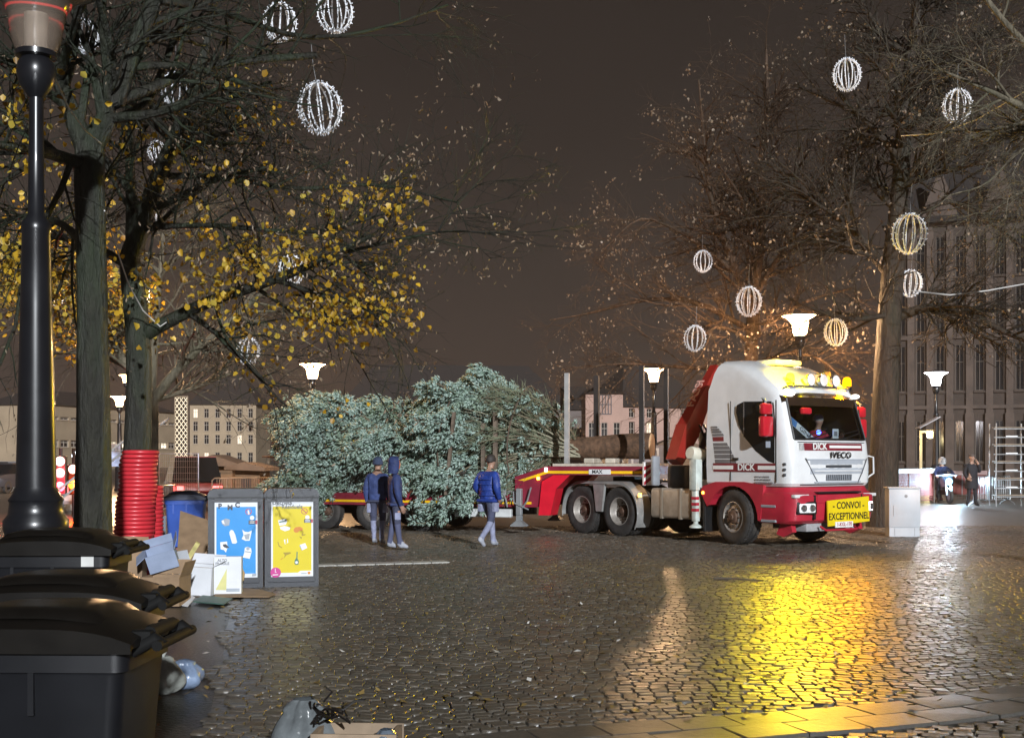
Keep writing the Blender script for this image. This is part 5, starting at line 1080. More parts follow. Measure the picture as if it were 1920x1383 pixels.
# ================================================================== twin litter bins with posters
ANTH = M('anthracite', (.032, .036, .046), .38, var=.12, vs=4, bump=.1, bs=150)
HOODLIT = M('hood_lamplit_brown', (.17, .115, .075), .4, .3, var=.2, vs=5)  # street lamps' brown light painted on the hood's top and left faces
A0 = G(390, 1106); PZ = R(13); ux = Vector((math.cos(PZ), math.sin(PZ), 0))
def litter_bin(label, off):
    o = A0 + ux * off; b = thing('litter_bin', label, 'litter bin', (o.x, o.y, .02), PZ, 'twin litter bins')
    w, d, h = .70, .62, 1.28
    m4 = Matrix(((1, 0, 0, 0), (0, 0, 1, 0), (0, 1, 0, 0), (0, 0, 0, 1)))
    prof = [(0, 0), (w, 0), (w, h - .07), (w - .02, h - .02), (w - .07, h), (.07, h), (.02, h - .02), (0, h - .07)]
    mb = MB(); mb.prism(prof, .03, d, m4); O('casing', fixn(mb.mesh('casing', ANTH, 30)), b)
    mb = MB()
    inn = [(.03, .03), (w - .03, .03), (w - .03, h - .13), (.03, h - .13)]
    mb.prism([(.0, .0), (w, 0), (w, h - .12), (0, h - .12)], 0, .03, m4, [[(.045, .06), (w - .045, .06), (w - .045, h - .165), (.045, h - .165)]]); O('door_frame', fixn(mb.mesh('door_frame', ANTH)), b)
    mb = MB(); mb.box(.05, w - .05, .012, .034, .065, h - .17); mb.obj('door_panel', ANTH, b)
    mb = MB(); mb.prism([(-.006, h - .115), (w + .006, h - .115), (w + .006, h - .06), (w - .02, h - .01), (w - .07, h + .012), (.07, h + .012), (.02, h - .01), (-.006, h - .06)], -.012, d + .01, m4); O('hood', fixn(mb.mesh('hood', [ANTH, HOODLIT], 30)), b)
    hd_ = b.children[-1].data
    for pl_ in hd_.polygons:
        if pl_.normal.z > .4 or pl_.normal.x < -.5: pl_.material_index = 1
    mb = MB(); mb.box(.0, w, -.02, -.012 + .0, h - .105, h - .095); mb.obj('slot_lip', M('slot_black', (.01, .01, .011), .5), b)
    mb = MB(); mb.box(.03, w - .03, .05, d - .05, -.02, .0); mb.obj('plinth', BLACKP, b)
    return b
lb1 = litter_bin('grey litter bin with the blue recycling poster', 0.0); lb2 = litter_bin('grey litter bin with the yellow residual waste poster', .72)
def poster(b, name, cx0, cw, base, topf, shapes, texts):
    def q(cx_, cy_): return (.083 + (cx_ - cx0) / cw * .545, 1.165 - (cy_ - 280) / 745 * 1.035)
    m4 = Matrix(((1, 0, 0, 0), (0, 0, 1, 0), (0, 1, 0, 0), (0, 0, 0, 1)))
    mb = MB(); x0, z1 = q(cx0, 280); x1, z0 = q(cx0 + cw, 1022); mb.box(x0, x1, .004, .014, z0, z1); ps = mb.obj('poster', M('poster_white', (.72, .75, .80), .35, var=.03), b)
    mb = MB(); x0, z1 = q(cx0 + 16, topf); x1, z0 = q(cx0 + cw - 16, 985); mb.box(x0, x1, .0025, .005, z0, z1); mb.obj('poster_field', base, ps)
    lay = 0
    for nm, poly, mt in shapes:
        lay += 1
        if len(poly) == 3 and not hasattr(poly[0], '__len__'):
            cx_, cy_, r_ = poly; poly = [(cx_ + r_ * math.cos(a), cy_ + r_ * math.sin(a)) for a in np.linspace(0, 2 * math.pi, 20)[:-1]]
        mb = MB(); mb.prism([q(*t) for t in poly], .0012 - .00012 * lay, .0028, m4); O(nm, fixn(mb.mesh(nm, mt)), ps)
    for tx, cx_, cy_, sz, bold, xs, mt in texts:
        x, z = q(cx_, cy_); text('poster_lettering', tx, sz, mt, ps, (x, -.0028, z), (math.pi / 2, 0, 0), .001, bold, xs=xs)
PW = M('print_white', (.78, .80, .82), .4, var=.05); PG = M('print_grey', (.32, .36, .42), .4); PN = M('print_navy', (.03, .04, .06), .4, var=0); PR = M('print_red', (.45, .05, .09), .4); PO = M('print_orange', (.62, .22, .02), .4); PM = M('print_magenta', (.52, .03, .25), .4); PGR = M('print_green', (.04, .16, .10), .4); PB = M('print_olive', (.36, .26, .01), .4)
poster(lb1, 'blue', 697, 393, M('poster_blue', (.015, .27, .68), .35, var=.03), 358, [
    ('pictogram', (1008, 404, 30), PR), ('pictogram', (1008, 404, 24), M('poster_blue')), ('pictogram', [(985, 390), (991, 384), (1030, 420), (1024, 426)], PR), ('pictogram', [(998, 392), (1012, 388), (1018, 428), (1002, 430)], PW),
    ('pictogram', (1040, 462, 21), PW), ('tag', [(1008, 485), (1088, 485), (1088, 522), (1008, 522)], PN), ('tag', [(1072, 485), (1088, 485), (1088, 522), (1072, 522)], PR), ('tag', [(1018, 494), (1062, 494), (1062, 500), (1018, 500)], PW), ('tag', [(1018, 507), (1062, 507), (1062, 513), (1018, 513)], PW),
    ('can', [(758, 487), (800, 465), (838, 478), (830, 530), (790, 537), (764, 515)], PG), ('can', [(760, 488), (778, 478), (790, 520), (770, 512)], PW),
    ('bottle', [(832, 592), (848, 571), (868, 580), (886, 620), (903, 690), (888, 702), (858, 700), (846, 660), (834, 615)], PW),
    ('bag', [(950, 570), (972, 590), (1005, 596), (1038, 580), (1026, 640), (1018, 676), (978, 676), (944, 658), (962, 624)], PW), ('bag', [(966, 620), (1020, 608), (1012, 664), (980, 664)], PG),
    ('cap', [(748, 686), (810, 680), (816, 735), (800, 784), (782, 760), (752, 752)], PW), ('cap', [(770, 708), (800, 704), (832, 738), (806, 744), (778, 730)], PN),
    ('carton', [(974, 742), (1000, 732), (1030, 748), (1036, 780), (1018, 846), (954, 832), (968, 790)], PW), ('carton', (1002, 750, 16), PG), ('carton', [(975, 772), (1032, 780), (1028, 790), (972, 782)], PG),
    ('label', [(1040, 990), (1080, 984), (1080, 1008), (1040, 1012)], PG)],
    [('P', 746, 352, .088, .004, 1., PN), ('M', 838, 366, .088, .004, 1., PN), ('C', 906, 342, .088, .004, 1., PN)])
poster(lb2, 'yellow', 1205, 383, M('poster_yellow', (.68, .55, .0), .35, var=.03), 358, [
    ('pictogram', (1508, 404, 30), PR), ('pictogram', (1508, 404, 24), M('poster_yellow')), ('pictogram', [(1485, 390), (1491, 384), (1530, 420), (1524, 426)], PR), ('pictogram', (1535, 462, 20), PW), ('tag', [(1505, 480), (1586, 480), (1586, 514), (1505, 514)], PN), ('tag', [(1570, 480), (1586, 480), (1586, 514), (1570, 514)], PR), ('tag', [(1514, 488), (1560, 488), (1560, 494), (1514, 494)], PW), ('tag', [(1514, 501), (1560, 501), (1560, 507), (1514, 507)], PW),
    ('takeaway', [(1268, 488), (1340, 474), (1350, 500), (1338, 530), (1280, 540)], PW), ('takeaway', [(1276, 500), (1338, 490), (1332, 500), (1280, 512)], PGR), ('takeaway', [(1284, 552), (1326, 542), (1380, 556), (1372, 580), (1330, 592), (1290, 572)], PW), ('takeaway', [(1276, 442), (1282, 440), (1308, 470), (1302, 474)], PB),
    ('burger', [(1408, 578), (1424, 556), (1466, 550), (1494, 566), (1490, 592), (1462, 588), (1450, 604), (1428, 606), (1412, 598)], PO), ('burger', [(1480, 626), (1494, 600), (1500, 602), (1494, 622), (1520, 622), (1516, 630), (1486, 640)], PB), ('burger', [(1458, 640), (1486, 650), (1480, 668)], PB),
    ('banana', [(1262, 690), (1270, 690), (1280, 724), (1306, 744), (1302, 752), (1274, 736)], PB), ('banana', [(1320, 672), (1356, 662), (1360, 700), (1330, 716)], PW), ('banana', [(1334, 668), (1350, 664), (1350, 704), (1334, 712)], M('poster_yellow')),
    ('napkin', [(1468, 722), (1514, 706), (1534, 752), (1488, 774)], PW), ('napkin', [(1468, 722), (1488, 774), (1484, 776), (1462, 730)], PG),
    ('pizza', [(1312, 792), (1380, 790), (1384, 802), (1342, 820), (1318, 850), (1330, 816)], PB), ('pizza', [(1290, 856), (1316, 838), (1312, 848), (1294, 862)], PO),
    ('bottle', [(1436, 788), (1446, 788), (1444, 850), (1458, 880), (1452, 908), (1430, 912), (1416, 896), (1420, 866), (1434, 846)], PGR), ('bottle', (1436, 888, 13), PW),
    ('badge', (1246, 980, 48), PM), ('badge', [(1240, 942), (1245, 942), (1245, 974), (1254, 974), (1254, 979), (1240, 979)], PW), ('badge', [(1218, 998), (1268, 996), (1268, 1004), (1218, 1006)], PW), ('label', [(1450, 985), (1470, 968), (1580, 968), (1580, 1015), (1450, 1015)], PW), ('label', [(1538, 978), (1562, 978), (1562, 1002), (1538, 1002)], PO), ('label', [(1478, 990), (1530, 990), (1530, 998), (1478, 998)], PG)],
    [('Déchets', 1305, 322, .076, .0015, 1.0, M('print_dark', (.12, .13, .15), .4)), ('Résiduels', 1395, 362, .076, .0015, .95, M('print_dark'))])
# ================================================================== cardboard and rubbish
CARD = M('cardboard', (.30, .20, .12), .8, var=.2, vs=5); CARDW = M('white_card', (.70, .72, .76), .6, var=.06); CARDB = M('blue_grey_card', (.30, .36, .50), .6, var=.12)
def obox(name, label, cat, loc, rz, w, d, h, mat, inmat=None, tilt=(0, 0), flaps=(40, 100, 60, 20), t=.006, closed=False):
    b = thing(name, label, cat, loc, rz); b.rotation_euler = (R(tilt[0]), R(tilt[1]), rz); inm = inmat or mat
    mb = MB(); mb.box(0, w, 0, d, 0, t); mb.box(0, w, 0, t, t, h); mb.box(0, w, d - t, d, t, h); mb.box(0, t, t, d - t, t, h); mb.box(w - t, w, t, d - t, t, h); mb.obj('box_body', mat, b)
    if closed: mb = MB(); mb.box(0, w, 0, d, h, h + t); mb.obj('box_top', mat, b); return b
    fl = d * .45
    for k_, (o_, ax, ang) in enumerate((((0, 0, h), 'f', flaps[0]), ((0, d, h), 'b', flaps[1]), ((0, 0, h), 'l', flaps[2]), ((w, 0, h), 'r', flaps[3]))):
        mb = MB()
        if ax in 'fb': m4 = Matrix.Translation(o_) @ Matrix.Rotation(R(ang) * (1 if ax == 'f' else -1), 4, 'X'); mb.box(.004, w - .004, -.003, .003, 0.004, fl, m4)
        else: m4 = Matrix.Translation(o_) @ Matrix.Rotation(-R(ang) * (1 if ax == 'l' else -1), 4, 'Y'); mb.box(-.003, .003, .004, d - .004, .004, w * .4, m4)
        mb.obj('flap', mat if k_ else inm, b)
    return b
p = G(333, 1118); wb = obox('open_box', 'white open cardboard box tipped towards the litter bins', 'box', (p.x, p.y, .03), R(-10), .43, .34, .36, CARDW, CARD, (0, 3), (-160, 40, 20, 60))
p = G(401, 1119); tb = obox('lamp_box', 'upright white box printed with a pale yellow light cone', 'box', (p.x, p.y, .03), R(8), .33, .22, .46, CARDW, None, (-3, 0), closed=True)
mb = MB(); m4 = Matrix(((1, 0, 0, 0), (0, 0, 1, 0), (0, 1, 0, 0), (0, 0, 0, 1))); mb.prism([(.155, .32), (.02, .06), (.15, .055)], -.003, -.001, m4); O('light_cone_print', fixn(mb.mesh('light_cone_print', M('pale_yellow_print', (.62, .60, .25), .6))), tb)
text('box_lettering', 'ALTO', .045, M('print_dark'), tb, (.10, -.002, .42), (math.pi / 2, 0, 0), .001, .001); text('box_lettering', 'FRAGILE', .045, M('print_dark'), tb, (.10, -.002, .38), (math.pi / 2, 0, 0), .001, .001)
mb = MB(); mb.box(.15, .31, -.003, -.001, .035, .075); mb.obj('barcode_label', PG, tb)
mb = MB(); mb.box(-.004, -.001, .004, .216, .004, .456); mb.obj('side_print', M('box_side_tan', (.36, .32, .16), .7), tb)
p = G(282, 1133); obox('tipped_box', 'blue-grey cardboard box lying tipped on the brown one', 'box', (p.x, p.y, .35), R(12), .34, .28, .22, CARDB, None, (18, -16), (-150, 60, 120, 30))
p = G(268, 1140); obox('brown_box', 'brown cardboard box under the tipped blue-grey one', 'box', (p.x - .05, p.y + .05, .02), R(-4), .46, .40, .33, CARD, None, (0, 0), (-140, 20, 130, 20))
p = G(246, 1118); obox('brown_carton', 'tall brown carton standing before the red pipe sleeve', 'box', (p.x - .06, p.y - .55, .02), R(6), .34, .30, .62, CARD, None, (0, 2), (-150, 30, 125, 30))
def sheet(name, label, cat, pts, z0, t, mat, tilt=None):
    c = sum((Vector((a, b, 0)) for a, b in pts), Vector((0, 0, 0))) / len(pts); mb = MB(); mb.prism([(a - c.x, b - c.y) for a, b in pts], 0, t); o = O(name, fixn(mb.mesh(name, mat)), None, (c.x, c.y, z0)); 
    if tilt: o.rotation_euler = tilt
    return tag(o, label, cat)
g2 = lambda *l: [(G(x, y).x, G(x, y).y) for x, y in l]
sheet('cardboard_sheet', 'flattened brown cardboard lying at the foot of the litter bins', 'cardboard', g2((402, 1124), (505, 1124), (518, 1119), (488, 1110), (440, 1106), (402, 1110)), .032, .008, CARD)
sheet('green_mat', 'flat dark green board on the wet ground before the white boxes', 'board', g2((362, 1134), (420, 1139), (436, 1128), (380, 1122)), .034, .012, M('board_green', (.07, .14, .12), .5, var=.3, vs=8))
sheet('card_scrap', 'white folded card scrap beside the green board', 'card', g2((340, 1138), (352, 1128), (366, 1131), (352, 1139)), .05, .006, CARDW, (.15, 0, 0))
sheet('cardboard_flap', 'torn brown cardboard leaning in the rubbish behind the white box', 'cardboard', g2((330, 1075), (386, 1072), (392, 1056), (336, 1054)), .34, .008, CARD, (.5, .1, 0))
sheet('brown_sheet', 'brown cardboard sheet under the blue bin', 'cardboard', g2((318, 1058), (386, 1060), (388, 1036), (330, 1034)), .034, .008, CARD)
sheet('red_bag_scrap', 'crumpled red and white wrapper on the cardboard by the blue bin', 'wrapper', g2((322, 1034), (350, 1034), (352, 1028), (326, 1027)), .10, .02, M('red_white_wrap', (.55, .25, .22), .5, var=.6, vs=20), (.3, .1, 0))
p = G(352, 1100); mb = MB(); mb.box(-.03, .03, -.03, .03, 0, .24); tbx = mb.obj('carton', M('yellow_carton', (.62, .55, .22), .5, var=.3, vs=9), None, None, (p.x - .05, p.y + .25, .37)); tbx.rotation_euler = (.2, .55, .2); tag(tbx, 'slim white and yellow carton poking out of the open box', 'carton')
p = G(376, 1098); mb = MB(); mb.box(-.06, .06, -.004, .004, 0, .20); o = mb.obj('cardboard_strip', CARD, None, None, (p.x, p.y + .2, .34)); o.rotation_euler = (.1, .8, .3); tag(o, 'dark cardboard strip leaning out of the open box', 'cardboard')
p = G(454, 1104); mb = MB(); mb.prism([(-.06, 0), (.05, -.0), (.06, .1), (.03, .16), (-.04, .15)], 0, .03, ROTX(R(90))); o = O('paper_bag', fixn(mb.mesh('paper_bag', M('kraft_paper', (.38, .25, .10), .7))), None, (p.x, p.y - .12, .12)); o.rotation_euler = (-.25, 0, .1); tag(o, 'small kraft paper bag against the blue poster bin', 'paper bag')
# dark round-topped post and leaning grey board beside the sleeve
p = G(290, 1085); mb = MB(); mb.lathe([(.075, 0), (.075, .05), (.055, .08), (.052, .80), (.062, .82), (.062, .90), (.05, .95), (.001, .98)], 18); o = mb.obj('bollard', M('bollard_dark', (.020, .018, .016), .35), None, 50, (p.x, p.y, .02)); o.rotation_euler = (0, R(3), 0); tag(o, 'dark round-topped bollard beside the red-sleeved tree', 'bollard')
p = G(304, 1078); mb = MB(); mb.box(-.05, .05, -.012, .012, 0, .85); o = mb.obj('leaning_board', M('board_grey', (.22, .25, .30), .5), None, None, (p.x, p.y, .02)); o.rotation_euler = (R(-8), R(-5), R(-20)); tag(o, 'narrow grey board leaning next to the dark bollard', 'board')
# plastic bags
def bag(name, label, loc, sx, sy, sz, mat, seed, tie=True, rot=0.):
    rg = np.random.default_rng(seed); nu, nv = 40, 22; ph = rg.uniform(0, 6.28, 12); V = []
    for j in range(nv + 1):
        t = j / nv
        prof = math.sin(math.pi * min(1, t * 1.06) ** .75) ** .62 if t < .86 else None
        z = t
        for i in range(nu):
            a = 2 * math.pi * i / nu
            r = (max(.0, math.sin(math.pi * (t * .92 + .06)) ** .55)) * (1 - .35 * t) + (.10 * (t > .9))
            wr = 1 + .07 * math.sin(5 * a + ph[0] + 3 * t) + .05 * math.sin(9 * a + ph[1] - 4 * t) * (t) + .05 * math.sin(3 * a + 7 * t + ph[2]) + .04 * math.sin(13 * a + ph[3]) * t + .10 * max(0, math.sin(2 * a + ph[4])) * (1 - t)
            V.append((r * wr * math.cos(a) * sx, r * wr * math.sin(a) * sy, z * sz))
    mb = MB(); Fs = [(j * nu + i, j * nu + (i + 1) % nu, (j + 1) * nu + (i + 1) % nu, (j + 1) * nu + i) for j in range(nv) for i in range(nu)]; Fs.append(tuple(range(nu - 1, -1, -1))); mb.add(V, Fs)
    b = thing(name, label, 'bag', loc, rot); mb.obj('bag_body', mat, b, 80)
    if tie:
        mb = MB(); mb.lathe([(.10 * sx, sz * .97), (.07 * sx, sz), (.16 * sx, sz * 1.10), (.20 * sx, sz * 1.16)], 14, None, False); mb.obj('bag_neck', mat, b, 80)
    return b
p = G(306, 1302); bag('rubbish_bag', 'white plastic rubbish bag slumped against the black bin', (p.x, p.y, .01), .17, .16, .27, plastic_bag('bag_white', (.46, .48, .44), .2), 3)
p = G(345, 1292); bag('rubbish_bag', 'pale blue plastic rubbish bag beside the white one', (p.x, p.y, .01), .17, .15, .21, plastic_bag('bag_blue_white', (.25, .33, .48), .25), 6, False)
p = Vector(((560 - CX) * 6.1 / F, 6.25, .01)); bag('rubbish_bag', 'grey see-through rubbish bag on the cobbles with wire twigs on it', p, .22, .22, .47, plastic_bag('bag_grey', (.20, .22, .23), .3), 9, False)
p = Vector(((720 - CX) * 5.9 / F, 6.0, .01)); bag('rubbish_bag', 'small dark blue bag beside the wooden crate edge', p, .12, .14, .37, plastic_bag('bag_slate', (.14, .17, .21), .2), 12, False)
cr = thing('wooden_crate', 'pale wooden crate edge between the grey and the dark blue bags', 'crate', (-.78, 5.95, .01), R(-3))
for k_ in range(3):
    for s in (0, .26): mb = MB(); mb.box(-.20, .22, s, s + .012, .02 + k_ * .12, .115 + k_ * .12); mb.obj('slat', M('crate_wood', (.30, .22, .15), .7, var=.3, vs=6), cr)
for x in (-.19, .20): mb = MB(); mb.box(x - .012, x + .012, .0125, .2595, .0, .35); mb.obj('corner_post', M('crate_wood'), cr)
mb = MB(); rg_ = random.Random(4)
for k_ in range(9):
    a = Vector((-.92 + rg_.uniform(-.10, .16), 6.08 + rg_.uniform(-.05, .05), .43)); pts = [a]
    for j in range(4): pts.append(pts[-1] + Vector((rg_.uniform(-.05, .07), rg_.uniform(-.04, .04), rg_.uniform(-.035, .055))))
    mb.tube(pts, .006, 5)
o = mb.obj('wire_tangle', M('black_wire', (.01, .008, .007), .35), None, 60); tag(o, 'tangle of black wire on top of the grey bag', 'wire')
a = G(1338, 1089); b_ = G(1432, 1094); mb = MB(); mb.tube([a + Vector((0, 0, .04)), a * .65 + b_ * .35 + Vector((0, 0, .05)), b_ + Vector((0, 0, .045))], [.018, .015, .010], 6); o = mb.obj('stick', M('stick_bark', (.12, .10, .08), .6, var=.7, vs=2), None, 60); tag(o, 'thin stick lying on the cobbles before the truck', 'stick')
# ================================================================== people
SKIN = M('skin', (.42, .25, .18), .5, var=.08)
def person(name, label, loc, rz, pose=None, mats=None, bulk=1., group=None, tall=1.0, rule=None):
    J = dict(pelvis=(0, 0, .97, .135), belly=(0, 0, 1.10, .145 * bulk), chest=(0, .0, 1.30, .165 * bulk), neckb=(0, -.01, 1.45, .085), neck=(0, 0, 1.53, .055), jaw=(0, .03, 1.59, .068), head=(0, .015, 1.67, .092), crown=(0, 0, 1.74, .075),
             nose=(0, .115, 1.645, .014))
    for s, n in ((-1, 'l'), (1, 'r')):
        J.update({'sh' + n: (s * .185, -.01, 1.41, .078 * bulk), 'el' + n: (s * .245, -.04, 1.13, .058 * bulk), 'wr' + n: (s * .25, .03, .90, .040 * bulk), 'pa' + n: (s * .25, .05, .83, .034),
                  'hi' + n: (s * .095, 0, .90, .105), 'kn' + n: (s * .105, .02, .50, .072), 'an' + n: (s * .11, -.02, .11, .052), 'he' + n: (s * .11, -.05, .055, .045), 'to' + n: (s * .125, .15, .045, .040), 'ea' + n: (s * .098, 0, 1.655, .016)})
    if pose: 
        for k_, v in pose.items(): J[k_] = v if len(v) == 4 else tuple(v) + (J[k_][3],)
    E = [('pelvis', 'belly', 't'), ('belly', 'chest', 't'), ('chest', 'neckb', 't'), ('neckb', 'neck', 's'), ('neck', 'jaw', 's'), ('jaw', 'head', 's'), ('head', 'crown', 's'), ('head', 'nose', 's')]
    for n in 'lr': E += [('chest', 'sh' + n, 't'), ('sh' + n, 'el' + n, 't'), ('el' + n, 'wr' + n, 't'), ('wr' + n, 'pa' + n, 's'), ('pelvis', 'hi' + n, 'l'), ('hi' + n, 'kn' + n, 'l'), ('kn' + n, 'an' + n, 'k'), ('an' + n, 'he' + n, 'f'), ('an' + n, 'to' + n, 'f'), ('head', 'ea' + n, 's')]
    for n, sg in (('l', -1), ('r', 1)):               # five separate fingers
        w = Vector(J['wr' + n][:3]); pa = Vector(J['pa' + n][:3]); d = (pa - w).normalized(); lat = d.cross(Vector((1, 0, 0))); lat = lat.normalized() if lat.length > .1 else Vector((0, 1, 0)); nn = d.cross(lat)
        for q, (o_, ln) in enumerate(((-.030, .062), (-.010, .078), (.010, .074), (.030, .058))):
            b0 = pa + lat * o_ + d * .025; b1 = b0 + d * ln * .55 + nn * .008; b2 = b1 + d * ln * .45 + nn * .022 * sg
            J['f%s%d0' % (n, q)] = tuple(b0) + (.010,); J['f%s%d1' % (n, q)] = tuple(b1) + (.0092,); J['f%s%d2' % (n, q)] = tuple(b2) + (.008,)
            E += [('pa' + n, 'f%s%d0' % (n, q), 's'), ('f%s%d0' % (n, q), 'f%s%d1' % (n, q), 's'), ('f%s%d1' % (n, q), 'f%s%d2' % (n, q), 's')]
        b0 = pa - lat * .036 - d * .012; b1 = b0 - lat * .022 + d * .03; b2 = b1 + d * .03
        J['t%s0' % n] = tuple(b0) + (.011,); J['t%s1' % n] = tuple(b1) + (.010,); J['t%s2' % n] = tuple(b2) + (.009,); E += [('pa' + n, 't%s0' % n, 's'), ('t%s0' % n, 't%s1' % n, 's'), ('t%s1' % n, 't%s2' % n, 's')]
    names = list(J); idx = {k_: i for i, k_ in enumerate(names)}
    me = bpy.data.meshes.new('tmp'); me.from_pydata([J[k_][:3] for k_ in names], [(idx[a], idx[b]) for a, b, _ in E], [])
    ob = bpy.data.objects.new('tmp', me); COL.objects.link(ob); sk = ob.modifiers.new('s', 'SKIN'); sk.branch_smoothing = .4
    for i, k_ in enumerate(names):
        r_ = J[k_][3]; fl = (1.25, .82) if k_ in ('chest', 'belly', 'pelvis') else (1, 1); me.skin_vertices[0].data[i].radius = (r_ * fl[0], r_ * fl[1]); me.skin_vertices[0].data[i].use_root = (k_ == 'pelvis')
    ss = ob.modifiers.new('ss', 'SUBSURF'); ss.levels = 1; ss.render_levels = 1
    bpy.context.view_layer.update(); out = bpy.data.meshes.new_from_object(ob.evaluated_get(bpy.context.evaluated_depsgraph_get())); bpy.data.objects.remove(ob)
    segs = [(Vector(J[a][:3]), Vector(J[b][:3]), t) for a, b, t in E]
    def near(c):
        best = None
        for a, b, t in segs:
            ab = b - a; u = max(0, min(1, (c - a).dot(ab) / max(ab.length_squared, 1e-9))); d = (a + ab * u - c).length
            if best is None or d < best[0]: best = (d, t, u)
        return best
    keys = ['t', 'l', 'k', 'f', 's']; out.materials.clear()
    for k_ in keys: out.materials.append(mats[k_])
    zt = J['pelvis'][2] - .06
    for pl_ in out.polygons:
        c = pl_.center; d, t, u = near(c)
        if t == 'l' and c.z > zt: t = 't'
        if t == 't' and c.z > J['neckb'][2] + .05 and abs(c.x) < .08: t = 's' if not rule else rule
        pl_.material_index = keys.index(t)
    out.polygons.foreach_set('use_smooth', [True] * len(out.polygons)); out.name = 'body'
    A_ = thing(name, label, 'person', loc, rz, group); A_.scale = (tall,) * 3
    O('body', out, A_)
    return A_, J
def cap(A_, J, kind, mat, z=0.):
    h = Vector(J['head'][:3]); mb = MB()
    if kind == 'hair': mb.lathe([(.101, -.02), (.106, .02), (.100, .065), (.075, .105), (.035, .125), (.001, .13)], 20, Matrix.Translation(h + Vector((0, -.014, 0))) @ Matrix.Diagonal((.95, 1.08, 1, 1)), False); n_ = 'hair'
    if kind == 'beanie': mb.lathe([(.108, -.03), (.115, -.025), (.115, .02), (.108, .025), (.107, .06), (.085, .11), (.045, .135), (.001, .14)], 20, Matrix.Translation(h + Vector((0, -.01, .0))) @ Matrix.Diagonal((.95, 1.08, 1, 1)), False); n_ = 'beanie'
    if kind == 'helmet': mb.lathe([(.105, -.12), (.14, -.10), (.15, .0), (.14, .08), (.10, .13), (.05, .155), (.001, .16)], 20, Matrix.Translation(h), False); n_ = 'helmet'
    if kind == 'hood':
        n_ = 'hood'; rr = []
        for t, r_, dz, dy in ((0, .115, -.20, -.03), (.2, .125, -.11, -.02), (.5, .132, .0, -.01), (.75, .122, .07, -.02), (.9, .08, .12, -.03), (1., .02, .14, -.035)):
            ring = []
            for i in range(20):
                a = 2 * math.pi * i / 20; front = max(0, math.sin(a)); y = r_ * 1.12 * math.sin(a) * (1 - .55 * front * (1 if t < .85 else 0)); ring.append(h + Vector((r_ * math.cos(a), y + dy, dz)))
            rr.append(ring)
        mb.rings(rr, cap=False)
    o = mb.obj(n_, mat, A_, 60); return o
def extra(A_, name, mat, *boxes, par=None):
    for bx_ in boxes: mb = MB(); mb.box(*bx_[:6], bev=bx_[6] if len(bx_) > 6 else 0); mb.obj(name, mat, par or A_, 40)
NAVY = M('jacket_navy', (.022, .038, .125), .7, var=.3, vs=8, bump=1.0, bs=14); SLATE = M('jacket_slate', (.042, .066, .190), .7, var=.3, vs=7, bump=1.0, bs=14); BLUEJ = M('jacket_blue', (.018, .050, .27), .5, var=.3, vs=7, bump=1.0, bs=13)
TRN = M('trouser_navy', (.055, .062, .11), .8, var=.3, vs=9, bump=.9, bs=20); TRP = M('trouser_pale', (.27, .29, .42), .8, var=.25, vs=9, bump=.9, bs=20); SHOE = M('shoe_grey', (.36, .38, .44), .6, var=.2); DARKC = M('dark_cloth', (.018, .018, .024), .75, var=.2, bump=.4, bs=15); HAIRD = M('hair_dark', (.030, .024, .022), .6); BEAN = M('beanie_blue', (.05, .07, .13), .9, bump=.5, bs=90)
p = G(708, 1023); W1, J1 = person('person', 'person in slate blue jacket and beanie watching the spruce, seen from behind', (p.x, p.y, .02), R(-14), dict(ell=(-.25, -.02, 1.12), wrl=(-.25, .05, .90), elr=(.24, -.02, 1.12), wrr=(.215, .08, .94), par=(.19, .12, .90), knl=(-.10, .03, .5), anl=(-.09, .03, .11), hel=(-.09, 0, .055), tol=(-.10, .20, .045), anr=(.10, -.06, .11), her=(.10, -.09, .055), tor=(.12, .11, .045)), dict(t=SLATE, l=TRN, k=TRP, f=SHOE, s=SKIN), 1.30, None, .955)
cap(W1, J1, 'beanie', BEAN); extra(W1, 'hem_band', TRN, (-.20, .20, -.145, .145, .87, .925, .04)); extra(W1, 'holster_pocket', TRP, (-.215, -.125, -.07, .06, .66, .86, .02), (.125, .215, -.07, .06, .66, .86, .02))
p = G(741, 1032); W2, J2 = person('person', 'person with dark navy hood up standing beside the one in the beanie', (p.x, p.y, .02), R(-72), dict(elr=(.27, -.02, 1.12), wrr=(.25, .06, .86), par=(.245, .09, .79), anl=(-.09, -.10, .11), hel=(-.09, -.13, .055), tol=(-.10, .07, .045), knl=(-.10, -.02, .5), anr=(.10, .07, .11), her=(.10, .04, .055), tor=(.12, .24, .045)), dict(t=NAVY, l=TRN, k=M('trouser_mid', (.085, .095, .17), .8, var=.15, bump=.4, bs=20), f=SHOE, s=SKIN), 1.30, None, .96)
cap(W2, J2, 'hood', NAVY); extra(W2, 'hood_lining', M('lining_orange', (.45, .10, .03), .7), (-.10, -.085, .02, .07, 1.56, 1.72, .006), (.085, .10, .02, .07, 1.56, 1.72, .006)); extra(W2, 'hem_band', NAVY, (-.20, .20, -.15, .15, .84, .91, .04)); extra(W2, 'thigh_pocket', TRP, (.15, .19, -.05, .07, .58, .72, .015))
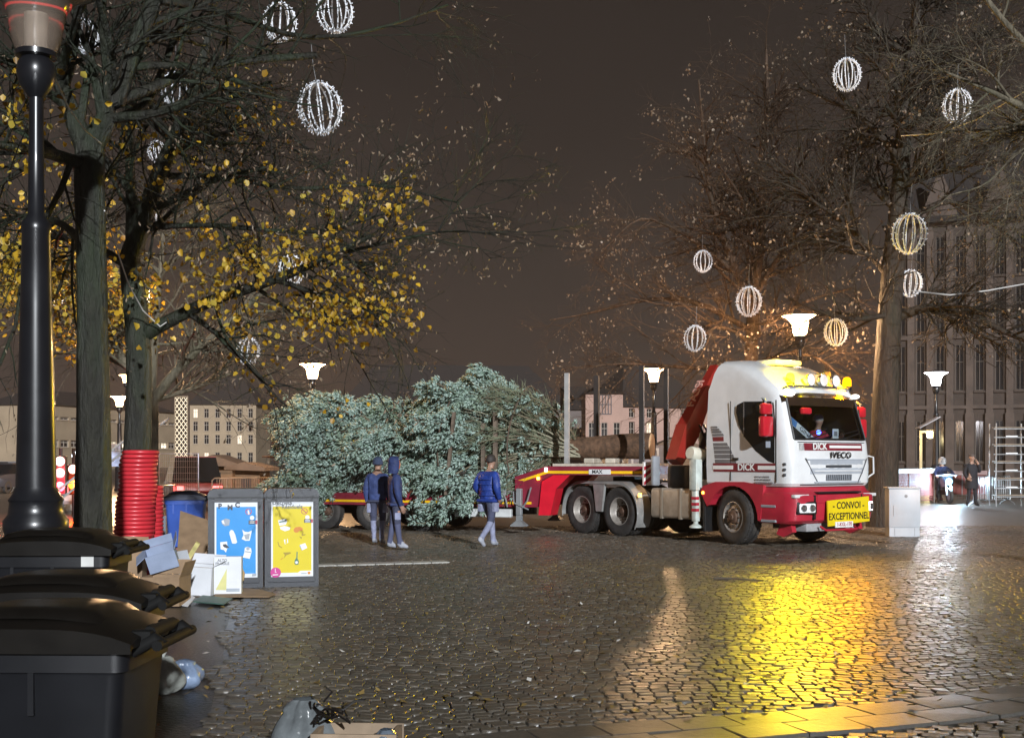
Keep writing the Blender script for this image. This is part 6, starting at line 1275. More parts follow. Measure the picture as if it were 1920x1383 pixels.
p = G(916, 1030); W3, J3 = person('person', 'person in bright blue padded jacket striding past the trailer', (p.x, p.y, .02), R(-38), dict(chest=(0, .03, 1.30), neckb=(0, .03, 1.45), neck=(0, .05, 1.53), jaw=(0, .09, 1.59), head=(0, .075, 1.67), crown=(0, .06, 1.74), nose=(0, .175, 1.645), eal=(-.098, .06, 1.655), ear=(.098, .06, 1.655),
    ell=(-.29, -.06, 1.15), wrl=(-.20, .10, 1.0), pal=(-.16, .14, .96), elr=(.28, -.10, 1.15), wrr=(.25, .02, .95), par=(.22, .07, .90), hil=(-.095, .02, .90), hir=(.095, -.02, .90), knl=(-.09, .20, .53), anl=(-.08, .24, .11), hel=(-.08, .20, .06), tol=(-.09, .40, .06), knr=(.10, -.05, .50), anr=(.11, -.38, .20), her=(.11, -.44, .17), tor=(.12, -.26, .06)), dict(t=BLUEJ, l=TRN, k=TRP, f=SHOE, s=SKIN), 1.34, None, .985)
cap(W3, J3, 'hair', HAIRD)
for z in (1.02, 1.12, 1.22, 1.32): 
    mb = MB(); mb.lathe([(.238 + .006 * math.cos(a), z + .012 * math.sin(a)) for a in np.linspace(0, 6.28, 7)], 24, Matrix.Translation((0, .012, 0)) @ Matrix.Diagonal((1.0, .66, 1, 1)), False); mb.obj('quilt_seam', BLUEJ, W3, 60)
extra(W3, 'holster_pocket', TRP, (-.225, -.135, -.06, .07, .70, .88, .02), (.135, .225, -.08, .05, .70, .88, .02)); extra(W3, 'jacket_hem', BLUEJ, (-.205, .205, -.15, .155, .88, .95, .04))
# driver
D_, JD = person('person', 'driver in red top behind the windscreen of the truck', (0, 0, 0), 0, dict(pelvis=(0, -.1, .97), hil=(-.1, 0, .93), hir=(.1, 0, .93), knl=(-.12, .40, .95), knr=(.12, .40, .95), anl=(-.12, .45, .60), anr=(.12, .45, .60), hel=(-.12, .42, .55), her=(.12, .42, .55), tol=(-.12, .60, .53), tor=(.12, .60, .53), ell=(-.27, .12, 1.18), wrl=(-.16, .42, 1.30), pal=(-.13, .48, 1.33), elr=(.27, .12, 1.18), wrr=(.16, .42, 1.30), par=(.13, .48, 1.33)), dict(t=M('driver_red', (.40, .03, .06), .7), l=DARKC, k=DARKC, f=DARKC, s=SKIN), 1.1)
cap(D_, JD, 'hair', M('hair_grey', (.30, .28, .26), .7))
dm = T.matrix_basis @ Vector((.62, .58, .80)); D_.location = (dm.x, dm.y, dm.z); D_.rotation_euler = (0, 0, HEAD - math.pi / 2)
for s in (-.035, .035): extra(D_, 'eye', M('eye_dark', (.02, .015, .012), .3), (s - .012, s + .012, .098, .112, 1.675, 1.69, .003))
# security man
p = G(1822, 951); Sx, JS = person('person', 'person in long dark coat standing by the crowd barrier', (p.x, p.y, .02), R(188), dict(elr=(.26, -.02, 1.14), wrr=(.22, .10, .96), par=(.18, .15, .93), ell=(-.27, .03, 1.16), wrl=(-.17, .12, 1.44), pal=(-.13, .08, 1.54), anl=(-.14, 0, .11), hel=(-.14, -.03, .055), tol=(-.20, .15, .045), anr=(.16, 0, .11), her=(.16, -.03, .055), tor=(.24, .14, .045)), dict(t=DARKC, l=DARKC, k=DARKC, f=M('shoe_black', (.02, .02, .02), .4), s=SKIN), 1.3, None, 1.04)
mb = MB(); mb.rings([[Vector((r1 * math.cos(a), r2 * math.sin(a), z)) for a in np.linspace(0, 2 * math.pi, 21)[:-1]] for z, r1, r2 in ((.98, .20, .145), (.80, .225, .165), (.62, .235, .17))], cap=False); mb.obj('coat_skirt', DARKC, Sx, 60)
mb = MB(); mb.lathe([(.098, .03), (.098, .065), (.075, .105), (.03, .12), (.001, .122)], 18, Matrix.Translation((0, 0, 1.67)), False); mb.obj('hair', M('hair_short', (.10, .08, .07), .7), Sx, 60)
for s in (-.035, .035): extra(Sx, 'eye', MATS['eye_dark'], (s - .012, s + .012, .098, .112, 1.675, 1.69, .003))
# motorcycle and rider facing the camera
p = G(1768, 944); MC = thing('motorcycle', 'motorcycle with a dazzling bluish headlamp by the mesh fence', 'motorcycle', (p.x, p.y, .02), R(180))
DK = M('bike_dark', (.02, .03, .05), .3, coat=.5)
mr2 = Matrix.Rotation(R(90), 4, 'Y')
for y, nm in ((.70, 'w'), (-.70, 'w')):
    mb = MB(); m4 = Matrix.Translation((0, y, .31)) @ mr2; mb.lathe([(.20, -.05), (.28, -.055), (.31, -.03), (.31, .03), (.28, .055), (.20, .05)], 28, m4, False); w_ = mb.obj('wheel', RUB, MC, 40); mb = MB(); mb.lathe([(.001, .03), (.06, .03), (.2, .02), (.2, -.02), (.06, -.03), (.001, -.03)], 20, m4, False); mb.obj('rim', M('panel_grey'), w_, 40)
mb = MB(); mb.rings([[Vector((x * w, y, zc + z * h)) for x, z in ((-.7, -1), (.7, -1), (1, 0), (.8, 1), (-.8, 1), (-1, 0))] for y, zc, w, h in ((.62, .80, .10, .10), (.45, .82, .26, .22), (.1, .75, .24, .24), (-.3, .72, .2, .18), (-.8, .80, .14, .10))]); O('fairing', fixn(mb.mesh('fairing', DK, 40)), MC)
mb = MB(); mb.tube([(-.40, .38, 1.06), (-.15, .46, 1.08), (.15, .46, 1.08), (.40, .38, 1.06)], .018, 8); mb.tube([(-.09, .70, .31), (-.09, .48, .95)], .03, 8); mb.tube([(.09, .70, .31), (.09, .48, .95)], .03, 8); mb.obj('fork', STEEL, MC, 40)
mb = MB(); mb.lathe([(.001, .04), (.08, .032), (.13, .0)], 18, Matrix.Translation((0, .655, .84)) @ ROTX(R(-90)), False); mb.obj('headlamp', glow('bike_headlamp', (.25, .62, 1.), 5), MC, 40); plight('headlamp_light', MC, (0, .72, .84), (.5, .78, 1.), 520, .06)
mb = MB(); mb.box(-.16, .16, .40, .43, 1.02, 1.34, bev=.01); mb.obj('windshield', glass('bike_glass'), MC)
Rd, JR = person('person', 'rider with pale helmet sitting on the motorcycle', (p.x, p.y + .1, .0), R(180), dict(pelvis=(0, -.15, .98), hil=(-.13, -.05, .94), hir=(.13, -.05, .94), knl=(-.25, .30, .72), knr=(.25, .30, .72), anl=(-.24, .10, .30), anr=(.24, .10, .30), hel=(-.24, .06, .25), her=(.24, .06, .25), tol=(-.25, .24, .23), tor=(.25, .24, .23), chest=(0, -.02, 1.28), ell=(-.34, .20, 1.20), wrl=(-.36, .40, 1.10), pal=(-.36, .45, 1.08), elr=(.34, .20, 1.20), wrr=(.36, .40, 1.10), par=(.36, .45, 1.08)), dict(t=NAVY, l=DARKC, k=DARKC, f=DARKC, s=SKIN), 1.25, None, .97)
cap(Rd, JR, 'helmet', M('helmet_grey', (.55, .56, .58), .3)); extra(Rd, 'visor', M('visor_dark', (.02, .02, .025), .1), (-.09, .09, .11, .145, 1.62, 1.70, .01))
# ================================================================== right edge: cabinet, fences, scaffold frames
c0 = G(1667, 1007); cab_ = thing('utility_cabinet', 'pale grey utility cabinet beside the truck', 'cabinet', (c0.x, c0.y, .015), R(-5))
CG = M('cabinet_grey', (.50, .53, .57), .45, var=.06, vs=3, dirt=.15, dcol=(.25, .24, .22))
mb = MB(); mb.box(0, .66, 0, .42, .20, 1.04, bev=.008); mb.obj('cabinet_body', CG, cab_, 30)
mb = MB(); mb.box(.01, .65, .01, .41, 0, .197); mb.obj('plinth', CG, cab_)
mb = MB(); mb.box(-.03, .69, -.03, .45, 1.042, 1.075, bev=.008); mb.obj('cabinet_lid', CG, cab_, 30)
mb = MB(); mb.box(.09, .10, -.012, .0, .45, .68); mb.obj('handle', M('grey_plate'), cab_); mb = MB(); mb.lathe([(.001, 0), (.035, 0), (.035, .004), (.001, .004)], 12, Matrix.Translation((.36, -.001, .88)) @ ROTX(R(90))); mb.obj('emblem', M('grey_plate'), cab_)
for x in (.12, .54): mb = MB(); mb.box(x, x + .004, .004, .009, .02, .19); mb.obj('plinth_joint', M('door_gap_black'), cab_)
def barrier(label, a, b, h=1.05, n=16, group='steel crowd barriers', mat=STEEL):
    a = Vector(a); b = Vector(b); d = b - a; Lb = d.length; o = thing('crowd_barrier', label, 'barrier', (a.x, a.y, .015), math.atan2(d.y, d.x), group)
    mb = MB(); mb.tube([(0, 0, .18), (0, 0, h - .06), (.06, 0, h), (Lb - .06, 0, h), (Lb, 0, h - .06), (Lb, 0, .18), (0, 0, .18)], .02, 6); mb.obj('frame', mat, o, 50)
    for k_ in range(1, n):
        mb = MB(); mb.tube([(Lb * k_ / n, 0, .2), (Lb * k_ / n, 0, h - .02)], .008, 5); mb.obj('bar', mat, o, 50)
    for x in (.2, Lb - .2): mb = MB(); mb.tube([(x, -.3, .0), (x, -.26, .06), (x, 0, .2), (x, .26, .06), (x, .3, 0)], .015, 5); mb.obj('foot', mat, o, 50)
    return o
barrier('steel crowd barrier behind the person in the long dark coat', G(1826, 948), G(1894, 945))
barrier('steel crowd barrier behind the blue wheelie bin', G(282, 1000), G(330, 990)); 
for k_ in range(3): 
    a = P(398 + k_ * 14, 900, 34 + k_ * .6); barrier(('front steel barrier of the loose pile by the wooden chalets', 'middle steel barrier of the loose pile by the wooden chalets', 'rear steel barrier of the loose pile by the wooden chalets')[k_], (a.x, a.y, 0), (a.x + 1.5, a.y + .3, 0), 1.15, 12, 'barriers piled by the chalets', M('barrier_dull', (.30, .24, .19), .5, .3))
# red and white mesh fence
def mesh_fence(label, a, b, h, mat, rail):
    a = Vector(a); b = Vector(b); d = b - a; Lb = d.length; o = thing('mesh_fence', label, 'fence', (a.x, a.y, .015), math.atan2(d.y, d.x), 'mesh fences by the dark facade')
    mb = MB(); mb.box(0, Lb, -.03, .03, h - .16, h); mb.obj('top_rail', rail, o)
    for x in (0.02, Lb / 2, Lb - .02): mb = MB(); mb.tube([(x, 0, 0), (x, 0, h - .17)], .02, 6); mb.obj('post', STEEL, o)
    mb = MB()
    for k_ in range(int(Lb / .10)): mb.box(.1 * k_, .1 * k_ + .012, .004, .010, .12, h - .17)
    for k_ in range(9): mb.box(0, Lb, -.006, .002, .14 + k_ * .10, .152 + k_ * .10)
    ms = mb.obj('mesh', mat, o); tag(ms, None, None, None, 'stuff')
    mb = MB(); mb.box(0, Lb, .015, .03, .30, h - .17); mb.obj('backing_sheet', M('fence_sheet', (.20, .055, .045), .7, var=.3, vs=4), o)
    return o
mesh_fence('red mesh fence with a white top rail beyond the grey cabinet', G(1655, 950), G(1752, 944), 1.32, M('fence_red', (.22, .06, .05), .6), M('fence_rail_white', (.75, .75, .78), .5))
mesh_fence('red mesh fence behind the motorcycle', G(1756, 943), G(1850, 940), 1.22, M('fence_red'), M('fence_rail_dull', (.32, .22, .21), .6))
sc = G(1868, 950); sf = thing('scaffold_stack', 'stack of steel scaffold frames and planks at the right edge', 'scaffold', (sc.x, sc.y, .015), R(-3))
for x in (0, 1.12, 2.1):
    for y in (0, .7): mb = MB(); mb.tube([(x, y, 0), (x, y, 2.95)], .024, 6); mb.obj('upright', STEEL, sf, 50)
for k_ in range(9):
    z = .35 + k_ * .30
    mb = MB(); mb.tube([(-.08, 0, z), (2.2, 0, z)], .02, 6); mb.obj('ledger', STEEL, sf, 50)
    if k_ % 2 == 0: mb = MB(); mb.box(.05, 2.1, .06, .62, z + .03, z + .07); mb.obj('plank', M('scaffold_plank', (.22, .17, .12), .7, var=.3), sf)
    else: mb = MB(); mb.box(.35, .75, .02, .10, z + .02, z + .055); mb.obj('clamp_bar', STEEL, sf)
# ================================================================== buildings
DARKW = M('window_dark', (.015, .014, .015), .12, var=0); LITW = emis('window_lit', (1., .72, .36), .7); LITC = emis('window_lit_pale', (1., .86, .60), 1.2)
def building(label, x0, x1, ytop, Z0, Z1, wallm, roofm, rows, cols, ys, wfrac=.5, lit=(), framem=None, roof=None, depth=14., hold=None, pil=False, ybot=None, litm=None):
    """facade between pixel columns x0 (depth Z0) and x1 (depth Z1); window rows given as pixel rows (top,bottom) measured at x0"""
    a = P(x0, HY, Z0); b = P(x1, HY, Z1); d = Vector((b.x - a.x, b.y - a.y, 0)); Lb = d.length; H = CH - (ytop - HY) * Z0 / F
    o = thing('building', label, 'building', (a.x, a.y, 0), math.atan2(d.y, d.x))
    zs = [(CH - (yb - HY) * Z0 / F, CH - (yt - HY) * Z0 / F) for yt, yb in ys]; bay = Lb / cols; ww = bay * wfrac
    xs = [0.]; 
    for c in range(cols): xs += [bay * (c + .5) - ww / 2, bay * (c + .5) + ww / 2]
    xs.append(Lb); zz = [0.]
    for lo, hi in zs: zz += [lo, hi]
    zz.append(H); mb = MB(); nx = len(xs)
    vs = [Vector((x, 0, z)) for z in zz for x in xs]; fs = []; rec = .35 * min(1., bay / 3)
    for j in range(len(zz) - 1):
        for i in range(nx - 1):
            if i % 2 == 1 and j % 2 == 1: continue
            fs.append((j * nx + i, j * nx + i + 1, (j + 1) * nx + i + 1, (j + 1) * nx + i))
    mb.add(vs, fs)
    for j in range(1, len(zz) - 1, 2):
        for i in range(1, nx - 1, 2):
            q = [Vector((xs[i], 0, zz[j])), Vector((xs[i + 1], 0, zz[j])), Vector((xs[i + 1], 0, zz[j + 1])), Vector((xs[i], 0, zz[j + 1]))]; r_ = [v + Vector((0, rec, 0)) for v in q]
            mb.rings([q, r_], cap=False)
    mb.box(-.002, 0, 0, depth, 0, H); mb.box(Lb, Lb + .002, 0, depth, 0, H); mb.box(0, Lb, depth, depth + .01, 0, H)
    O('wall', mb.mesh('wall', wallm), o)
    cache = {}
    for j in range(1, len(zz) - 1, 2):
        for c in range(cols):
            i = 1 + 2 * c; w_ = xs[i + 1] - xs[i]; h_ = zz[j + 1] - zz[j]; key = j
            if key not in cache:
                f_ = MB(); t = w_ * .07
                f_.box(0, t, 0, .08, 0, h_); f_.box(w_ - t, w_, 0, .08, 0, h_); f_.box(t, w_ - t, 0, .08, 0, t); f_.box(t, w_ - t, 0, .08, h_ - t, h_); f_.box(w_ / 2 - t / 2, w_ / 2 + t / 2, .01, .07, t, h_ - t); f_.box(t, w_ - t, .012, .068, h_ * .62, h_ * .62 + t)
                p_ = MB(); p_.box(0, w_, .05, .06, 0, h_); s_ = MB(); s_.box(-.1, w_ + .1, -.12, .05, -.14, 0)
                cache[key] = (f_.mesh('window', framem or M('frame_pale', (.42, .36, .30), .6)), p_.mesh('pane', DARKW), p_.mesh('pane', litm or LITW), s_.mesh('sill', wallm))
            wd = O('window', cache[key][0], o, (xs[i], rec - .1, zz[j])); L1 = ((j - 1) // 2, c) in lit; O('pane', cache[key][2 if L1 else 1], wd); 
            if w_ * F / Z0 > 8: O('sill', cache[key][3], wd, (0, .1 - rec, 0))
    if roof:
        rh, ov = roof; mb = MB(); mb.add([Vector((-ov, -ov, H)), Vector((Lb + ov, -ov, H)), Vector((Lb + ov, depth + ov, H)), Vector((-ov, depth + ov, H)), Vector((depth * .35, depth / 2, H + rh)), Vector((Lb - depth * .35, depth / 2, H + rh))], [(0, 1, 5, 4), (1, 2, 5), (2, 3, 4, 5), (3, 0, 4), (3, 2, 1, 0)]); O('roof', mb.mesh('roof', roofm), o)
    return o
ROOFD = M('roof_slate', (.030, .024, .022), .7, var=.2)
CREAM = M('facade_cream', (.36, .27, .18), .8, var=.1, vs=.4); PINK = M('facade_pink', (.44, .28, .225), .8, var=.1, vs=.4); GREYW = M('facade_grey', (.16, .13, .12), .8, var=.1, vs=.2)
b1 = building('cream four-storey block behind the wooden chalets', 356, 480, 758, 240, 240, CREAM, ROOFD, 4, 6, [(848, 868), (815, 832), (790, 808), (766, 783)], .42, {(0, 1), (1, 4), (3, 0)}, None, (7, .5), 14.)
b2 = building('long pale low block behind the two mossy trunks', 92, 330, 758, 210, 250, CREAM, ROOFD, 2, 14, [(824, 838), (780, 786)], .82, {(0, 3), (0, 4), (0, 5), (0, 6), (0, 7), (0, 8), (0, 9), (0, 10), (0, 12)}, None, (3, .4), 14., litm=LITC)
b3 = building('dark tower block with many lit windows at the far left', -40, 26, 790, 260, 270, GREYW, ROOFD, 5, 5, [(866, 874), (851, 859), (836, 844), (821, 829), (806, 814)], .5, {(0, 4), (1, 1), (1, 3), (1, 4), (2, 2), (2, 3), (3, 2), (3, 4), (4, 3), (2, 4), (4, 4)}, None, (4, .4), 12., litm=LITC)
b3b = building('narrow lit-edged block beside the tower block', 24, 40, 783, 262, 262, CREAM, ROOFD, 4, 1, [(851, 862), (834, 844), (815, 827), (795, 805)], .6, {(0, 0), (1, 0), (3, 0)}, None, (2, .4), 10., litm=LITC)
b4 = building('long dark-roofed houses behind the felled spruce', 640, 1066, 762, 200, 205, GREYW, ROOFD, 2, 12, [(820, 840), (785, 805)], .4, set(), None, (7.5, .6), 16.)
b5 = building('pink stair tower building with a tall lit window', 1098, 1168, 738, 150, 150, PINK, ROOFD, 2, 3, [(792, 822)], .5, set(), None, (1.2, .3), 9.)
w5 = P(1120, 776, 149.6); a5 = P(1098, 860, 150); 
mb = MB(); ww = 27 * 150 / F; hh_ = 36 * 150 / F
for k_ in range(6): mb.box(ww * k_ / 5 - .05, ww * k_ / 5 + .05, -.06, .02, 0, hh_)
for k_ in range(3): mb.box(0, ww, -.055, .015, hh_ * k_ / 2 - .05, hh_ * k_ / 2 + .05)
wf = mb.obj('window', M('frame_dark', (.05, .045, .05), .5), b5); wf.location = ((1119 - 1098) * 150 / F, -.02, CH - (776 - HY) * 150 / F)
mb = MB(); mb.box(0, ww, .03, .04, hh_ * .5, hh_); mb.obj('pane', emis('window_lit_yellow', (1., .85, .42), 2.2), wf); mb = MB(); mb.box(0, ww, .03, .04, 0, hh_ * .5); mb.obj('pane', M('window_blue', (.05, .055, .075), .15), wf)
b6 = building('pink terrace with dark windows right of the stair tower', 1168, 1330, 762, 165, 172, PINK, ROOFD, 2, 5, [(790, 826), (757 + 8, 782)], .32, {(0, 1)}, None, (6, .4), 12.)
b7 = building('dark hipped-roof house left of the pink tower', 1062, 1100, 768, 170, 170, GREYW, ROOFD, 1, 2, [(800, 822)], .4, set(), None, (3.5, .4), 10.)
# gothic facade on the right, receding
STONE = M('dark_stone', (.062, .045, .036), .85, var=.25, vs=.8, bump=.5, bs=6); STONEL = M('pale_stone_pier', (.095, .070, .057), .85, var=.25, vs=1.2, bump=.5, bs=8)
gb = building('dark gothic stone palace facade with tall piers on the right', 1672, 2010, 425, 80, 76, STONE, ROOFD, 4, 9, [(790, 865), (650, 735), (545, 630), (450, 525)], .42, set(), M('frame_gothic', (.11, .09, .075), .6), (9, .6), 16.)
Lg = (P(2010, HY, 76) - P(1672, HY, 80)); Lg.z = 0; Lg = Lg.length; bay = Lg / 9; zt = CH - (425 - HY) * 80 / F
for k_ in range(10):
    x = bay * k_; mb = MB(); z1 = zt + (1.2 if k_ % 3 == 0 else .4)
    mb.box(x - .26, x + .26, -.20, -.003, 0, 4.6); mb.box(x - .21, x + .21, -.14, -.003, 4.6, zt - .5); mb.box(x - .14, x + .14, -.11, -.003, zt - .5, z1)
    mb.rings([[Vector((x + sx * r_, -.06 + sy * r_ * .4, z)) for sx, sy in ((-1, -1), (1, -1), (1, 1), (-1, 1))] for r_, z in ((.16, z1), (.05, z1 + .35))]); mb.obj('pier', STONEL, gb)
for z in (4.9, 9.4, zt - .2): mb = MB(); mb.box(0, Lg, -.15, -.004, z, z + .22); mb.obj('string_course', STONEL, gb)
for k_ in (2, 5):                                                      # stone gables
    x = bay * (k_ + .5); mb = MB(); m4 = Matrix(((1, 0, 0, 0), (0, 0, 1, 0), (0, 1, 0, 0), (0, 0, 0, 1))); mb.prism([(x - 1.2, zt), (x + 1.2, zt), (x + .9, zt + 1.2), (x, zt + 3.6), (x - .9, zt + 1.2)], -.15, .35, m4); O('gable', fixn(mb.mesh('gable', STONEL)), gb)
# lit doorway with wall lamp
dl = P(1744, 815, 70.); mb = MB(); mb.lathe([(.001, -.2), (.16, -.16), (.20, 0), (.14, .2), (.001, .24)], 14); wl = mb.obj('wall_lamp', glow('wall_lamp_glow', (1., .86, .45), 6), None, 50, (dl.x, dl.y, dl.z)); plight('lamp_light', wl, (0, 0, 0), (1., .8, .4), 250, .1); tag(wl, 'yellow wall lamp glowing over the palace doorway', 'lamp')
dp = P(1743, 870, 71.); mb = MB(); mb.box(-.55, -.45, -.1, .1, 0, 3.2); mb.box(.45, .55, -.1, .1, 0, 3.2); mb.box(-.55, .55, -.1, .1, 3.2, 3.35); dw = mb.obj('doorway', M('door_cream', (.62, .52, .33), .6), None, None, (dp.x, dp.y, 0)); dw.rotation_euler = (0, 0, R(-35)); tag(dw, 'pale doorway surround under the yellow wall lamp', 'doorway')
sp_ = P(1740, 792, 43.5); mb = MB(); mb.box(-.42, .42, -.25, .25, -.012, .012, Matrix.Rotation(R(-28), 4, 'Y')); spn = mb.obj('solar_panel', M('panel_pale', (.45, .45, .48), .3), None, None, (sp_.x, sp_.y, sp_.z)); tag(spn, 'small tilted panel mounted below the white lamp head', 'panel')
# ================================================================== market chalets, lattice, ladder, fence, traffic on the left
WOODC = M('chalet_wood', (.14, .085, .045), .75, var=.25, vs=3)
def chalet(label, x0, x1, ytop, yeave, Z):
    a = P(x0, HY, Z); b = P(x1, HY, Z); w = b.x - a.x; o = thing('market_chalet', label, 'hut', (a.x, Z, 0), 0, 'wooden market chalets'); he = CH - (yeave - HY) * Z / F; ht = CH - (ytop - HY) * Z / F; m4 = Matrix(((1, 0, 0, 0), (0, 0, 1, 0), (0, 1, 0, 0), (0, 0, 0, 1)))
    n = 9
    for k_ in range(n): mb = MB(); mb.box(.1, w - .1, 0, .03, he * k_ / n + .008, he * (k_ + 1) / n - .004); mb.obj('plank', WOODC, o)
    mb = MB(); mb.box(.12, w - .12, .032, 2.0, 0, he); mb.obj('walls', WOODC, o); mb = MB(); mb.prism([(-.2, he), (w + .2, he - .05), (w + .2, he + .08), (w * .45, ht), (-.2, he + .1)], -.5, 2.2, m4); O('roof', fixn(mb.mesh('roof', M('chalet_roof', (.10, .07, .05), .8))), o)
    mb = MB(); mb.box(w * .3, w * .62, -.01, .0, he * .3, he * .8); mb.obj('hatch', M('hatch_dark', (.02, .016, .014), .7), o)
    return o
chalet('brown wooden market chalet behind the piled barriers', 372, 440, 852, 872, 50); chalet('darker wooden chalet left of the spruce tip', 436, 492, 866, 880, 46)
o = chalet('small wooden chalet roof right of the lamp by the crane', 1240, 1300, 818, 836, 60)
lt = P(328, 845, 200); lz = thing('lattice_tower', 'illuminated lattice tower strung with warm lights', 'tower', (lt.x, 200, 0)); w = 24 * 200 / F; ht = CH - (744 - HY) * 200 / F; z0 = CH - (860 - HY) * 200 / F
mb = MB(); 
for x in (0, w): mb.box(x - .08, x + .08, -.08, .08, 0, ht)
mb.box(-.08, w + .08, -.1, .1, ht - .1, ht + .15); mb.obj('frame', M('lattice_frame', (.30, .22, .14), .6), lz)
mb = MB(); n = 11
for k_ in range(n):
    z = 1 + (ht - 1) * k_ / n; s_ = (ht - 1) / n
    for q in range(3): mb.tube([(w * q / 3, 0, z), (w * (q + 1) / 3, 0, z + s_)], .06, 4); mb.tube([(w * (q + 1) / 3, 0, z), (w * q / 3, 0, z + s_)], .06, 4)
mb.obj('light_string', emis('string_light', (1., .78, .42), .8), lz)
ld0 = G(316, 950); ld1 = P(301, 785, 30.5); ldt = thing('ladder', 'silver ladder leaning up behind the mesh panel', 'ladder', (ld0.x, 30.0, .02)); v = Vector((ld1.x - ld0.x, .6, ld1.z))
for s in (-.18, .18): mb = MB(); mb.tube([(s, 0, 0), (s + v.x, v.y, v.z)], .03, 6); mb.obj('rail', M('alu', (.62, .64, .66), .35, .6), ldt)
for k_ in range(1, 10): mb = MB(); q = v * (k_ / 10); mb.tube([(q.x - .18, q.y, q.z), (q.x + .18, q.y, q.z)], .015, 5); mb.obj('rung', MATS['alu'], ldt)
h0 = G(298, 966); hf = thing('site_fence', 'tall temporary mesh fence panel behind the blue bin', 'fence', (h0.x, h0.y + .0, .015)); hw_ = 74 * h0.y / F; hh_ = CH - (851 - HY) * h0.y / F
mb = MB(); mb.tube([(0, 0, 0), (0, 0, hh_), (hw_, 0, hh_), (hw_, 0, 0)], .021, 6); mb.tube([(0, 0, .2), (hw_, 0, .2)], .015, 6); mb.obj('frame', M('fence_tube', (.35, .42, .55), .35, .5), hf)
mb = MB()
for k_ in range(1, 18): mb.tube([(hw_ * k_ / 18, 0, .2), (hw_ * k_ / 18, 0, hh_ - .05)], .0035, 3, False)
for k_ in range(1, 9): mb.tube([(0, .004, .2 + (hh_ - .25) * k_ / 9), (hw_, .004, .2 + (hh_ - .25) * k_ / 9)], .0035, 3, False)
tag(mb.obj('mesh', STEEL, hf), None, None, None, 'stuff')
# cars
def car(label, x, Z, rz, col, front=True, group='cars on the far street', tall=1.45):
    p_ = P(x, HY, Z); o = thing('parked_car', label, 'car', (p_.x, Z, .0), rz, group); pm = M('car_paint_' + '_'.join('%d' % (v * 100) for v in col), col, .3, coat=.6, var=.05)
    prof = [(-2.1, .35, .62, .80), (-2.05, .35, .85, .84), (-1.2, .3, .95, .86), (-.6, .3, .96, .86), (1.2, .3, .96, .86), (2.0, .3, .90, .84), (2.1, .4, .7, .8)]
    mb = MB(); mb.rings([[Vector((x_, -w_, z0)), Vector((x_, w_, z0)), Vector((x_, w_, (z0 + z1) / 2 + .1)), Vector((x_, w_ * .94, z1)), Vector((x_, -w_ * .94, z1)), Vector((x_, -w_, (z0 + z1) / 2 + .1))] for x_, z0, z1, w_ in prof]); O('body', fixn(mb.mesh('body', pm, 40)), o)
    mb = MB(); mb.rings([[Vector((x_, s * w_, z)) for x_, s in ((xa, -1), (xb, -1), (xb, 1), (xa, 1))] for xa, xb, w_, z in ((-1.25, 1.75, .80, .94), (-.55, 1.25, .66, tall))]); O('cabin_glass', fixn(mb.mesh('cabin_glass', DGL)), o)
    mb = MB(); mb.box(-.55, 1.25, -.66, .66, tall - .01, tall + .03, bev=.01); mb.obj('roof', pm, o)
    for x_ in (-1.3, 1.3):
        for s in (-1, 1):
            m4 = Matrix.Translation((x_, s * .78, .31)) @ ROTX(R(90)); mb = MB(); mb.lathe([(.18, -.09), (.30, -.09), (.31, 0), (.30, .09), (.18, .09)], 20, m4, False); w_ = mb.obj('wheel', RUB, o, 40); mb = MB(); mb.lathe([(.001, -.06 * s * -1), (.18, .07 * s * -1 * -1)], 16, m4, False); mb.obj('rim', RIMM, w_)
    for s in (-.62, .62):
        mb = MB(); mb.box(-2.13, -2.07, s - .14, s + .14, .60, .74, bev=.02); mb.obj('headlamp', emis('car_head', (1, .97, .92), 10), o); mb = MB(); mb.box(2.07, 2.13, s - .16, s + .16, .66, .82, bev=.02); mb.obj('tail_lamp', emis('car_tail', (1, .02, .03), 4), o)
    return o
car('dark car with headlamps on at the far left of the street', 14, 62, R(80), (.05, .05, .06)); car('pale car with headlamps on behind the dark one', 40, 84, R(82), (.4, .4, .42)); car('silver car further down the street with headlamps on', 8, 110, R(80), (.3, .3, .32))
car('car with glowing red tail lamps behind the near trunk', 126, 40, R(-84), (.55, .55, .58), tall=1.5)
car('dark red van-like car showing one red tail lamp behind the mesh panel', 360, 42, R(-70), (.16, .03, .03), tall=1.75)
# traffic signal with red lamps
tl = P(114, 905, 34); ts = thing('traffic_light', 'traffic light glowing red beside the lamp column', 'traffic light', (tl.x, 34, 0)); mb = MB(); mb.tube([(0, 0, 0), (0, 0, 2.0)], .05, 8); mb.obj('pole', LDK, ts); zc = tl.z
mb = MB(); mb.box(-.15, .15, -.06, .12, zc - .35, zc + .75, bev=.03); mb.obj('housing', BLACKP, ts)
for z, cn, c_, st in ((zc + .6, 'sig_white', (1, .7, .6), 1.6), (zc + .28, 'sig_pink', (1, .05, .05), 3), (zc - .1, 'sig_red', (1, .0, .02), 4)):
    mb = MB(); mb.lathe([(.001, .02), (.09, .012), (.135, 0)], 16, Matrix.Translation((0, -.065, z)) @ ROTX(R(90)), False); mb.obj('signal_lamp', emis(cn, c_, st), ts, 50)
    if 'white' not in cn: plight('signal_light', ts, (0, -.35, z), c_, 110, .1)
tl = P(138, 908, 36); ts = thing('traffic_light', 'second signal with an orange-red lamp beside the near trunk', 'traffic light', (tl.x, 36, 0)); mb = MB(); mb.tube([(0, 0, 0), (0, 0, 2.0)], .05, 8); mb.obj('pole', LDK, ts); mb = MB(); mb.box(-.14, .14, -.06, .12, tl.z - .3, tl.z + .6, bev=.03); mb.obj('housing', BLACKP, ts)
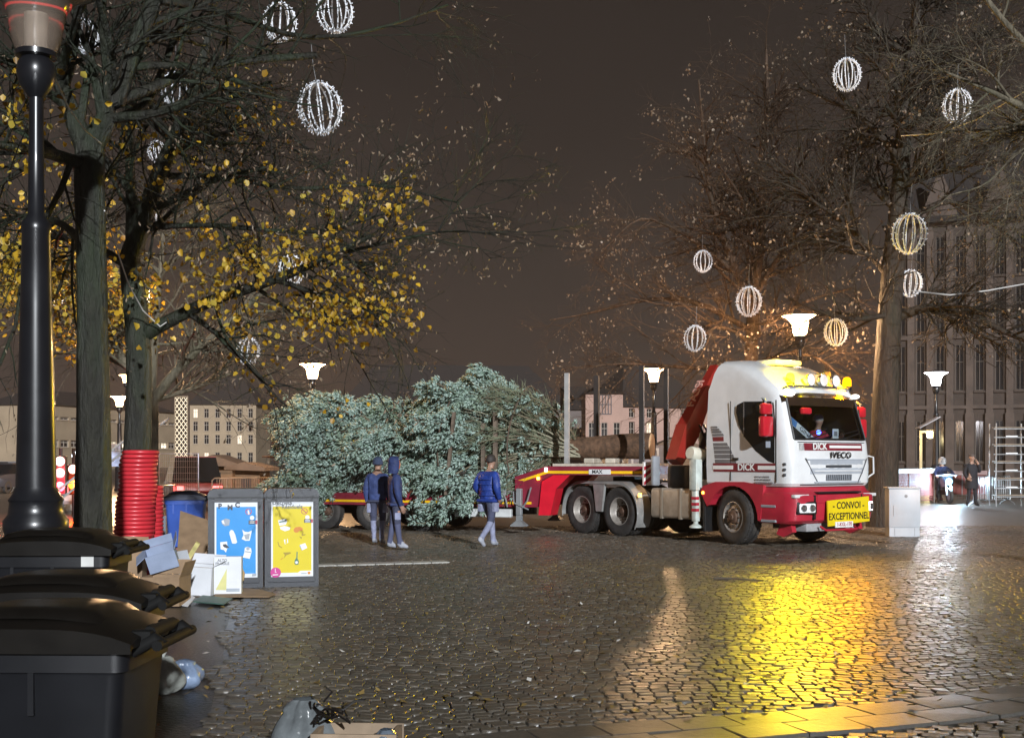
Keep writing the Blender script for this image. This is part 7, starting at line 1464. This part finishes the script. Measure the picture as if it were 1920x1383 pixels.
for z, cn, c_, st in ((tl.z, 'sig_orange', (1, .06, .0), 6), (tl.z + .45, 'sig_white', (1, .7, .6), 1.6)):
    mb = MB(); mb.lathe([(.001, .02), (.09, .012), (.135, 0)], 16, Matrix.Translation((0, -.065, z)) @ ROTX(R(90)), False); mb.obj('signal_lamp', emis(cn, c_, st), ts, 50)
    if 'white' not in cn: plight('signal_light', ts, (0, -.35, z), c_, 110, .1)
q = P(143, 854, 60); mb = MB(); mb.lathe(sphere(.22, 12, 8), 12); o = mb.obj('globe_lamp', emis('globe_white', (.85, .92, 1), 10), None, 60, (q.x, q.y, q.z)); tag(o, 'cold white globe light over the street behind the near trunk', 'lamp')
q = P(216, 880, 33); sg_ = thing('information_sign', 'blue and white upright sign behind the red sleeve', 'sign', (q.x, q.y, 0)); mb = MB(); mb.box(-.13, .13, 0, .04, 1.5, 2.1); mb.obj('sign_face', M('sign_blue_white', (.35, .45, .75), .5, var=.4, vs=4), sg_); mb = MB(); mb.tube([(-.15, .02, 0), (-.15, .02, 2.15)], .03, 6); mb.obj('post', STEEL, sg_)
q = P(968, 812, 75); hs = thing('hanging_lantern', 'small pointed lantern glowing beyond the spruce trunk', 'lamp', (q.x, q.y, 0)); mb = MB(); mb.lathe([(.42, q.z + .25), (.05, q.z + .6), (.001, q.z + .7)], 10); mb.obj('lantern_roof', LDK, hs); mb = MB(); mb.lathe([(.12, q.z - .35), (.30, q.z + .24)], 10, None, False); mb.obj('lantern_glass', emis('lantern_glow', (1., .75, .65), 2.2), hs); mb = MB(); mb.tube([(0, 0, 0), (0, 0, q.z - .35)], .05, 6); mb.obj('post', LDK, hs)
q = P(1218, 850, 40); kb = thing('white_cabinet', 'grey square panel with white frame behind the trailer front', 'panel', (q.x - .6, 40, 0)); mb = MB(); mb.box(-.25, 1.6, 0, .4, .9, 2.15); mb.obj('panel_body', M('panel_lilac', (.20, .19, .21), .6), kb); mb = MB(); mb.box(.0, .9, -.03, -.002, 1.25, 1.32); mb.box(.0, .9, -.03, -.002, 1.98, 2.05); mb.box(.0, .07, -.029, -.002, 1.32, 1.98); mb.box(.83, .9, -.029, -.002, 1.32, 1.98); mb.obj('panel_frame', M('frame_white', (.5, .5, .5), .5), kb)
for o_ in [x for x in (kb,)]: mb = MB(); mb.box(-.2, 1.5, .05, .35, 0, .9); mb.obj('panel_leg', M('panel_lilac'), kb)
# ================================================================== thin haze added for halos round the lamps
hz = MB(); hz.box(-330, 330, -6, 330, -1.0, 60.0)
hm = bpy.data.materials.new('added_haze'); hm.use_nodes = True; ht_ = hm.node_tree; ht_.nodes.clear(); ho = ht_.nodes.new('ShaderNodeOutputMaterial'); pv = ht_.nodes.new('ShaderNodeVolumePrincipled')
pv.inputs['Color'].default_value = (.92, .78, .68, 1); pv.inputs['Density'].default_value = .00036; pv.inputs['Anisotropy'].default_value = .3
ht_.links.new(pv.outputs[0], ho.inputs['Volume'])
tag(hz.obj('added_haze', hm), 'thin haze added to give the lamps their halos', None, None, 'stuff')
